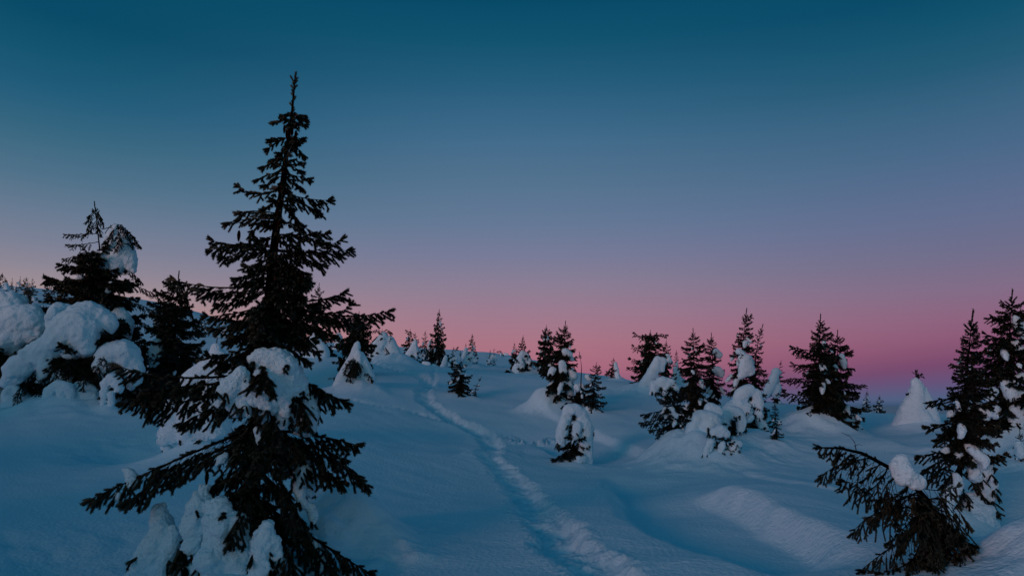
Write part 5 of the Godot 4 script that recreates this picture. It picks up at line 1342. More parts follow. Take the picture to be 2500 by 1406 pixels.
	spruce({"name": "spruce", "label": "broad-layered dark spruce with a snow skirt right of the snow-draped cone", "at": Vector3(1.733, 3.166, -37), "trunk": [Vector3(0, 0, 0), Vector3(0.011, 0.502, 0), Vector3(0.023, 1.003, 0), Vector3(0.037, 1.505, 0), Vector3(0.072, 2.006, 0), Vector3(0.106, 2.508, 0)], "radius": 0.765, "count": 84, "from": 0.1, "to": 0.97, "shape": 0.6, "separate": false, "seed": 1032, "cell": 0.078, "pads": 7, "pad": 0.75, "tiny": true,
		"twigs": [],
		"snow": [[[0.137, 2.031, 0.174, 0.087, 0.181, 1.817, 0.131, 0.087]], [[0.388, 0.456, 0.087, 0.174, 0.473, 0.241, 0.087, 0.196]]]})
	spruce({"name": "spruce", "label": "spruce with snow pads and a pointed top above the snow-cased spruce", "at": Vector3(1.481, 1.431, -22), "trunk": [Vector3(0, 0, 0), Vector3(0.036, 0.534, 0), Vector3(0.072, 1.068, 0), Vector3(0.114, 1.603, 0), Vector3(0.163, 2.137, 0), Vector3(0.211, 2.671, 0)], "radius": 0.83, "count": 116, "from": 0.04, "to": 0.97, "shape": 0.62, "separate": true, "seed": 1033, "cell": 0.05, "pads": 12, "pad": 1.0, "tiny": false,
		"twigs": [],
		"snow": [[[0.185, 1.85, 0.207, 0.13, 0.315, 1.801, 0.181, 0.104]], [[0.075, 1.515, 0.259, 0.117, 0.111, 1.274, 0.259, 0.13]], [[-0.203, 1.316, 0.181, 0.117, -0.268, 1.151, 0.181, 0.117]], [[0.372, 1.278, 0.181, 0.117, 0.446, 1.087, 0.181, 0.13]], [[0.272, 0.833, 0.233, 0.117, 0.346, 0.619, 0.233, 0.117]], [[-0.397, 0.521, 0.104, 0.104, -0.524, 0.269, 0.052, 0.156, -0.715, 0.08, 0, 0.156]], [[0.669, 0.837, 0.078, 0.091, 0.795, 0.71, 0.078, 0.091]]]})
	spruce({"name": "spruce", "label": "bare crooked stem beside the pad-carrying spruce", "at": Vector3(2.097, 1.432, -21.5), "trunk": [Vector3(0, 0, 0), Vector3(0.005, 0.345, 0), Vector3(0.01, 0.691, 0), Vector3(0.028, 1.036, 0), Vector3(0.05, 1.382, 0), Vector3(0.001, 1.727, 0)], "radius": 0.456, "count": 35, "from": 0.02, "to": 0.45, "shape": 0.4, "separate": true, "seed": 1034, "cell": 0.05, "pads": 7, "pad": 0.75, "tiny": false,
		"twigs": [],
		"snow": [[[-0.128, 0.784, 0.152, 0.101, -0.08, 0.698, 0.152, 0.076]], [[0.292, 1.012, 0, 0.089, 0.193, 1.1, 0, 0.076]]]})
	spruce({"name": "spruce", "label": "small spruce with forked tip at the right of the bare crooked stem", "at": Vector3(2.388, 1.38, -21), "trunk": [Vector3(0, 0, 0), Vector3(0.024, 0.288, 0), Vector3(0.048, 0.575, 0), Vector3(0.077, 0.863, 0), Vector3(0.113, 1.15, 0), Vector3(0.149, 1.438, 0)], "radius": 0.421, "count": 59, "from": 0.03, "to": 0.97, "shape": 0.6, "separate": true, "seed": 1035, "cell": 0.05, "pads": 7, "pad": 0.75, "tiny": false,
		"twigs": [[Vector3(0.016, 0.26, 0), Vector3(0.171, 0.116, 0), Vector3(0.34, 0.02, 0)], [Vector3(0.134, 1.291, 0), Vector3(0.196, 1.34, 0), Vector3(0.246, 1.377, 0)]],
		"snow": [[[-0.129, 0.141, 0.074, 0.099, -0.02, 0.093, 0.074, 0.099]]]})
	spruce({"name": "snow_laden_spruce", "label": "snow-cased spruce alone in front at the centre, dark open foot", "at": Vector3(1.322, 0.219, -15.6), "trunk": [Vector3(0, 0, 0), Vector3(0.019, 0.298, 0), Vector3(0.037, 0.596, 0), Vector3(0.048, 0.894, 0), Vector3(0.052, 1.192, 0), Vector3(0.056, 1.49, 0)], "radius": 0.404, "count": 59, "from": 0.04, "to": 0.95, "shape": 0.5, "separate": true, "seed": 1036, "cell": 0.035, "pads": 16, "pad": 1.0, "tiny": false,
		"twigs": [[Vector3(0.026, 0.639, 0), Vector3(-0.167, 0.429, 0.138), Vector3(-0.435, 0.282, 0.138)], [Vector3(0.021, 0.598, 0.046), Vector3(-0.039, 0.434, 0.202), Vector3(-0.106, 0.177, 0.221)], [Vector3(0.039, 0.554, 0.046), Vector3(0.093, 0.39, 0.202), Vector3(0.133, 0.22, 0.221)], [Vector3(0.038, 1.436, 0), Vector3(-0.053, 1.481, 0), Vector3(-0.184, 1.401, 0.046)]],
		"snow": [[[-0.081, 1.348, 0.11, 0.12, -0.174, 1.101, 0.11, 0.11, -0.231, 0.863, 0.11, 0.138, -0.269, 0.627, 0.11, 0.101], [-0.081, 1.348, 0.11, 0.12, 0.073, 1.348, 0.092, 0.138, 0.211, 1.259, 0.046, 0.129], [0.214, 1.169, 0, 0.156, 0.281, 0.815, 0, 0.175, 0.293, 0.464, 0, 0.156, 0.342, 0.202, 0, 0.11], [0.106, 0.997, 0.165, 0.11, 0.067, 0.778, 0.165, 0.092]], [[0.168, 0.283, 0.147, 0.129, 0.077, 0.162, 0.147, 0.11, 0.26, 0.14, 0.092, 0.092], [-0.273, 0.157, 0.092, 0.083]]]})
	spruce({"name": "spruce", "label": "small spruce on the skyline with snow down its right side", "at": Vector3(4.705, 2.64, -33), "trunk": [Vector3(0, 0, 0), Vector3(0.019, 0.225, 0), Vector3(0.039, 0.45, 0), Vector3(0.059, 0.675, 0), Vector3(0.081, 0.9, 0), Vector3(0.102, 1.125, 0)], "radius": 0.35, "count": 39, "from": 0.03, "to": 0.97, "shape": 0.6, "separate": false, "seed": 1037, "cell": 0.069, "pads": 7, "pad": 0.75, "tiny": false,
		"twigs": [[Vector3(0.075, 0.778, 0), Vector3(-0.104, 0.586, 0), Vector3(-0.263, 0.413, 0)]],
		"snow": [[[0.177, 0.907, 0.117, 0.097, 0.226, 0.581, 0.117, 0.117, 0.257, 0.256, 0.117, 0.136, 0.455, 0.029, 0.039, 0.156]]]})
	spruce({"name": "spruce", "label": "flat-topped spruce with long ragged side branches", "at": Vector3(5.587, 2.36, -29), "trunk": [Vector3(0, 0, 0), Vector3(0.041, 0.446, 0), Vector3(0.081, 0.892, 0), Vector3(0.123, 1.339, 0), Vector3(0.164, 1.785, 0), Vector3(0.206, 2.231, 0)], "radius": 0.684, "count": 93, "from": 0.05, "to": 0.96, "shape": 0.4, "separate": false, "seed": 1038, "cell": 0.061, "pads": 7, "pad": 0.75, "tiny": false,
		"twigs": [[Vector3(0.162, 1.956, 0), Vector3(-0.108, 2.059, 0), Vector3(-0.48, 2.231, 0)], [Vector3(0.161, 1.922, 0), Vector3(0.495, 2.162, 0), Vector3(0.889, 2.162, 0)], [Vector3(0.132, 1.529, 0), Vector3(-0.208, 1.58, 0), Vector3(-0.529, 1.7, 0)], [Vector3(0.124, 1.308, 0), Vector3(0.471, 1.478, 0), Vector3(0.766, 1.614, 0)], [Vector3(0.102, 1.138, 0), Vector3(0.461, 1.172, 0), Vector3(0.79, 1.342, 0)], [Vector3(0.078, 0.934, 0), Vector3(-0.309, 1.07, 0), Vector3(-0.681, 1.172, 0)], [Vector3(0.056, 0.765, 0), Vector3(-0.401, 0.833, 0), Vector3(-0.759, 0.799, 0)], [Vector3(0.048, 0.512, 0), Vector3(-0.331, 0.344, 0), Vector3(-0.624, 0.159, 0)]],
		"snow": []})
	spruce({"name": "snow_laden_spruce", "label": "snow-plastered leaning spruce below the flat-topped one", "at": Vector3(5.121, 1.989, -26), "trunk": [Vector3(0, 0, 0), Vector3(0.052, 0.295, 0), Vector3(0.103, 0.59, 0), Vector3(0.16, 0.885, 0), Vector3(0.24, 1.18, 0), Vector3(0.321, 1.475, 0)], "radius": 0.398, "count": 39, "from": 0.1, "to": 0.97, "shape": 0.5, "separate": false, "seed": 1039, "cell": 0.06, "pads": 16, "pad": 1.0, "tiny": false,
		"twigs": [],
		"snow": [[[0.3, 1.348, 0.077, 0.123, 0.195, 1.014, 0.092, 0.199, 0.002, 0.682, 0.092, 0.214, -0.244, 0.413, 0.061, 0.184], [0.484, 1.288, 0.061, 0.138, 0.413, 0.985, 0.061, 0.138]]]})
	spruce({"name": "spruce", "label": "pointed spruce between the flat-topped one and the dense dark ones", "at": Vector3(5.903, 2.091, -27), "trunk": [Vector3(0, 0, 0), Vector3(0.018, 0.383, 0), Vector3(0.037, 0.767, 0), Vector3(0.056, 1.15, 0), Vector3(0.077, 1.534, 0), Vector3(0.098, 1.917, 0)], "radius": 0.445, "count": 69, "from": 0.15, "to": 0.97, "shape": 0.6, "separate": false, "seed": 1040, "cell": 0.06, "pads": 7, "pad": 0.75, "tiny": false,
		"twigs": [],
		"snow": [[[0.087, 1.402, 0.111, 0.111, 0.175, 1.213, 0.111, 0.127]]]})
	spruce({"name": "spruce", "label": "small tip and snow skirt close left of the dense dark spruce", "at": Vector3(6.564, 2.155, -28), "trunk": [Vector3(0, 0, 0), Vector3(0.011, 0.312, 0), Vector3(0.022, 0.624, 0), Vector3(0.033, 0.936, 0), Vector3(0.045, 1.248, 0), Vector3(0.057, 1.559, 0)], "radius": 0.33, "count": 45, "from": 0.2, "to": 0.97, "shape": 0.8, "separate": false, "seed": 1041, "cell": 0.06, "pads": 7, "pad": 0.75, "tiny": false,
		"twigs": [],
		"snow": [[[-0.02, 0.917, 0.082, 0.115, 0.05, 0.592, 0.082, 0.165, -0.126, 0.268, 0.082, 0.214], [0.26, 0.35, 0.049, 0.198, 0.449, 0.188, 0.049, 0.148]]]})
	spruce({"name": "spruce", "label": "leaning spruce with a snow hat, bare trunk in a snow mound", "at": Vector3(3.302, 0.487, -15.5), "trunk": [Vector3(0, 0, 0), Vector3(0.138, 0.348, 0), Vector3(0.294, 0.696, 0), Vector3(0.268, 1.044, 0), Vector3(0.187, 1.392, 0), Vector3(0.105, 1.74, 0)], "radius": 0.402, "count": 62, "from": 0.34, "to": 0.95, "shape": 0.35, "separate": true, "seed": 1042, "cell": 0.032, "pads": 12, "pad": 1.0, "tiny": false,
		"twigs": [[Vector3(0.279, 1.08, 0), Vector3(-0.074, 1.036, 0.046), Vector3(-0.435, 0.965, 0.046)], [Vector3(0.307, 0.885, 0), Vector3(-0.08, 0.86, 0.046), Vector3(-0.472, 0.79, 0.073)], [Vector3(0.33, 0.77, 0), Vector3(-0.003, 0.685, 0.073), Vector3(-0.276, 0.624, 0.091)], [Vector3(0.255, 1.168, 0), Vector3(0.477, 1.08, 0), Vector3(0.652, 0.973, 0)], [Vector3(0.322, 0.814, 0), Vector3(0.205, 0.687, 0.137), Vector3(0.064, 0.47, 0.137)], [Vector3(0.135, 1.57, 0), Vector3(0.257, 1.479, 0.046), Vector3(0.352, 1.39, 0.046)]],
		"snow": [[[-0.199, 1.479, 0.073, 0.082, -0.15, 1.612, 0.073, 0.11, 0.015, 1.684, 0.073, 0.119, 0.194, 1.648, 0.073, 0.1, 0.316, 1.541, 0.073, 0.073], [0.059, 1.504, 0.128, 0.082, 0.029, 1.416, 0.128, 0.055]], [[0.164, 1.055, 0.183, 0.091, 0.231, 0.941, 0.183, 0.082]], [[0.509, 0.551, 0, 0.073, 0.559, 0.463, 0, 0.082]]]})
	spruce({"name": "spruce", "label": "dense dark spruce with a sharp tip, left of three behind the snow lumps", "at": Vector3(5.439, 1.199, -21), "trunk": [Vector3(0, 0, 0), Vector3(0.016, 0.514, 0), Vector3(0.033, 1.028, 0), Vector3(0.047, 1.542, 0), Vector3(0.052, 2.056, 0), Vector3(0.058, 2.569, 0)], "radius": 0.619, "count": 94, "from": 0.05, "to": 0.97, "shape": 0.55, "separate": true, "seed": 1043, "cell": 0.05, "pads": 12, "pad": 1.0, "tiny": false,
		"twigs": [],
		"snow": [[[-0.09, 1.46, 0.247, 0.056, -0.044, 1.388, 0.247, 0.056]], [[0.171, 1.16, 0.223, 0.074, 0.187, 0.967, 0.223, 0.062]]]})
	spruce({"name": "spruce", "label": "dense dark spruce with a bent tip, middle of three behind the snow lumps", "at": Vector3(6.218, 1.263, -21.8), "trunk": [Vector3(0, 0, 0), Vector3(0.022, 0.491, 0), Vector3(0.044, 0.982, 0), Vector3(0.062, 1.473, 0), Vector3(0.062, 1.965, 0), Vector3(0.061, 2.456, 0)], "radius": 0.514, "count": 89, "from": 0.05, "to": 0.97, "shape": 0.45, "separate": true, "seed": 1044, "cell": 0.05, "pads": 12, "pad": 1.0, "tiny": false,
		"twigs": [],
		"snow": [[[0.138, 2.033, 0.154, 0.103, 0.221, 1.906, 0.154, 0.103]], [[0.093, 1.458, 0.257, 0.128, 0.227, 1.358, 0.257, 0.116]]]})
	spruce({"name": "spruce", "label": "tallest spruce of the right-hand clump with a hooked top and a snow plug", "at": Vector3(6.621, 1.095, -20.5), "trunk": [Vector3(0, 0, 0), Vector3(0.044, 0.635, 0), Vector3(0.089, 1.269, 0), Vector3(0.147, 1.904, 0), Vector3(0.23, 2.538, 0), Vector3(0.337, 3.173, 0)], "radius": 0.628, "count": 97, "from": 0.05, "to": 0.97, "shape": 0.6, "separate": true, "seed": 1045, "cell": 0.045, "pads": 12, "pad": 1.0, "tiny": false,
		"twigs": [[Vector3(0.303, 3.001, 0), Vector3(0.407, 3.111, 0), Vector3(0.482, 3.16, 0)], [Vector3(0.131, 1.612, 0), Vector3(0.524, 1.552, 0), Vector3(0.817, 1.433, 0)], [Vector3(0.118, 1.374, 0), Vector3(0.51, 1.314, 0), Vector3(0.855, 1.278, 0)]],
		"snow": [[[0.079, 1.891, 0.314, 0.145, 0.195, 1.856, 0.314, 0.157, 0.097, 1.573, 0.314, 0.181, 0.262, 1.573, 0.314, 0.157, -0.056, 1.362, 0.314, 0.097], [0.336, 1.741, 0.266, 0.109]], [[-0.025, 2.096, 0.266, 0.097, 0.068, 2.049, 0.266, 0.085]], [[0.204, 2.365, 0.193, 0.072, 0.174, 2.245, 0.193, 0.06]]]})
	spruce({"name": "spruce", "label": "second leader leaning out right of the tallest spruce of the right-hand clump", "at": Vector3(7.221, 1.171, -21.2), "trunk": [Vector3(0, 0, 0), Vector3(0.05, 0.549, 0), Vector3(0.1, 1.097, 0), Vector3(0.16, 1.646, 0), Vector3(0.253, 2.194, 0), Vector3(0.427, 2.743, 0)], "radius": 0.425, "count": 62, "from": 0.2, "to": 0.97, "shape": 0.6, "separate": true, "seed": 1046, "cell": 0.045, "pads": 7, "pad": 0.75, "tiny": false,
		"twigs": [],
		"snow": []})
	spruce({"name": "snow_laden_spruce", "label": "snow-hung spruce under the tallest spruce of the right-hand clump", "at": Vector3(5.703, 0.792, -17.2), "trunk": [Vector3(0, 0, 0), Vector3(0.018, 0.251, 0), Vector3(0.03, 0.502, 0), Vector3(0.039, 0.752, 0), Vector3(0.047, 1.003, 0), Vector3(0.055, 1.254, 0)], "radius": 0.588, "count": 59, "from": 0.03, "to": 0.9, "shape": 0.45, "separate": true, "seed": 1047, "cell": 0.04, "pads": 16, "pad": 1.0, "tiny": false,
		"twigs": [],
		"snow": [[[0.059, 1.231, 0.162, 0.144, -0.131, 1.133, 0.182, 0.167, -0.256, 1.035, 0.182, 0.107], [0.21, 1.133, 0.142, 0.144, 0.286, 0.908, 0.142, 0.12, 0.318, 0.781, 0.142, 0.072]], [[-0.356, 0.761, 0.142, 0.204, -0.56, 0.644, 0.142, 0.179], [-0.256, 0.908, 0.162, 0.155, -0.066, 0.761, 0.162, 0.192]], [[0.246, 0.663, 0.101, 0.132, 0.345, 0.323, 0.101, 0.132, 0.527, -0.065, 0.081, 0.107, 0.643, -0.248, 0.081, 0.084]], [[0.036, 0.182, 0.203, 0.095, 0.052, -0.058, 0.203, 0.107]]]})
	spruce({"name": "snow_laden_spruce", "label": "snow ring of a bent spruce, dark hollow in its middle", "at": Vector3(4.954, 0.644, -15.8), "trunk": [Vector3(0, 0, 0), Vector3(0.007, 0.166, 0), Vector3(0.014, 0.332, 0), Vector3(0.015, 0.498, 0), Vector3(0.013, 0.664, 0), Vector3(0.012, 0.83, 0)], "radius": 0.317, "count": 29, "from": 0.03, "to": 0.7, "shape": 0.35, "separate": true, "seed": 1048, "cell": 0.032, "pads": 16, "pad": 1.0, "tiny": false,
		"twigs": [],
		"snow": [[[-0.284, 0.562, 0.056, 0.132, -0.265, 0.759, 0.056, 0.142, -0.095, 0.876, 0.056, 0.154, 0.086, 0.831, 0.056, 0.132, 0.168, 0.67, 0.056, 0.11, 0.122, 0.491, 0.056, 0.088], [-0.164, 0.651, 0.037, 0.088]]]})
	spruce({"name": "snow_laden_spruce", "label": "big double-lobed snow lump left of the snow ring", "at": Vector3(4.03, 0.505, -15), "trunk": [Vector3(0, 0, 0), Vector3(0.015, 0.213, 0), Vector3(0.03, 0.427, 0), Vector3(0.054, 0.64, 0), Vector3(0.093, 0.853, 0), Vector3(0.132, 1.066, 0)], "radius": 0.354, "count": 32, "from": 0.03, "to": 0.6, "shape": 0.35, "separate": true, "seed": 1049, "cell": 0.034, "pads": 16, "pad": 1.0, "tiny": false,
		"twigs": [],
		"snow": [[[0.208, 1.083, -0.053, 0.135, 0.354, 1.014, -0.053, 0.135], [-0.026, 0.879, 0.035, 0.187, 0.169, 0.812, 0.071, 0.219, 0.063, 0.575, 0.071, 0.178], [-0.212, 0.675, 0.053, 0.146, -0.243, 0.456, 0.071, 0.156, -0.163, 0.322, 0.071, 0.115], [0.035, 0.349, 0.106, 0.094, -0.008, 0.157, 0.106, 0.083], [0.279, 0.726, 0.035, 0.146]]]})
	spruce({"name": "snow_laden_spruce", "label": "small spruce in front of the snow lumps, balls of snow on its arms", "at": Vector3(4.211, 0.329, -14.2), "trunk": [Vector3(0, 0, 0), Vector3(0.001, 0.177, 0), Vector3(0.002, 0.354, 0), Vector3(0.003, 0.531, 0), Vector3(0.005, 0.708, 0), Vector3(0.007, 0.885, 0)], "radius": 0.301, "count": 54, "from": 0.04, "to": 0.9, "shape": 0.4, "separate": true, "seed": 1050, "cell": 0.026, "pads": 16, "pad": 1.0, "tiny": false,
		"twigs": [],
		"snow": [[[-0.172, 0.8, 0.067, 0.099, -0.047, 0.848, 0.067, 0.109, 0.071, 0.768, 0.067, 0.079]], [[-0.272, 0.61, 0.1, 0.079, -0.352, 0.451, 0.1, 0.079, -0.374, 0.325, 0.1, 0.059]], [[-0.053, 0.573, 0.151, 0.069, -0.092, 0.439, 0.151, 0.059]], [[0.244, 0.544, 0.05, 0.119, 0.175, 0.418, 0.067, 0.109]]]})
	spruce({"name": "spruce", "label": "dark sprig at the left foot of the small ball-carrying spruce", "at": Vector3(3.767, 0.429, -14.6), "trunk": [Vector3(0, 0, 0), Vector3(-0.004, 0.064, 0), Vector3(-0.007, 0.128, 0), Vector3(-0.01, 0.191, 0), Vector3(-0.012, 0.255, 0), Vector3(-0.015, 0.319, 0)], "radius": 0.12, "count": 18, "from": 0.03, "to": 0.97, "shape": 0.4, "separate": true, "seed": 1051, "cell": 0.026, "pads": 7, "pad": 0.75, "tiny": false,
		"twigs": [],
		"snow": [[[0.027, 0.34, 0.069, 0.06, 0.038, 0.226, 0.069, 0.052]]]})
	spruce({"name": "spruce", "label": "narrow dark spruce at the right end of the right-hand clump", "at": Vector3(5.773, 0.574, -15.5), "trunk": [Vector3(0, 0, 0), Vector3(0.005, 0.216, 0), Vector3(0.009, 0.433, 0), Vector3(0.013, 0.649, 0), Vector3(0.015, 0.865, 0), Vector3(0.018, 1.081, 0)], "radius": 0.219, "count": 56, "from": 0.02, "to": 0.97, "shape": 0.55, "separate": true, "seed": 1052, "cell": 0.033, "pads": 7, "pad": 0.75, "tiny": false,
		"twigs": [],
		"snow": []})
	spruce({"name": "snow_laden_spruce", "label": "snow-twisted spruce with a dark tip between the two right-hand clumps", "at": Vector3(8.971, 1.625, -24), "trunk": [Vector3(0, 0, 0), Vector3(0.028, 0.29, 0), Vector3(0.055, 0.58, 0), Vector3(0.116, 0.871, 0), Vector3(0.199, 1.161, 0), Vector3(0.282, 1.451, 0)], "radius": 0.368, "count": 45, "from": 0.05, "to": 0.9, "shape": 0.6, "separate": true, "seed": 1053, "cell": 0.05, "pads": 16, "pad": 1.0, "tiny": false,
		"twigs": [],
		"snow": [[[0.068, 1.18, 0.113, 0.113, -0.044, 0.901, 0.141, 0.156, -0.2, 0.625, 0.141, 0.156, -0.373, 0.35, 0.113, 0.141], [0.089, 0.625, 0.113, 0.127, 0.002, 0.35, 0.113, 0.127]]]})
	spruce({"name": "spruce", "label": "broad layered spruce with a flat plate of branches on its left", "at": Vector3(7.77, 0.831, -18), "trunk": [Vector3(0, 0, 0), Vector3(0.049, 0.593, 0), Vector3(0.098, 1.185, 0), Vector3(0.153, 1.778, 0), Vector3(0.213, 2.37, 0), Vector3(0.272, 2.963, 0)], "radius": 0.891, "count": 124, "from": 0.05, "to": 0.97, "shape": 0.72, "separate": true, "seed": 1054, "cell": 0.04, "pads": 7, "pad": 0.75, "tiny": false,
		"twigs": [[Vector3(0.195, 2.196, 0), Vector3(-0.141, 2.228, 0), Vector3(-0.517, 2.312, 0)], [Vector3(0.175, 2.069, 0), Vector3(-0.2, 2.154, 0), Vector3(-0.479, 2.255, 0.053)], [Vector3(0.116, 1.388, 0), Vector3(-0.403, 1.492, 0), Vector3(-0.796, 1.44, 0)], [Vector3(0.089, 1.024, 0), Vector3(-0.431, 1.076, 0), Vector3(-0.794, 1.148, 0)], [Vector3(0.142, 1.754, 0), Vector3(-0.276, 1.806, 0), Vector3(-0.525, 1.88, 0)]],
		"snow": [[[0.109, 1.812, 0.276, 0.074, 0.162, 1.688, 0.276, 0.074]], [[0.252, 2.427, 0.148, 0.053, 0.263, 2.29, 0.148, 0.053]], [[-0.14, 0.31, 0.17, 0.127, -0.265, 0.157, 0.148, 0.127]], [[0.204, 0.36, 0.148, 0.106, 0.273, 0.187, 0.148, 0.106]]]})
	spruce({"name": "spruce", "label": "dark spruce leaning into the right side of the broad layered one", "at": Vector3(8.692, 0.92, -18.9), "trunk": [Vector3(0, 0, 0), Vector3(0.037, 0.515, 0), Vector3(0.074, 1.03, 0), Vector3(0.113, 1.545, 0), Vector3(0.152, 2.06, 0), Vector3(0.192, 2.575, 0)], "radius": 0.802, "count": 108, "from": 0.06, "to": 0.97, "shape": 0.6, "separate": true, "seed": 1055, "cell": 0.04, "pads": 7, "pad": 0.75, "tiny": false,
		"twigs": [[Vector3(0.1, 1.379, 0), Vector3(0.468, 1.292, 0), Vector3(0.818, 1.248, 0)], [Vector3(0.159, 2.151, 0), Vector3(0.374, 2.196, 0), Vector3(0.508, 2.062, 0)]],
		"snow": [[[0.179, 2.05, 0.178, 0.078, 0.209, 1.875, 0.178, 0.089, 0.219, 1.722, 0.178, 0.056]], [[-0.049, 1.773, 0.245, 0.056, -0.025, 1.653, 0.245, 0.056]], [[0.125, 0.512, 0.178, 0.089, 0.218, 0.32, 0.178, 0.1], [0.333, 0.405, 0.134, 0.078, 0.403, 0.191, 0.134, 0.078]]]})
	spruce({"name": "spruce", "label": "left of two little dark spruces on the far right rim", "at": Vector3(13.536, 1.14, -27), "trunk": [Vector3(0, 0, 0), Vector3(0.02, 0.196, 0), Vector3(0.04, 0.392, 0), Vector3(0.065, 0.587, 0), Vector3(0.094, 0.783, 0), Vector3(0.122, 0.979, 0)], "radius": 0.286, "count": 36, "from": 0.03, "to": 0.97, "shape": 0.8, "separate": false, "seed": 1056, "cell": 0.057, "pads": 7, "pad": 0.75, "tiny": false,
		"twigs": [],
		"snow": []})
	spruce({"name": "spruce", "label": "right of two little dark spruces on the far right rim", "at": Vector3(14.294, 1.103, -27.5), "trunk": [Vector3(0, 0, 0), Vector3(0.011, 0.167, 0), Vector3(0.023, 0.334, 0), Vector3(0.046, 0.501, 0), Vector3(0.072, 0.667, 0), Vector3(0.097, 0.834, 0)], "radius": 0.308, "count": 42, "from": 0.03, "to": 0.97, "shape": 0.7, "separate": false, "seed": 1057, "cell": 0.058, "pads": 7, "pad": 0.75, "tiny": false,
		"twigs": [],
		"snow": []})
	spruce({"name": "snow_laden_spruce", "label": "smooth snow cone with a few twigs at its peak", "at": Vector3(11.437, 0.856, -20), "trunk": [Vector3(0, 0, 0), Vector3(0.034, 0.337, 0), Vector3(0.067, 0.675, 0), Vector3(0.101, 1.012, 0), Vector3(0.133, 1.349, 0), Vector3(0.165, 1.687, 0)], "radius": 0.259, "count": 21, "from": 0.3, "to": 0.98, "shape": 0.4, "separate": true, "seed": 1058, "cell": 0.05, "pads": 16, "pad": 1.0, "tiny": false,
		"twigs": [[Vector3(0.145, 1.478, 0), Vector3(0.121, 1.594, 0), Vector3(0.123, 1.733, 0)], [Vector3(0.145, 1.478, 0), Vector3(0.203, 1.594, 0), Vector3(0.267, 1.652, 0)], [Vector3(0.112, 1.246, 0), Vector3(-0.067, 1.188, 0.059), Vector3(-0.191, 1.107, 0.059)], [Vector3(0.275, 1.131, 0), Vector3(0.288, 1.015, 0.059), Vector3(0.294, 0.844, 0.059)], [Vector3(-0.1, 0.448, 0.236), Vector3(-0.122, 0.339, 0.354), Vector3(-0.081, 0.317, 0.377)]],
		"snow": [[[0.076, 1.5, 0.024, 0.082, 0.132, 1.361, 0.024, 0.141, 0.058, 1.073, 0.024, 0.212, -0.05, 0.672, 0.024, 0.318, -0.174, 0.217, 0.024, 0.448], [0.275, 1.246, 0, 0.106, 0.306, 0.844, 0, 0.212, 0.325, 0.33, 0, 0.33], [-0.423, 0.161, 0.047, 0.283, -0.54, 0.014, 0.047, 0.236], [0.522, 0.103, 0, 0.212], [0.027, 1.477, 0.024, 0.071, -0.049, 1.419, 0.024, 0.047]]]})
	spruce({"name": "spruce", "label": "dark pointed spruce standing up out of a snow cone at the right", "at": Vector3(5.844, -0.046, -9.5), "trunk": [Vector3(0, 0, 0), Vector3(0.062, 0.566, 0), Vector3(0.149, 1.131, 0), Vector3(0.25, 1.697, 0), Vector3(0.358, 2.263, 0), Vector3(0.481, 2.828, 0)], "radius": 0.504, "count": 124, "from": 0.38, "to": 0.97, "shape": 0.62, "separate": true, "seed": 1059, "cell": 0.022, "pads": 12, "pad": 1.0, "tiny": false,
		"twigs": [[Vector3(0.21, 1.448, 0), Vector3(-0.045, 1.476, 0.045), Vector3(-0.291, 1.423, 0.045)], [Vector3(0.264, 1.746, 0), Vector3(0.015, 1.8, 0.045), Vector3(-0.225, 1.762, 0.045)], [Vector3(0.171, 1.287, 0), Vector3(-0.007, 1.316, 0.045), Vector3(-0.19, 1.263, 0.067)], [Vector3(0.126, 1.073, 0), Vector3(-0.138, 1.103, 0.045), Vector3(-0.45, 1.046, 0.067)], [Vector3(0.116, 1.031, 0), Vector3(-0.162, 0.999, 0.067), Vector3(-0.511, 0.816, 0.078)], [Vector3(0.111, 0.977, 0), Vector3(-0.153, 0.895, 0.078), Vector3(-0.415, 0.714, 0.101)], [Vector3(0.099, 0.914, 0), Vector3(-0.063, 0.791, 0.09), Vector3(-0.217, 0.662, 0.101)], [Vector3(0.093, 0.861, 0), Vector3(0.268, 0.657, 0.056), Vector3(0.503, 0.315, 0.056)], [Vector3(0.082, 0.756, 0), Vector3(0.077, 0.536, 0.123), Vector3(0.155, 0.411, 0.146)], [Vector3(0.076, 0.703, 0), Vector3(-0.059, 0.51, 0.123), Vector3(-0.132, 0.207, 0.146)], [Vector3(0.065, 0.598, 0), Vector3(-0.129, 0.374, 0.067), Vector3(-0.249, 0.143, 0.067)]],
		"snow": [[[0.232, 1.172, 0.056, 0.067, 0.313, 1.05, 0.045, 0.106, 0.375, 0.889, 0.022, 0.134, 0.416, 0.704, 0.011, 0.123, 0.428, 0.521, 0.011, 0.084], [0.219, 0.975, 0.101, 0.078, 0.253, 0.792, 0.101, 0.078]], [[0.077, 1.09, 0.09, 0.05, 0.034, 1.048, 0.09, 0.039], [-0.069, 1.14, 0.045, 0.045, -0.139, 1.097, 0.045, 0.034]], [[-0.043, 0.797, 0.146, 0.062, -0.073, 0.667, 0.146, 0.084, -0.141, 0.523, 0.146, 0.09, -0.207, 0.4, 0.146, 0.056]], [[0.253, 0.471, 0.022, 0.123, 0.212, 0.29, 0.022, 0.202, 0.23, 0.11, 0.022, 0.246]], [[0.469, 2.078, -0.09, 0.062, 0.559, 2.078, -0.09, 0.062]], [[0.116, 1.441, 0.112, 0.034, 0.146, 1.42, 0.112, 0.028]], [[0.481, 1.773, -0.056, 0.045, 0.502, 1.664, -0.056, 0.039]]]})
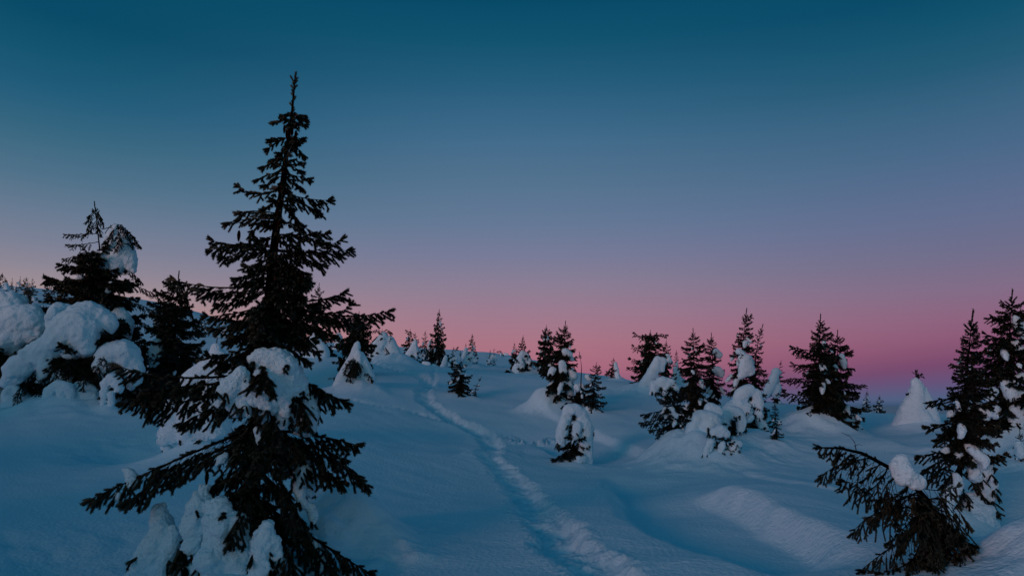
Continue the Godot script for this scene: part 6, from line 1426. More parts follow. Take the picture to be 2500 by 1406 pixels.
	spruce({"name": "spruce", "label": "large snow-hung spruce at the right edge of the photo", "at": Vector3(9.739, 0.56, -14), "trunk": [Vector3(0, 0, 0), Vector3(0.071, 0.644, 0), Vector3(0.142, 1.289, 0), Vector3(0.228, 1.933, 0), Vector3(0.332, 2.577, 0), Vector3(0.451, 3.221, 0)], "radius": 0.866, "count": 140, "from": 0.12, "to": 0.97, "shape": 0.6, "separate": true, "seed": 1060, "cell": 0.032, "pads": 12, "pad": 1.0, "tiny": false,
		"twigs": [[Vector3(0.377, 2.735, 0), Vector3(0.138, 2.819, 0), Vector3(-0.093, 2.835, 0)], [Vector3(0.317, 2.362, 0), Vector3(0.054, 2.444, 0), Vector3(-0.185, 2.527, 0)], [Vector3(0.413, 2.902, 0), Vector3(0.551, 2.944, 0), Vector3(0.648, 2.919, 0)]],
		"snow": [[[0.392, 2.819, 0.132, 0.074, 0.453, 2.638, 0.132, 0.099, 0.482, 2.473, 0.132, 0.074]], [[0.346, 2.324, 0.148, 0.074, 0.373, 2.21, 0.148, 0.074]], [[-0.039, 1.512, 0.247, 0.091, 0.037, 1.298, 0.264, 0.132, 0.178, 1.274, 0.264, 0.115]], [[-0.266, 1.378, 0.181, 0.091, -0.354, 1.243, 0.181, 0.074]], [[-0.256, 1.037, 0.181, 0.082, -0.203, 0.942, 0.181, 0.066]], [[0.123, 0.983, 0.247, 0.14, 0.022, 0.67, 0.247, 0.173, -0.053, 0.436, 0.247, 0.148]], [[0.314, 1.657, 0.206, 0.082, 0.22, 1.617, 0.206, 0.066]]]})
	spruce({"name": "spruce", "label": "low snowy sprig in front of the large spruce at the right edge", "at": Vector3(8.979, 0.513, -12.6), "trunk": [Vector3(0, 0, 0), Vector3(0.012, 0.127, 0), Vector3(0.024, 0.254, 0), Vector3(0.035, 0.381, 0), Vector3(0.044, 0.508, 0), Vector3(0.052, 0.635, 0)], "radius": 0.148, "count": 21, "from": 0.03, "to": 0.97, "shape": 0.4, "separate": true, "seed": 1061, "cell": 0.026, "pads": 7, "pad": 0.75, "tiny": false,
		"twigs": [],
		"snow": [[[-0.028, 0.474, 0.045, 0.074, 0.024, 0.312, 0.045, 0.089]]]})
	spruce({"name": "spruce", "label": "snow-topped dark spruce at the far left edge of the hill", "at": Vector3(-51.519, 9.105, -70), "trunk": [Vector3(0, 0, 0), Vector3(-0.141, 1.109, 0), Vector3(-0.283, 2.218, 0), Vector3(-0.424, 3.327, 0), Vector3(-0.568, 4.436, 0), Vector3(-0.741, 5.545, 0)], "radius": 1.072, "count": 60, "from": 0.02, "to": 0.97, "shape": 0.5, "separate": false, "seed": 1062, "cell": 0.15, "pads": 7, "pad": 0.75, "tiny": true,
		"twigs": [],
		"snow": [[[-0.135, 4.531, 0.206, 0.289, 0.034, 3.813, 0.206, 0.289]]]})
	spruce({"name": "spruce", "label": "small dark spruce standing on the far left hill", "at": Vector3(-72.935, 17.717, -100), "trunk": [Vector3(0, 0, 0), Vector3(-0.045, 0.399, 0), Vector3(-0.091, 0.799, 0), Vector3(-0.136, 1.198, 0), Vector3(-0.181, 1.597, 0), Vector3(-0.226, 1.997, 0)], "radius": 0.46, "count": 30, "from": 0.03, "to": 0.97, "shape": 0.9, "separate": false, "seed": 1063, "cell": 0.21, "pads": 2, "pad": 0.75, "tiny": true, "group": "spruces on the far left hill",
		"twigs": [],
		"snow": []})
	spruce({"name": "spruce", "label": "small dark spruce standing on the far left hill", "at": Vector3(-74.641, 18.619, -104), "trunk": [Vector3(0, 0, 0), Vector3(-0.046, 0.414, 0), Vector3(-0.092, 0.827, 0), Vector3(-0.138, 1.241, 0), Vector3(-0.185, 1.654, 0), Vector3(-0.231, 2.068, 0)], "radius": 0.478, "count": 30, "from": 0.03, "to": 0.97, "shape": 0.9, "separate": false, "seed": 1064, "cell": 0.218, "pads": 2, "pad": 0.75, "tiny": true, "group": "spruces on the far left hill",
		"twigs": [],
		"snow": []})
	spruce({"name": "spruce", "label": "small dark spruce standing on the far left hill", "at": Vector3(-69.196, 16.887, -98), "trunk": [Vector3(0, 0, 0), Vector3(-0.046, 0.422, 0), Vector3(-0.093, 0.844, 0), Vector3(-0.139, 1.265, 0), Vector3(-0.186, 1.687, 0), Vector3(-0.232, 2.109, 0)], "radius": 0.45, "count": 30, "from": 0.03, "to": 0.97, "shape": 0.9, "separate": false, "seed": 1065, "cell": 0.206, "pads": 2, "pad": 0.75, "tiny": true, "group": "spruces on the far left hill",
		"twigs": [],
		"snow": []})
	spruce({"name": "spruce", "label": "small dark spruce standing on the far left hill", "at": Vector3(-69.378, 16.502, -96), "trunk": [Vector3(0, 0, 0), Vector3(-0.043, 0.381, 0), Vector3(-0.086, 0.763, 0), Vector3(-0.128, 1.144, 0), Vector3(-0.171, 1.526, 0), Vector3(-0.214, 1.907, 0)], "radius": 0.441, "count": 30, "from": 0.03, "to": 0.97, "shape": 0.9, "separate": false, "seed": 1066, "cell": 0.202, "pads": 2, "pad": 0.75, "tiny": true, "group": "spruces on the far left hill",
		"twigs": [],
		"snow": []})
	spruce({"name": "spruce", "label": "small dark spruce standing on the far left hill", "at": Vector3(-46.31, 8.557, -65.404), "trunk": [Vector3(0, 0, 0), Vector3(-0.038, 0.312, 0), Vector3(-0.075, 0.625, 0), Vector3(-0.113, 0.937, 0), Vector3(-0.15, 1.25, 0), Vector3(-0.188, 1.562, 0)], "radius": 0.468, "count": 33, "from": 0.03, "to": 0.97, "shape": 0.6, "separate": false, "seed": 1067, "cell": 0.16, "pads": 2, "pad": 0.75, "tiny": true, "group": "spruces on the far left hill",
		"twigs": [],
		"snow": []})
	spruce({"name": "spruce", "label": "small dark spruce standing on the far left hill", "at": Vector3(-64.502, 15.101, -92.293), "trunk": [Vector3(0, 0, 0), Vector3(-0.055, 0.618, 0), Vector3(-0.11, 1.235, 0), Vector3(-0.165, 1.853, 0), Vector3(-0.22, 2.471, 0), Vector3(-0.275, 3.088, 0)], "radius": 0.715, "count": 33, "from": 0.03, "to": 0.97, "shape": 0.6, "separate": false, "seed": 1068, "cell": 0.16, "pads": 2, "pad": 0.75, "tiny": true, "group": "spruces on the far left hill",
		"twigs": [],
		"snow": [[[0.191, 0.833, 0.163, 0.218, 0.302, 0.333, 0.163, 0.272]]]})
	spruce({"name": "spruce", "label": "small dark spruce standing on the far left hill", "at": Vector3(-48.597, 9.197, -71.131), "trunk": [Vector3(0, 0, 0), Vector3(-0.046, 0.328, 0), Vector3(-0.092, 0.655, 0), Vector3(-0.137, 0.983, 0), Vector3(-0.183, 1.311, 0), Vector3(-0.229, 1.639, 0)], "radius": 0.549, "count": 33, "from": 0.03, "to": 0.97, "shape": 0.6, "separate": false, "seed": 1069, "cell": 0.16, "pads": 2, "pad": 0.75, "tiny": true, "group": "spruces on the far left hill",
		"twigs": [],
		"snow": []})
	spruce({"name": "spruce", "label": "small dark spruce standing on the far left hill", "at": Vector3(-58.429, 13.712, -89.354), "trunk": [Vector3(0, 0, 0), Vector3(-0.05, 0.606, 0), Vector3(-0.099, 1.213, 0), Vector3(-0.149, 1.819, 0), Vector3(-0.199, 2.426, 0), Vector3(-0.248, 3.032, 0)], "radius": 0.682, "count": 33, "from": 0.03, "to": 0.97, "shape": 0.6, "separate": false, "seed": 1070, "cell": 0.16, "pads": 2, "pad": 0.75, "tiny": true, "group": "spruces on the far left hill",
		"twigs": [],
		"snow": [[[0.183, 0.808, 0.158, 0.211, 0.287, 0.326, 0.158, 0.263]]]})
	spruce({"name": "spruce", "label": "small dark spruce standing on the far left hill", "at": Vector3(-58.237, 12.078, -82.69), "trunk": [Vector3(0, 0, 0), Vector3(-0.055, 0.575, 0), Vector3(-0.11, 1.15, 0), Vector3(-0.165, 1.725, 0), Vector3(-0.22, 2.3, 0), Vector3(-0.275, 2.874, 0)], "radius": 0.849, "count": 33, "from": 0.03, "to": 0.97, "shape": 0.6, "separate": false, "seed": 1071, "cell": 0.16, "pads": 2, "pad": 0.75, "tiny": true, "group": "spruces on the far left hill",
		"twigs": [],
		"snow": []})
	spruce({"name": "spruce", "label": "small dark spruce standing on the far left hill", "at": Vector3(-59.268, 12.005, -81.993), "trunk": [Vector3(0, 0, 0), Vector3(-0.048, 0.48, 0), Vector3(-0.096, 0.961, 0), Vector3(-0.144, 1.441, 0), Vector3(-0.192, 1.922, 0), Vector3(-0.24, 2.402, 0)], "radius": 0.621, "count": 33, "from": 0.03, "to": 0.97, "shape": 0.6, "separate": false, "seed": 1072, "cell": 0.16, "pads": 2, "pad": 0.75, "tiny": true, "group": "spruces on the far left hill",
		"twigs": [],
		"snow": [[[0.17, 0.748, 0.145, 0.193, 0.27, 0.306, 0.145, 0.242]]]})
	spruce({"name": "spruce", "label": "small dark spruce standing on the far left hill", "at": Vector3(-44.705, 8.471, -64.948), "trunk": [Vector3(0, 0, 0), Vector3(-0.036, 0.454, 0), Vector3(-0.072, 0.908, 0), Vector3(-0.107, 1.362, 0), Vector3(-0.143, 1.817, 0), Vector3(-0.179, 2.271, 0)], "radius": 0.584, "count": 33, "from": 0.03, "to": 0.97, "shape": 0.6, "separate": false, "seed": 1073, "cell": 0.16, "pads": 2, "pad": 0.75, "tiny": true, "group": "spruces on the far left hill",
		"twigs": [],
		"snow": []})
	spruce({"name": "spruce", "label": "small dark spruce standing on the far left hill", "at": Vector3(-65.075, 15.104, -91.993), "trunk": [Vector3(0, 0, 0), Vector3(-0.07, 0.65, 0), Vector3(-0.139, 1.3, 0), Vector3(-0.209, 1.95, 0), Vector3(-0.278, 2.6, 0), Vector3(-0.348, 3.249, 0)], "radius": 0.933, "count": 33, "from": 0.03, "to": 0.97, "shape": 0.6, "separate": false, "seed": 1074, "cell": 0.16, "pads": 2, "pad": 0.75, "tiny": true, "group": "spruces on the far left hill",
		"twigs": [],
		"snow": [[[0.19, 0.831, 0.163, 0.217, 0.302, 0.333, 0.163, 0.271]]]})
	spruce({"name": "spruce", "label": "small dark spruce standing on the far left hill", "at": Vector3(-51.908, 10.024, -75.66), "trunk": [Vector3(0, 0, 0), Vector3(-0.042, 0.425, 0), Vector3(-0.084, 0.849, 0), Vector3(-0.127, 1.274, 0), Vector3(-0.169, 1.699, 0), Vector3(-0.211, 2.123, 0)], "radius": 0.568, "count": 33, "from": 0.03, "to": 0.97, "shape": 0.6, "separate": false, "seed": 1075, "cell": 0.16, "pads": 2, "pad": 0.75, "tiny": true, "group": "spruces on the far left hill",
		"twigs": [],
		"snow": []})
	spruce({"name": "spruce", "label": "small dark spruce standing on the far left hill", "at": Vector3(-62.727, 14.083, -88.816), "trunk": [Vector3(0, 0, 0), Vector3(-0.063, 0.393, 0), Vector3(-0.125, 0.786, 0), Vector3(-0.188, 1.178, 0), Vector3(-0.25, 1.571, 0), Vector3(-0.313, 1.964, 0)], "radius": 0.825, "count": 33, "from": 0.03, "to": 0.97, "shape": 0.6, "separate": false, "seed": 1076, "cell": 0.16, "pads": 2, "pad": 0.75, "tiny": true, "group": "spruces on the far left hill",
		"twigs": [],
		"snow": [[[0.184, 0.804, 0.157, 0.209, 0.291, 0.324, 0.157, 0.262]]]})
	spruce({"name": "spruce", "label": "small dark spruce standing on the far left hill", "at": Vector3(-56.223, 11.145, -79.643), "trunk": [Vector3(0, 0, 0), Vector3(-0.048, 0.425, 0), Vector3(-0.096, 0.851, 0), Vector3(-0.145, 1.276, 0), Vector3(-0.193, 1.702, 0), Vector3(-0.241, 2.127, 0)], "radius": 0.853, "count": 33, "from": 0.03, "to": 0.97, "shape": 0.6, "separate": false, "seed": 1077, "cell": 0.16, "pads": 2, "pad": 0.75, "tiny": true, "group": "spruces on the far left hill",
		"twigs": [],
		"snow": []})
	spruce({"name": "spruce", "label": "small dark spruce standing on the far left hill", "at": Vector3(-53.85, 10.089, -75.622), "trunk": [Vector3(0, 0, 0), Vector3(-0.064, 0.472, 0), Vector3(-0.127, 0.944, 0), Vector3(-0.191, 1.417, 0), Vector3(-0.255, 1.889, 0), Vector3(-0.319, 2.361, 0)], "radius": 0.601, "count": 33, "from": 0.03, "to": 0.97, "shape": 0.6, "separate": false, "seed": 1078, "cell": 0.16, "pads": 2, "pad": 0.75, "tiny": true, "group": "spruces on the far left hill",
		"twigs": [],
		"snow": [[[0.156, 0.695, 0.134, 0.178, 0.248, 0.29, 0.134, 0.223]]]})
	spruce({"name": "spruce", "label": "small dark spruce standing on the far left hill", "at": Vector3(-60.78, 13.333, -86.649), "trunk": [Vector3(0, 0, 0), Vector3(-0.065, 0.522, 0), Vector3(-0.13, 1.045, 0), Vector3(-0.195, 1.567, 0), Vector3(-0.261, 2.09, 0), Vector3(-0.326, 2.612, 0)], "radius": 0.898, "count": 33, "from": 0.03, "to": 0.97, "shape": 0.6, "separate": false, "seed": 1079, "cell": 0.16, "pads": 2, "pad": 0.75, "tiny": true, "group": "spruces on the far left hill",
		"twigs": [],
		"snow": []})
	spruce({"name": "spruce", "label": "small dark spruce standing on the far left hill", "at": Vector3(-46.06, 8.448, -64.033), "trunk": [Vector3(0, 0, 0), Vector3(-0.057, 0.428, 0), Vector3(-0.113, 0.856, 0), Vector3(-0.17, 1.284, 0), Vector3(-0.227, 1.712, 0), Vector3(-0.283, 2.14, 0)], "radius": 0.592, "count": 33, "from": 0.03, "to": 0.97, "shape": 0.6, "separate": false, "seed": 1080, "cell": 0.16, "pads": 2, "pad": 0.75, "tiny": true, "group": "spruces on the far left hill",
		"twigs": [],
		"snow": [[[0.133, 0.6, 0.113, 0.151, 0.21, 0.258, 0.113, 0.189]]]})
	spruce({"name": "spruce", "label": "small dark spruce standing on the far left hill", "at": Vector3(-51.647, 9.527, -72.925), "trunk": [Vector3(0, 0, 0), Vector3(-0.057, 0.416, 0), Vector3(-0.115, 0.832, 0), Vector3(-0.172, 1.248, 0), Vector3(-0.23, 1.664, 0), Vector3(-0.287, 2.08, 0)], "radius": 0.515, "count": 33, "from": 0.03, "to": 0.97, "shape": 0.6, "separate": false, "seed": 1081, "cell": 0.16, "pads": 2, "pad": 0.75, "tiny": true, "group": "spruces on the far left hill",
		"twigs": [],
		"snow": []})
	spruce({"name": "spruce", "label": "small dark spruce standing on the far left hill", "at": Vector3(-61.693, 14.597, -91.566), "trunk": [Vector3(0, 0, 0), Vector3(-0.044, 0.603, 0), Vector3(-0.089, 1.207, 0), Vector3(-0.133, 1.81, 0), Vector3(-0.177, 2.413, 0), Vector3(-0.222, 3.017, 0)], "radius": 0.968, "count": 33, "from": 0.03, "to": 0.97, "shape": 0.6, "separate": false, "seed": 1082, "cell": 0.16, "pads": 2, "pad": 0.75, "tiny": true, "group": "spruces on the far left hill",
		"twigs": [],
		"snow": [[[0.188, 0.827, 0.162, 0.216, 0.297, 0.332, 0.162, 0.27]]]})
	spruce({"name": "spruce", "label": "snow-flecked spruce on the slope behind the tallest spruce", "at": Vector3(-18.8, 6.999, -61.596), "trunk": [Vector3(0, 0, 0), Vector3(0.001, 0.38, 0), Vector3(0.002, 0.761, 0), Vector3(0.004, 1.141, 0), Vector3(0.005, 1.521, 0), Vector3(0.006, 1.901, 0)], "radius": 0.733, "count": 33, "from": 0.03, "to": 0.97, "shape": 0.6, "separate": false, "seed": 1083, "cell": 0.14, "pads": 2, "pad": 0.75, "tiny": true, "group": "spruces on the slope behind the tallest spruce",
		"twigs": [],
		"snow": []})
	spruce({"name": "spruce", "label": "snow-flecked spruce on the slope behind the tallest spruce", "at": Vector3(-27.655, 6.998, -55.502), "trunk": [Vector3(0, 0, 0), Vector3(-0.015, 0.247, 0), Vector3(-0.03, 0.495, 0), Vector3(-0.045, 0.742, 0), Vector3(-0.06, 0.989, 0), Vector3(-0.075, 1.237, 0)], "radius": 0.578, "count": 33, "from": 0.03, "to": 0.97, "shape": 0.6, "separate": false, "seed": 1084, "cell": 0.14, "pads": 2, "pad": 0.75, "tiny": true, "group": "spruces on the slope behind the tallest spruce",
		"twigs": [],
		"snow": [[[-0.07, 0.794, 0.098, 0.147, -0.038, 0.333, 0.098, 0.229], [0.164, 0.267, 0.098, 0.164]]]})
	spruce({"name": "spruce", "label": "snow-flecked spruce on the slope behind the tallest spruce", "at": Vector3(-28.686, 7.765, -67.715), "trunk": [Vector3(0, 0, 0), Vector3(-0.023, 0.31, 0), Vector3(-0.047, 0.62, 0), Vector3(-0.07, 0.931, 0), Vector3(-0.093, 1.241, 0), Vector3(-0.117, 1.551, 0)], "radius": 0.847, "count": 33, "from": 0.03, "to": 0.97, "shape": 0.6, "separate": false, "seed": 1085, "cell": 0.14, "pads": 2, "pad": 0.75, "tiny": true, "group": "spruces on the slope behind the tallest spruce",
		"twigs": [],
		"snow": [[[-0.143, 0.95, 0.12, 0.18, -0.051, 0.389, 0.12, 0.279], [0.194, 0.309, 0.12, 0.2]]]})
	spruce({"name": "spruce", "label": "snow-flecked spruce on the slope behind the tallest spruce", "at": Vector3(-35.255, 8.321, -69.048), "trunk": [Vector3(0, 0, 0), Vector3(-0.031, 0.416, 0), Vector3(-0.062, 0.831, 0), Vector3(-0.093, 1.247, 0), Vector3(-0.124, 1.663, 0), Vector3(-0.155, 2.078, 0)], "radius": 0.612, "count": 33, "from": 0.03, "to": 0.97, "shape": 0.6, "separate": false, "seed": 1086, "cell": 0.14, "pads": 2, "pad": 0.75, "tiny": true, "group": "spruces on the slope behind the tallest spruce",
		"twigs": [],
		"snow": []})
	spruce({"name": "spruce", "label": "snow-flecked spruce on the slope behind the tallest spruce", "at": Vector3(-26.621, 7.691, -70.761), "trunk": [Vector3(0, 0, 0), Vector3(-0.034, 0.321, 0), Vector3(-0.068, 0.643, 0), Vector3(-0.102, 0.964, 0), Vector3(-0.136, 1.286, 0), Vector3(-0.169, 1.607, 0)], "radius": 0.678, "count": 33, "from": 0.03, "to": 0.97, "shape": 0.6, "separate": false, "seed": 1087, "cell": 0.14, "pads": 2, "pad": 0.75, "tiny": true, "group": "spruces on the slope behind the tallest spruce",
		"twigs": [],
		"snow": [[[-0.053, 0.988, 0.125, 0.188, -0.057, 0.403, 0.125, 0.292], [0.198, 0.319, 0.125, 0.208]]]})
	spruce({"name": "spruce", "label": "snow-flecked spruce on the slope behind the tallest spruce", "at": Vector3(-32.254, 8.648, -77.58), "trunk": [Vector3(0, 0, 0), Vector3(-0.019, 0.301, 0), Vector3(-0.039, 0.602, 0), Vector3(-0.058, 0.903, 0), Vector3(-0.078, 1.205, 0), Vector3(-0.097, 1.506, 0)], "radius": 0.656, "count": 33, "from": 0.03, "to": 0.97, "shape": 0.6, "separate": false, "seed": 1088, "cell": 0.14, "pads": 2, "pad": 0.75, "tiny": true, "group": "spruces on the slope behind the tallest spruce",
		"twigs": [],
		"snow": [[[-0.128, 1.076, 0.137, 0.206, -0.059, 0.434, 0.137, 0.32], [0.221, 0.342, 0.137, 0.229]]]})
	spruce({"name": "spruce", "label": "snow-flecked spruce on the slope behind the tallest spruce", "at": Vector3(-29.341, 7.296, -58.351), "trunk": [Vector3(0, 0, 0), Vector3(-0.007, 0.294, 0), Vector3(-0.013, 0.588, 0), Vector3(-0.02, 0.882, 0), Vector3(-0.026, 1.176, 0), Vector3(-0.033, 1.47, 0)], "radius": 0.444, "count": 33, "from": 0.03, "to": 0.97, "shape": 0.6, "separate": false, "seed": 1089, "cell": 0.14, "pads": 2, "pad": 0.75, "tiny": true, "group": "spruces on the slope behind the tallest spruce",
		"twigs": [],
		"snow": []})
	spruce({"name": "spruce", "label": "snow-flecked spruce on the slope behind the tallest spruce", "at": Vector3(-23.669, 7.393, -74.3), "trunk": [Vector3(0, 0, 0), Vector3(-0.015, 0.305, 0), Vector3(-0.031, 0.61, 0), Vector3(-0.046, 0.916, 0), Vector3(-0.062, 1.221, 0), Vector3(-0.077, 1.526, 0)], "radius": 0.608, "count": 33, "from": 0.03, "to": 0.97, "shape": 0.6, "separate": false, "seed": 1090, "cell": 0.14, "pads": 2, "pad": 0.75, "tiny": true, "group": "spruces on the slope behind the tallest spruce",
		"twigs": [],
		"snow": [[[0.046, 1.032, 0.131, 0.197, -0.064, 0.419, 0.131, 0.306], [0.203, 0.332, 0.131, 0.219]]]})
	spruce({"name": "spruce", "label": "snow-flecked spruce on the slope behind the tallest spruce", "at": Vector3(-21.284, 7.184, -63.907), "trunk": [Vector3(0, 0, 0), Vector3(0.002, 0.32, 0), Vector3(0.003, 0.639, 0), Vector3(0.005, 0.959, 0), Vector3(0.007, 1.278, 0), Vector3(0.008, 1.598, 0)], "radius": 0.605, "count": 33, "from": 0.03, "to": 0.97, "shape": 0.6, "separate": false, "seed": 1091, "cell": 0.14, "pads": 2, "pad": 0.75, "tiny": true, "group": "spruces on the slope behind the tallest spruce",
		"twigs": [],
		"snow": [[[-0.11, 0.9, 0.113, 0.169, -0.054, 0.372, 0.113, 0.264], [0.176, 0.296, 0.113, 0.188]]]})
	spruce({"name": "spruce", "label": "snow-flecked spruce on the slope behind the tallest spruce", "at": Vector3(-31.264, 8.843, -82.339), "trunk": [Vector3(0, 0, 0), Vector3(-0.062, 0.613, 0), Vector3(-0.124, 1.226, 0), Vector3(-0.186, 1.84, 0), Vector3(-0.248, 2.453, 0), Vector3(-0.31, 3.066, 0)], "radius": 1.053, "count": 33, "from": 0.03, "to": 0.97, "shape": 0.6, "separate": false, "seed": 1092, "cell": 0.14, "pads": 2, "pad": 0.75, "tiny": true, "group": "spruces on the slope behind the tallest spruce",
		"twigs": [],
		"snow": []})
	spruce({"name": "spruce", "label": "snow-flecked spruce on the slope behind the tallest spruce", "at": Vector3(-35.941, 8.882, -75.139), "trunk": [Vector3(0, 0, 0), Vector3(-0.053, 0.53, 0), Vector3(-0.105, 1.059, 0), Vector3(-0.158, 1.589, 0), Vector3(-0.21, 2.118, 0), Vector3(-0.263, 2.648, 0)], "radius": 0.919, "count": 33, "from": 0.03, "to": 0.97, "shape": 0.6, "separate": false, "seed": 1093, "cell": 0.14, "pads": 2, "pad": 0.75, "tiny": true, "group": "spruces on the slope behind the tallest spruce",
		"twigs": [],
		"snow": [[[-0.007, 1.046, 0.133, 0.199, -0.053, 0.423, 0.133, 0.31], [0.22, 0.334, 0.133, 0.221]]]})
	spruce({"name": "spruce", "label": "snow-flecked spruce on the slope behind the tallest spruce", "at": Vector3(-22.425, 6.6, -54.305), "trunk": [Vector3(0, 0, 0), Vector3(-0.045, 0.4, 0), Vector3(-0.09, 0.801, 0), Vector3(-0.136, 1.201, 0), Vector3(-0.181, 1.601, 0), Vector3(-0.226, 2.001, 0)], "radius": 0.379, "count": 33, "from": 0.03, "to": 0.97, "shape": 0.6, "separate": false, "seed": 1094, "cell": 0.14, "pads": 2, "pad": 0.75, "tiny": true, "group": "spruces on the slope behind the tallest spruce",
		"twigs": [],
		"snow": [[[0.032, 0.778, 0.096, 0.144, -0.042, 0.328, 0.096, 0.224], [0.155, 0.264, 0.096, 0.16]]]})
	spruce({"name": "spruce", "label": "snow-flecked spruce on the slope behind the tallest spruce", "at": Vector3(-33.977, 8.089, -66.923), "trunk": [Vector3(0, 0, 0), Vector3(-0.006, 0.306, 0), Vector3(-0.012, 0.612, 0), Vector3(-0.018, 0.918, 0), Vector3(-0.024, 1.223, 0), Vector3(-0.03, 1.529, 0)], "radius": 0.737, "count": 33, "from": 0.03, "to": 0.97, "shape": 0.6, "separate": false, "seed": 1095, "cell": 0.14, "pads": 2, "pad": 0.75, "tiny": true, "group": "spruces on the slope behind the tallest spruce",
		"twigs": [],
		"snow": []})
	spruce({"name": "spruce", "label": "snow-flecked spruce on the slope behind the tallest spruce", "at": Vector3(-29.925, 8.493, -80.779), "trunk": [Vector3(0, 0, 0), Vector3(-0.022, 0.327, 0), Vector3(-0.045, 0.654, 0), Vector3(-0.067, 0.981, 0), Vector3(-0.089, 1.308, 0), Vector3(-0.112, 1.635, 0)], "radius": 0.901, "count": 33, "from": 0.03, "to": 0.97, "shape": 0.6, "separate": false, "seed": 1096, "cell": 0.14, "pads": 2, "pad": 0.75, "tiny": true, "group": "spruces on the slope behind the tallest spruce",
		"twigs": [],
		"snow": [[[-0.169, 1.116, 0.143, 0.214, -0.065, 0.449, 0.143, 0.333], [0.226, 0.353, 0.143, 0.238]]]})
	spruce({"name": "spruce", "label": "snow-flecked spruce on the slope behind the tallest spruce", "at": Vector3(-28.933, 7.368, -59.778), "trunk": [Vector3(0, 0, 0), Vector3(-0.015, 0.348, 0), Vector3(-0.03, 0.696, 0), Vector3(-0.045, 1.045, 0), Vector3(-0.06, 1.393, 0), Vector3(-0.075, 1.741, 0)], "radius": 0.416, "count": 33, "from": 0.03, "to": 0.97, "shape": 0.6, "separate": false, "seed": 1097, "cell": 0.14, "pads": 2, "pad": 0.75, "tiny": true, "group": "spruces on the slope behind the tallest spruce",
		"twigs": [],
		"snow": [[[0.026, 0.849, 0.106, 0.159, -0.042, 0.353, 0.106, 0.247], [0.175, 0.282, 0.106, 0.176]]]})
	spruce({"name": "spruce", "label": "snow-flecked spruce on the slope behind the tallest spruce", "at": Vector3(-24.315, 6.661, -53.803), "trunk": [Vector3(0, 0, 0), Vector3(-0.002, 0.287, 0), Vector3(-0.004, 0.574, 0), Vector3(-0.005, 0.862, 0), Vector3(-0.007, 1.149, 0), Vector3(-0.009, 1.436, 0)], "radius": 0.621, "count": 33, "from": 0.03, "to": 0.97, "shape": 0.6, "separate": false, "seed": 1098, "cell": 0.14, "pads": 2, "pad": 0.75, "tiny": true, "group": "spruces on the slope behind the tallest spruce",
		"twigs": [],
		"snow": []})
	spruce({"name": "spruce", "label": "snow-flecked spruce on the slope behind the tallest spruce", "at": Vector3(-26.27, 7.746, -76.337), "trunk": [Vector3(0, 0, 0), Vector3(-0.039, 0.577, 0), Vector3(-0.078, 1.153, 0), Vector3(-0.117, 1.73, 0), Vector3(-0.156, 2.306, 0), Vector3(-0.195, 2.883, 0)], "radius": 0.721, "count": 33, "from": 0.03, "to": 0.97, "shape": 0.6, "separate": false, "seed": 1099, "cell": 0.14, "pads": 2, "pad": 0.75, "tiny": true, "group": "spruces on the slope behind the tallest spruce",
		"twigs": [],
		"snow": [[[0.003, 1.058, 0.135, 0.202, -0.064, 0.428, 0.135, 0.315], [0.211, 0.339, 0.135, 0.225]]]})
	spruce({"name": "spruce", "label": "snow-flecked spruce on the slope behind the tallest spruce", "at": Vector3(-17.611, 6.656, -57.488), "trunk": [Vector3(0, 0, 0), Vector3(-0.001, 0.313, 0), Vector3(-0.002, 0.625, 0), Vector3(-0.003, 0.938, 0), Vector3(-0.005, 1.25, 0), Vector3(-0.006, 1.563, 0)], "radius": 0.678, "count": 33, "from": 0.03, "to": 0.97, "shape": 0.6, "separate": false, "seed": 1100, "cell": 0.14, "pads": 2, "pad": 0.75, "tiny": true, "group": "spruces on the slope behind the tallest spruce",
		"twigs": [],
		"snow": [[[-0.108, 0.818, 0.102, 0.152, -0.05, 0.342, 0.102, 0.237], [0.156, 0.274, 0.102, 0.169]]]})
	spruce({"name": "spruce", "label": "snow-flecked spruce on the slope behind the tallest spruce", "at": Vector3(-34.842, 9.092, -78.673), "trunk": [Vector3(0, 0, 0), Vector3(-0.055, 0.589, 0), Vector3(-0.11, 1.178, 0), Vector3(-0.165, 1.766, 0), Vector3(-0.22, 2.355, 0), Vector3(-0.275, 2.944, 0)], "radius": 0.545, "count": 33, "from": 0.03, "to": 0.97, "shape": 0.6, "separate": false, "seed": 1101, "cell": 0.14, "pads": 2, "pad": 0.75, "tiny": true, "group": "spruces on the slope behind the tallest spruce",
		"twigs": [],
		"snow": []})
	spruce({"name": "spruce", "label": "snow-flecked spruce on the slope behind the tallest spruce", "at": Vector3(-32.559, 7.851, -64.487), "trunk": [Vector3(0, 0, 0), Vector3(-0.019, 0.365, 0), Vector3(-0.038, 0.73, 0), Vector3(-0.057, 1.095, 0), Vector3(-0.076, 1.46, 0), Vector3(-0.095, 1.825, 0)], "radius": 0.475, "count": 33, "from": 0.03, "to": 0.97, "shape": 0.6, "separate": false, "seed": 1102, "cell": 0.14, "pads": 2, "pad": 0.75, "tiny": true, "group": "spruces on the slope behind the tallest spruce",
		"twigs": [],
		"snow": [[[-0.108, 0.909, 0.114, 0.171, -0.044, 0.374, 0.114, 0.266], [0.191, 0.298, 0.114, 0.19]]]})
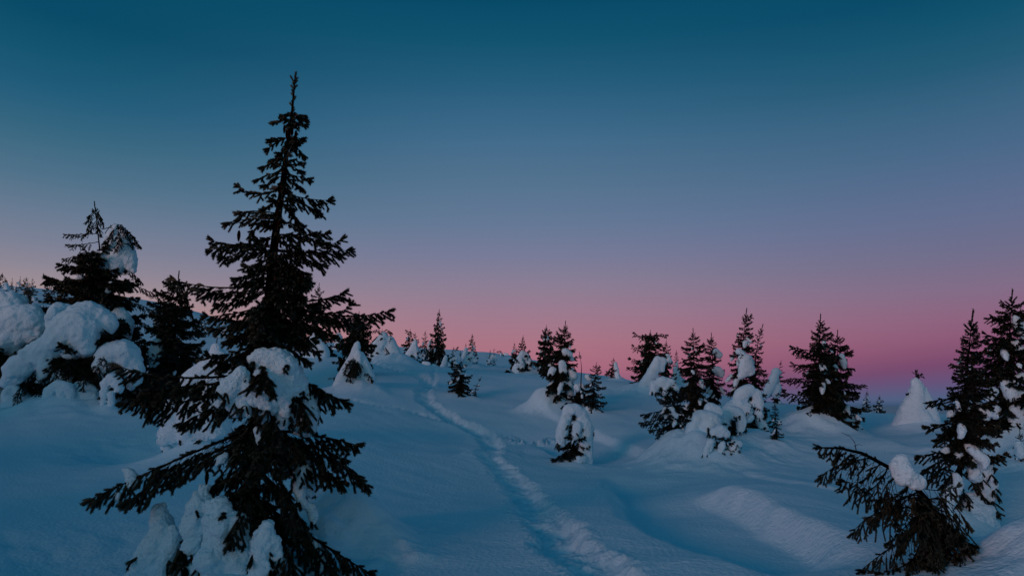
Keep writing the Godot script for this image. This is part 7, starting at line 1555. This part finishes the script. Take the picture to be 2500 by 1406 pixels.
	spruce({"name": "spruce", "label": "snow-flecked spruce on the slope behind the tallest spruce", "at": Vector3(-14.442, 5.183, -46.064), "trunk": [Vector3(0, 0, 0), Vector3(-0.031, 0.338, 0), Vector3(-0.062, 0.676, 0), Vector3(-0.094, 1.014, 0), Vector3(-0.125, 1.351, 0), Vector3(-0.156, 1.689, 0)], "radius": 0.471, "count": 33, "from": 0.03, "to": 0.97, "shape": 0.6, "separate": false, "seed": 1103, "cell": 0.14, "pads": 2, "pad": 0.75, "tiny": true, "group": "spruces on the slope behind the tallest spruce",
		"twigs": [],
		"snow": [[[0.034, 0.67, 0.081, 0.122, -0.04, 0.29, 0.081, 0.19], [0.126, 0.236, 0.081, 0.136]]]})
	spruce({"name": "spruce", "label": "snow-flecked spruce on the slope behind the tallest spruce", "at": Vector3(-23.217, 7.31, -75.9), "trunk": [Vector3(0, 0, 0), Vector3(-0.014, 0.412, 0), Vector3(-0.028, 0.823, 0), Vector3(-0.041, 1.235, 0), Vector3(-0.055, 1.646, 0), Vector3(-0.069, 2.058, 0)], "radius": 0.589, "count": 33, "from": 0.03, "to": 0.97, "shape": 0.6, "separate": false, "seed": 1104, "cell": 0.14, "pads": 2, "pad": 0.75, "tiny": true, "group": "spruces on the slope behind the tallest spruce",
		"twigs": [],
		"snow": []})
	spruce({"name": "spruce", "label": "dense dark spruce on the bank beyond the left edge of the view", "at": Vector3(-17.8, 2.182, -11.6), "trunk": [Vector3(0, 0, 0), Vector3(0, 2, 0), Vector3(0, 4, 0)], "radius": 0.96, "count": 70, "from": 0.03, "to": 0.97, "shape": 0.6, "separate": false, "seed": 1500, "cell": 0.06, "pads": 6, "pad": 0.8, "tiny": true, "twigs": [], "snow": []})
	spruce({"name": "spruce", "label": "low dark spruce on the bank beyond the left edge of the view", "at": Vector3(-6.9, 0.923, -1.6), "trunk": [Vector3(0, 0, 0), Vector3(0, 1.3, 0), Vector3(0, 2.6, 0)], "radius": 0.624, "count": 70, "from": 0.03, "to": 0.97, "shape": 0.6, "separate": false, "seed": 1501, "cell": 0.06, "pads": 6, "pad": 0.8, "tiny": true, "twigs": [], "snow": []})
	spruce({"name": "spruce", "label": "bushy dark spruce on the bank beyond the left edge of the view", "at": Vector3(-8.6, 1.297, -0.2), "trunk": [Vector3(0, 0, 0), Vector3(0, 1.45, 0), Vector3(0, 2.9, 0)], "radius": 0.696, "count": 70, "from": 0.03, "to": 0.97, "shape": 0.6, "separate": false, "seed": 1502, "cell": 0.06, "pads": 6, "pad": 0.8, "tiny": true, "twigs": [], "snow": []})
	spruce({"name": "spruce", "label": "slim dark spruce on the bank beyond the left edge of the view", "at": Vector3(-15.8, 2.228, -8), "trunk": [Vector3(0, 0, 0), Vector3(0, 1.5, 0), Vector3(0, 3, 0)], "radius": 0.72, "count": 70, "from": 0.03, "to": 0.97, "shape": 0.6, "separate": false, "seed": 1503, "cell": 0.06, "pads": 6, "pad": 0.8, "tiny": true, "twigs": [], "snow": []})
	spruce({"name": "spruce", "label": "stout dark spruce on the bank beyond the left edge of the view", "at": Vector3(-12.5, 2.112, -0.5), "trunk": [Vector3(0, 0, 0), Vector3(0, 1.7, 0), Vector3(0, 3.4, 0)], "radius": 0.816, "count": 70, "from": 0.03, "to": 0.97, "shape": 0.6, "separate": false, "seed": 1504, "cell": 0.06, "pads": 6, "pad": 0.8, "tiny": true, "twigs": [], "snow": []})
	spruce({"name": "spruce", "label": "short dark spruce on the bank beyond the left edge of the view", "at": Vector3(-11.2, 1.566, -3.6), "trunk": [Vector3(0, 0, 0), Vector3(0, 1.4, 0), Vector3(0, 2.8, 0)], "radius": 0.672, "count": 70, "from": 0.03, "to": 0.97, "shape": 0.6, "separate": false, "seed": 1505, "cell": 0.06, "pads": 6, "pad": 0.8, "tiny": true, "twigs": [], "snow": []})
	spruce({"name": "spruce", "label": "tall dark spruce on the bank beyond the left edge of the view", "at": Vector3(-15.5, 2.418, -6), "trunk": [Vector3(0, 0, 0), Vector3(0, 2.1, 0), Vector3(0, 4.2, 0)], "radius": 1.008, "count": 70, "from": 0.03, "to": 0.97, "shape": 0.6, "separate": false, "seed": 1506, "cell": 0.06, "pads": 6, "pad": 0.8, "tiny": true, "twigs": [], "snow": []})
	spruce({"name": "spruce", "label": "broad dark spruce on the bank beyond the left edge of the view", "at": Vector3(-20, 2.934, -10.5), "trunk": [Vector3(0, 0, 0), Vector3(0, 2.3, 0), Vector3(0, 4.6, 0)], "radius": 1.104, "count": 70, "from": 0.03, "to": 0.97, "shape": 0.6, "separate": false, "seed": 1507, "cell": 0.06, "pads": 6, "pad": 0.8, "tiny": true, "twigs": [], "snow": []})
	spruce({"name": "spruce", "label": "young dark spruce on the bank beyond the left edge of the view", "at": Vector3(-9.5, 1.644, 4.5), "trunk": [Vector3(0, 0, 0), Vector3(0, 1.3, 0), Vector3(0, 2.6, 0)], "radius": 0.624, "count": 70, "from": 0.03, "to": 0.97, "shape": 0.6, "separate": false, "seed": 1508, "cell": 0.06, "pads": 6, "pad": 0.8, "tiny": true, "twigs": [], "snow": []})
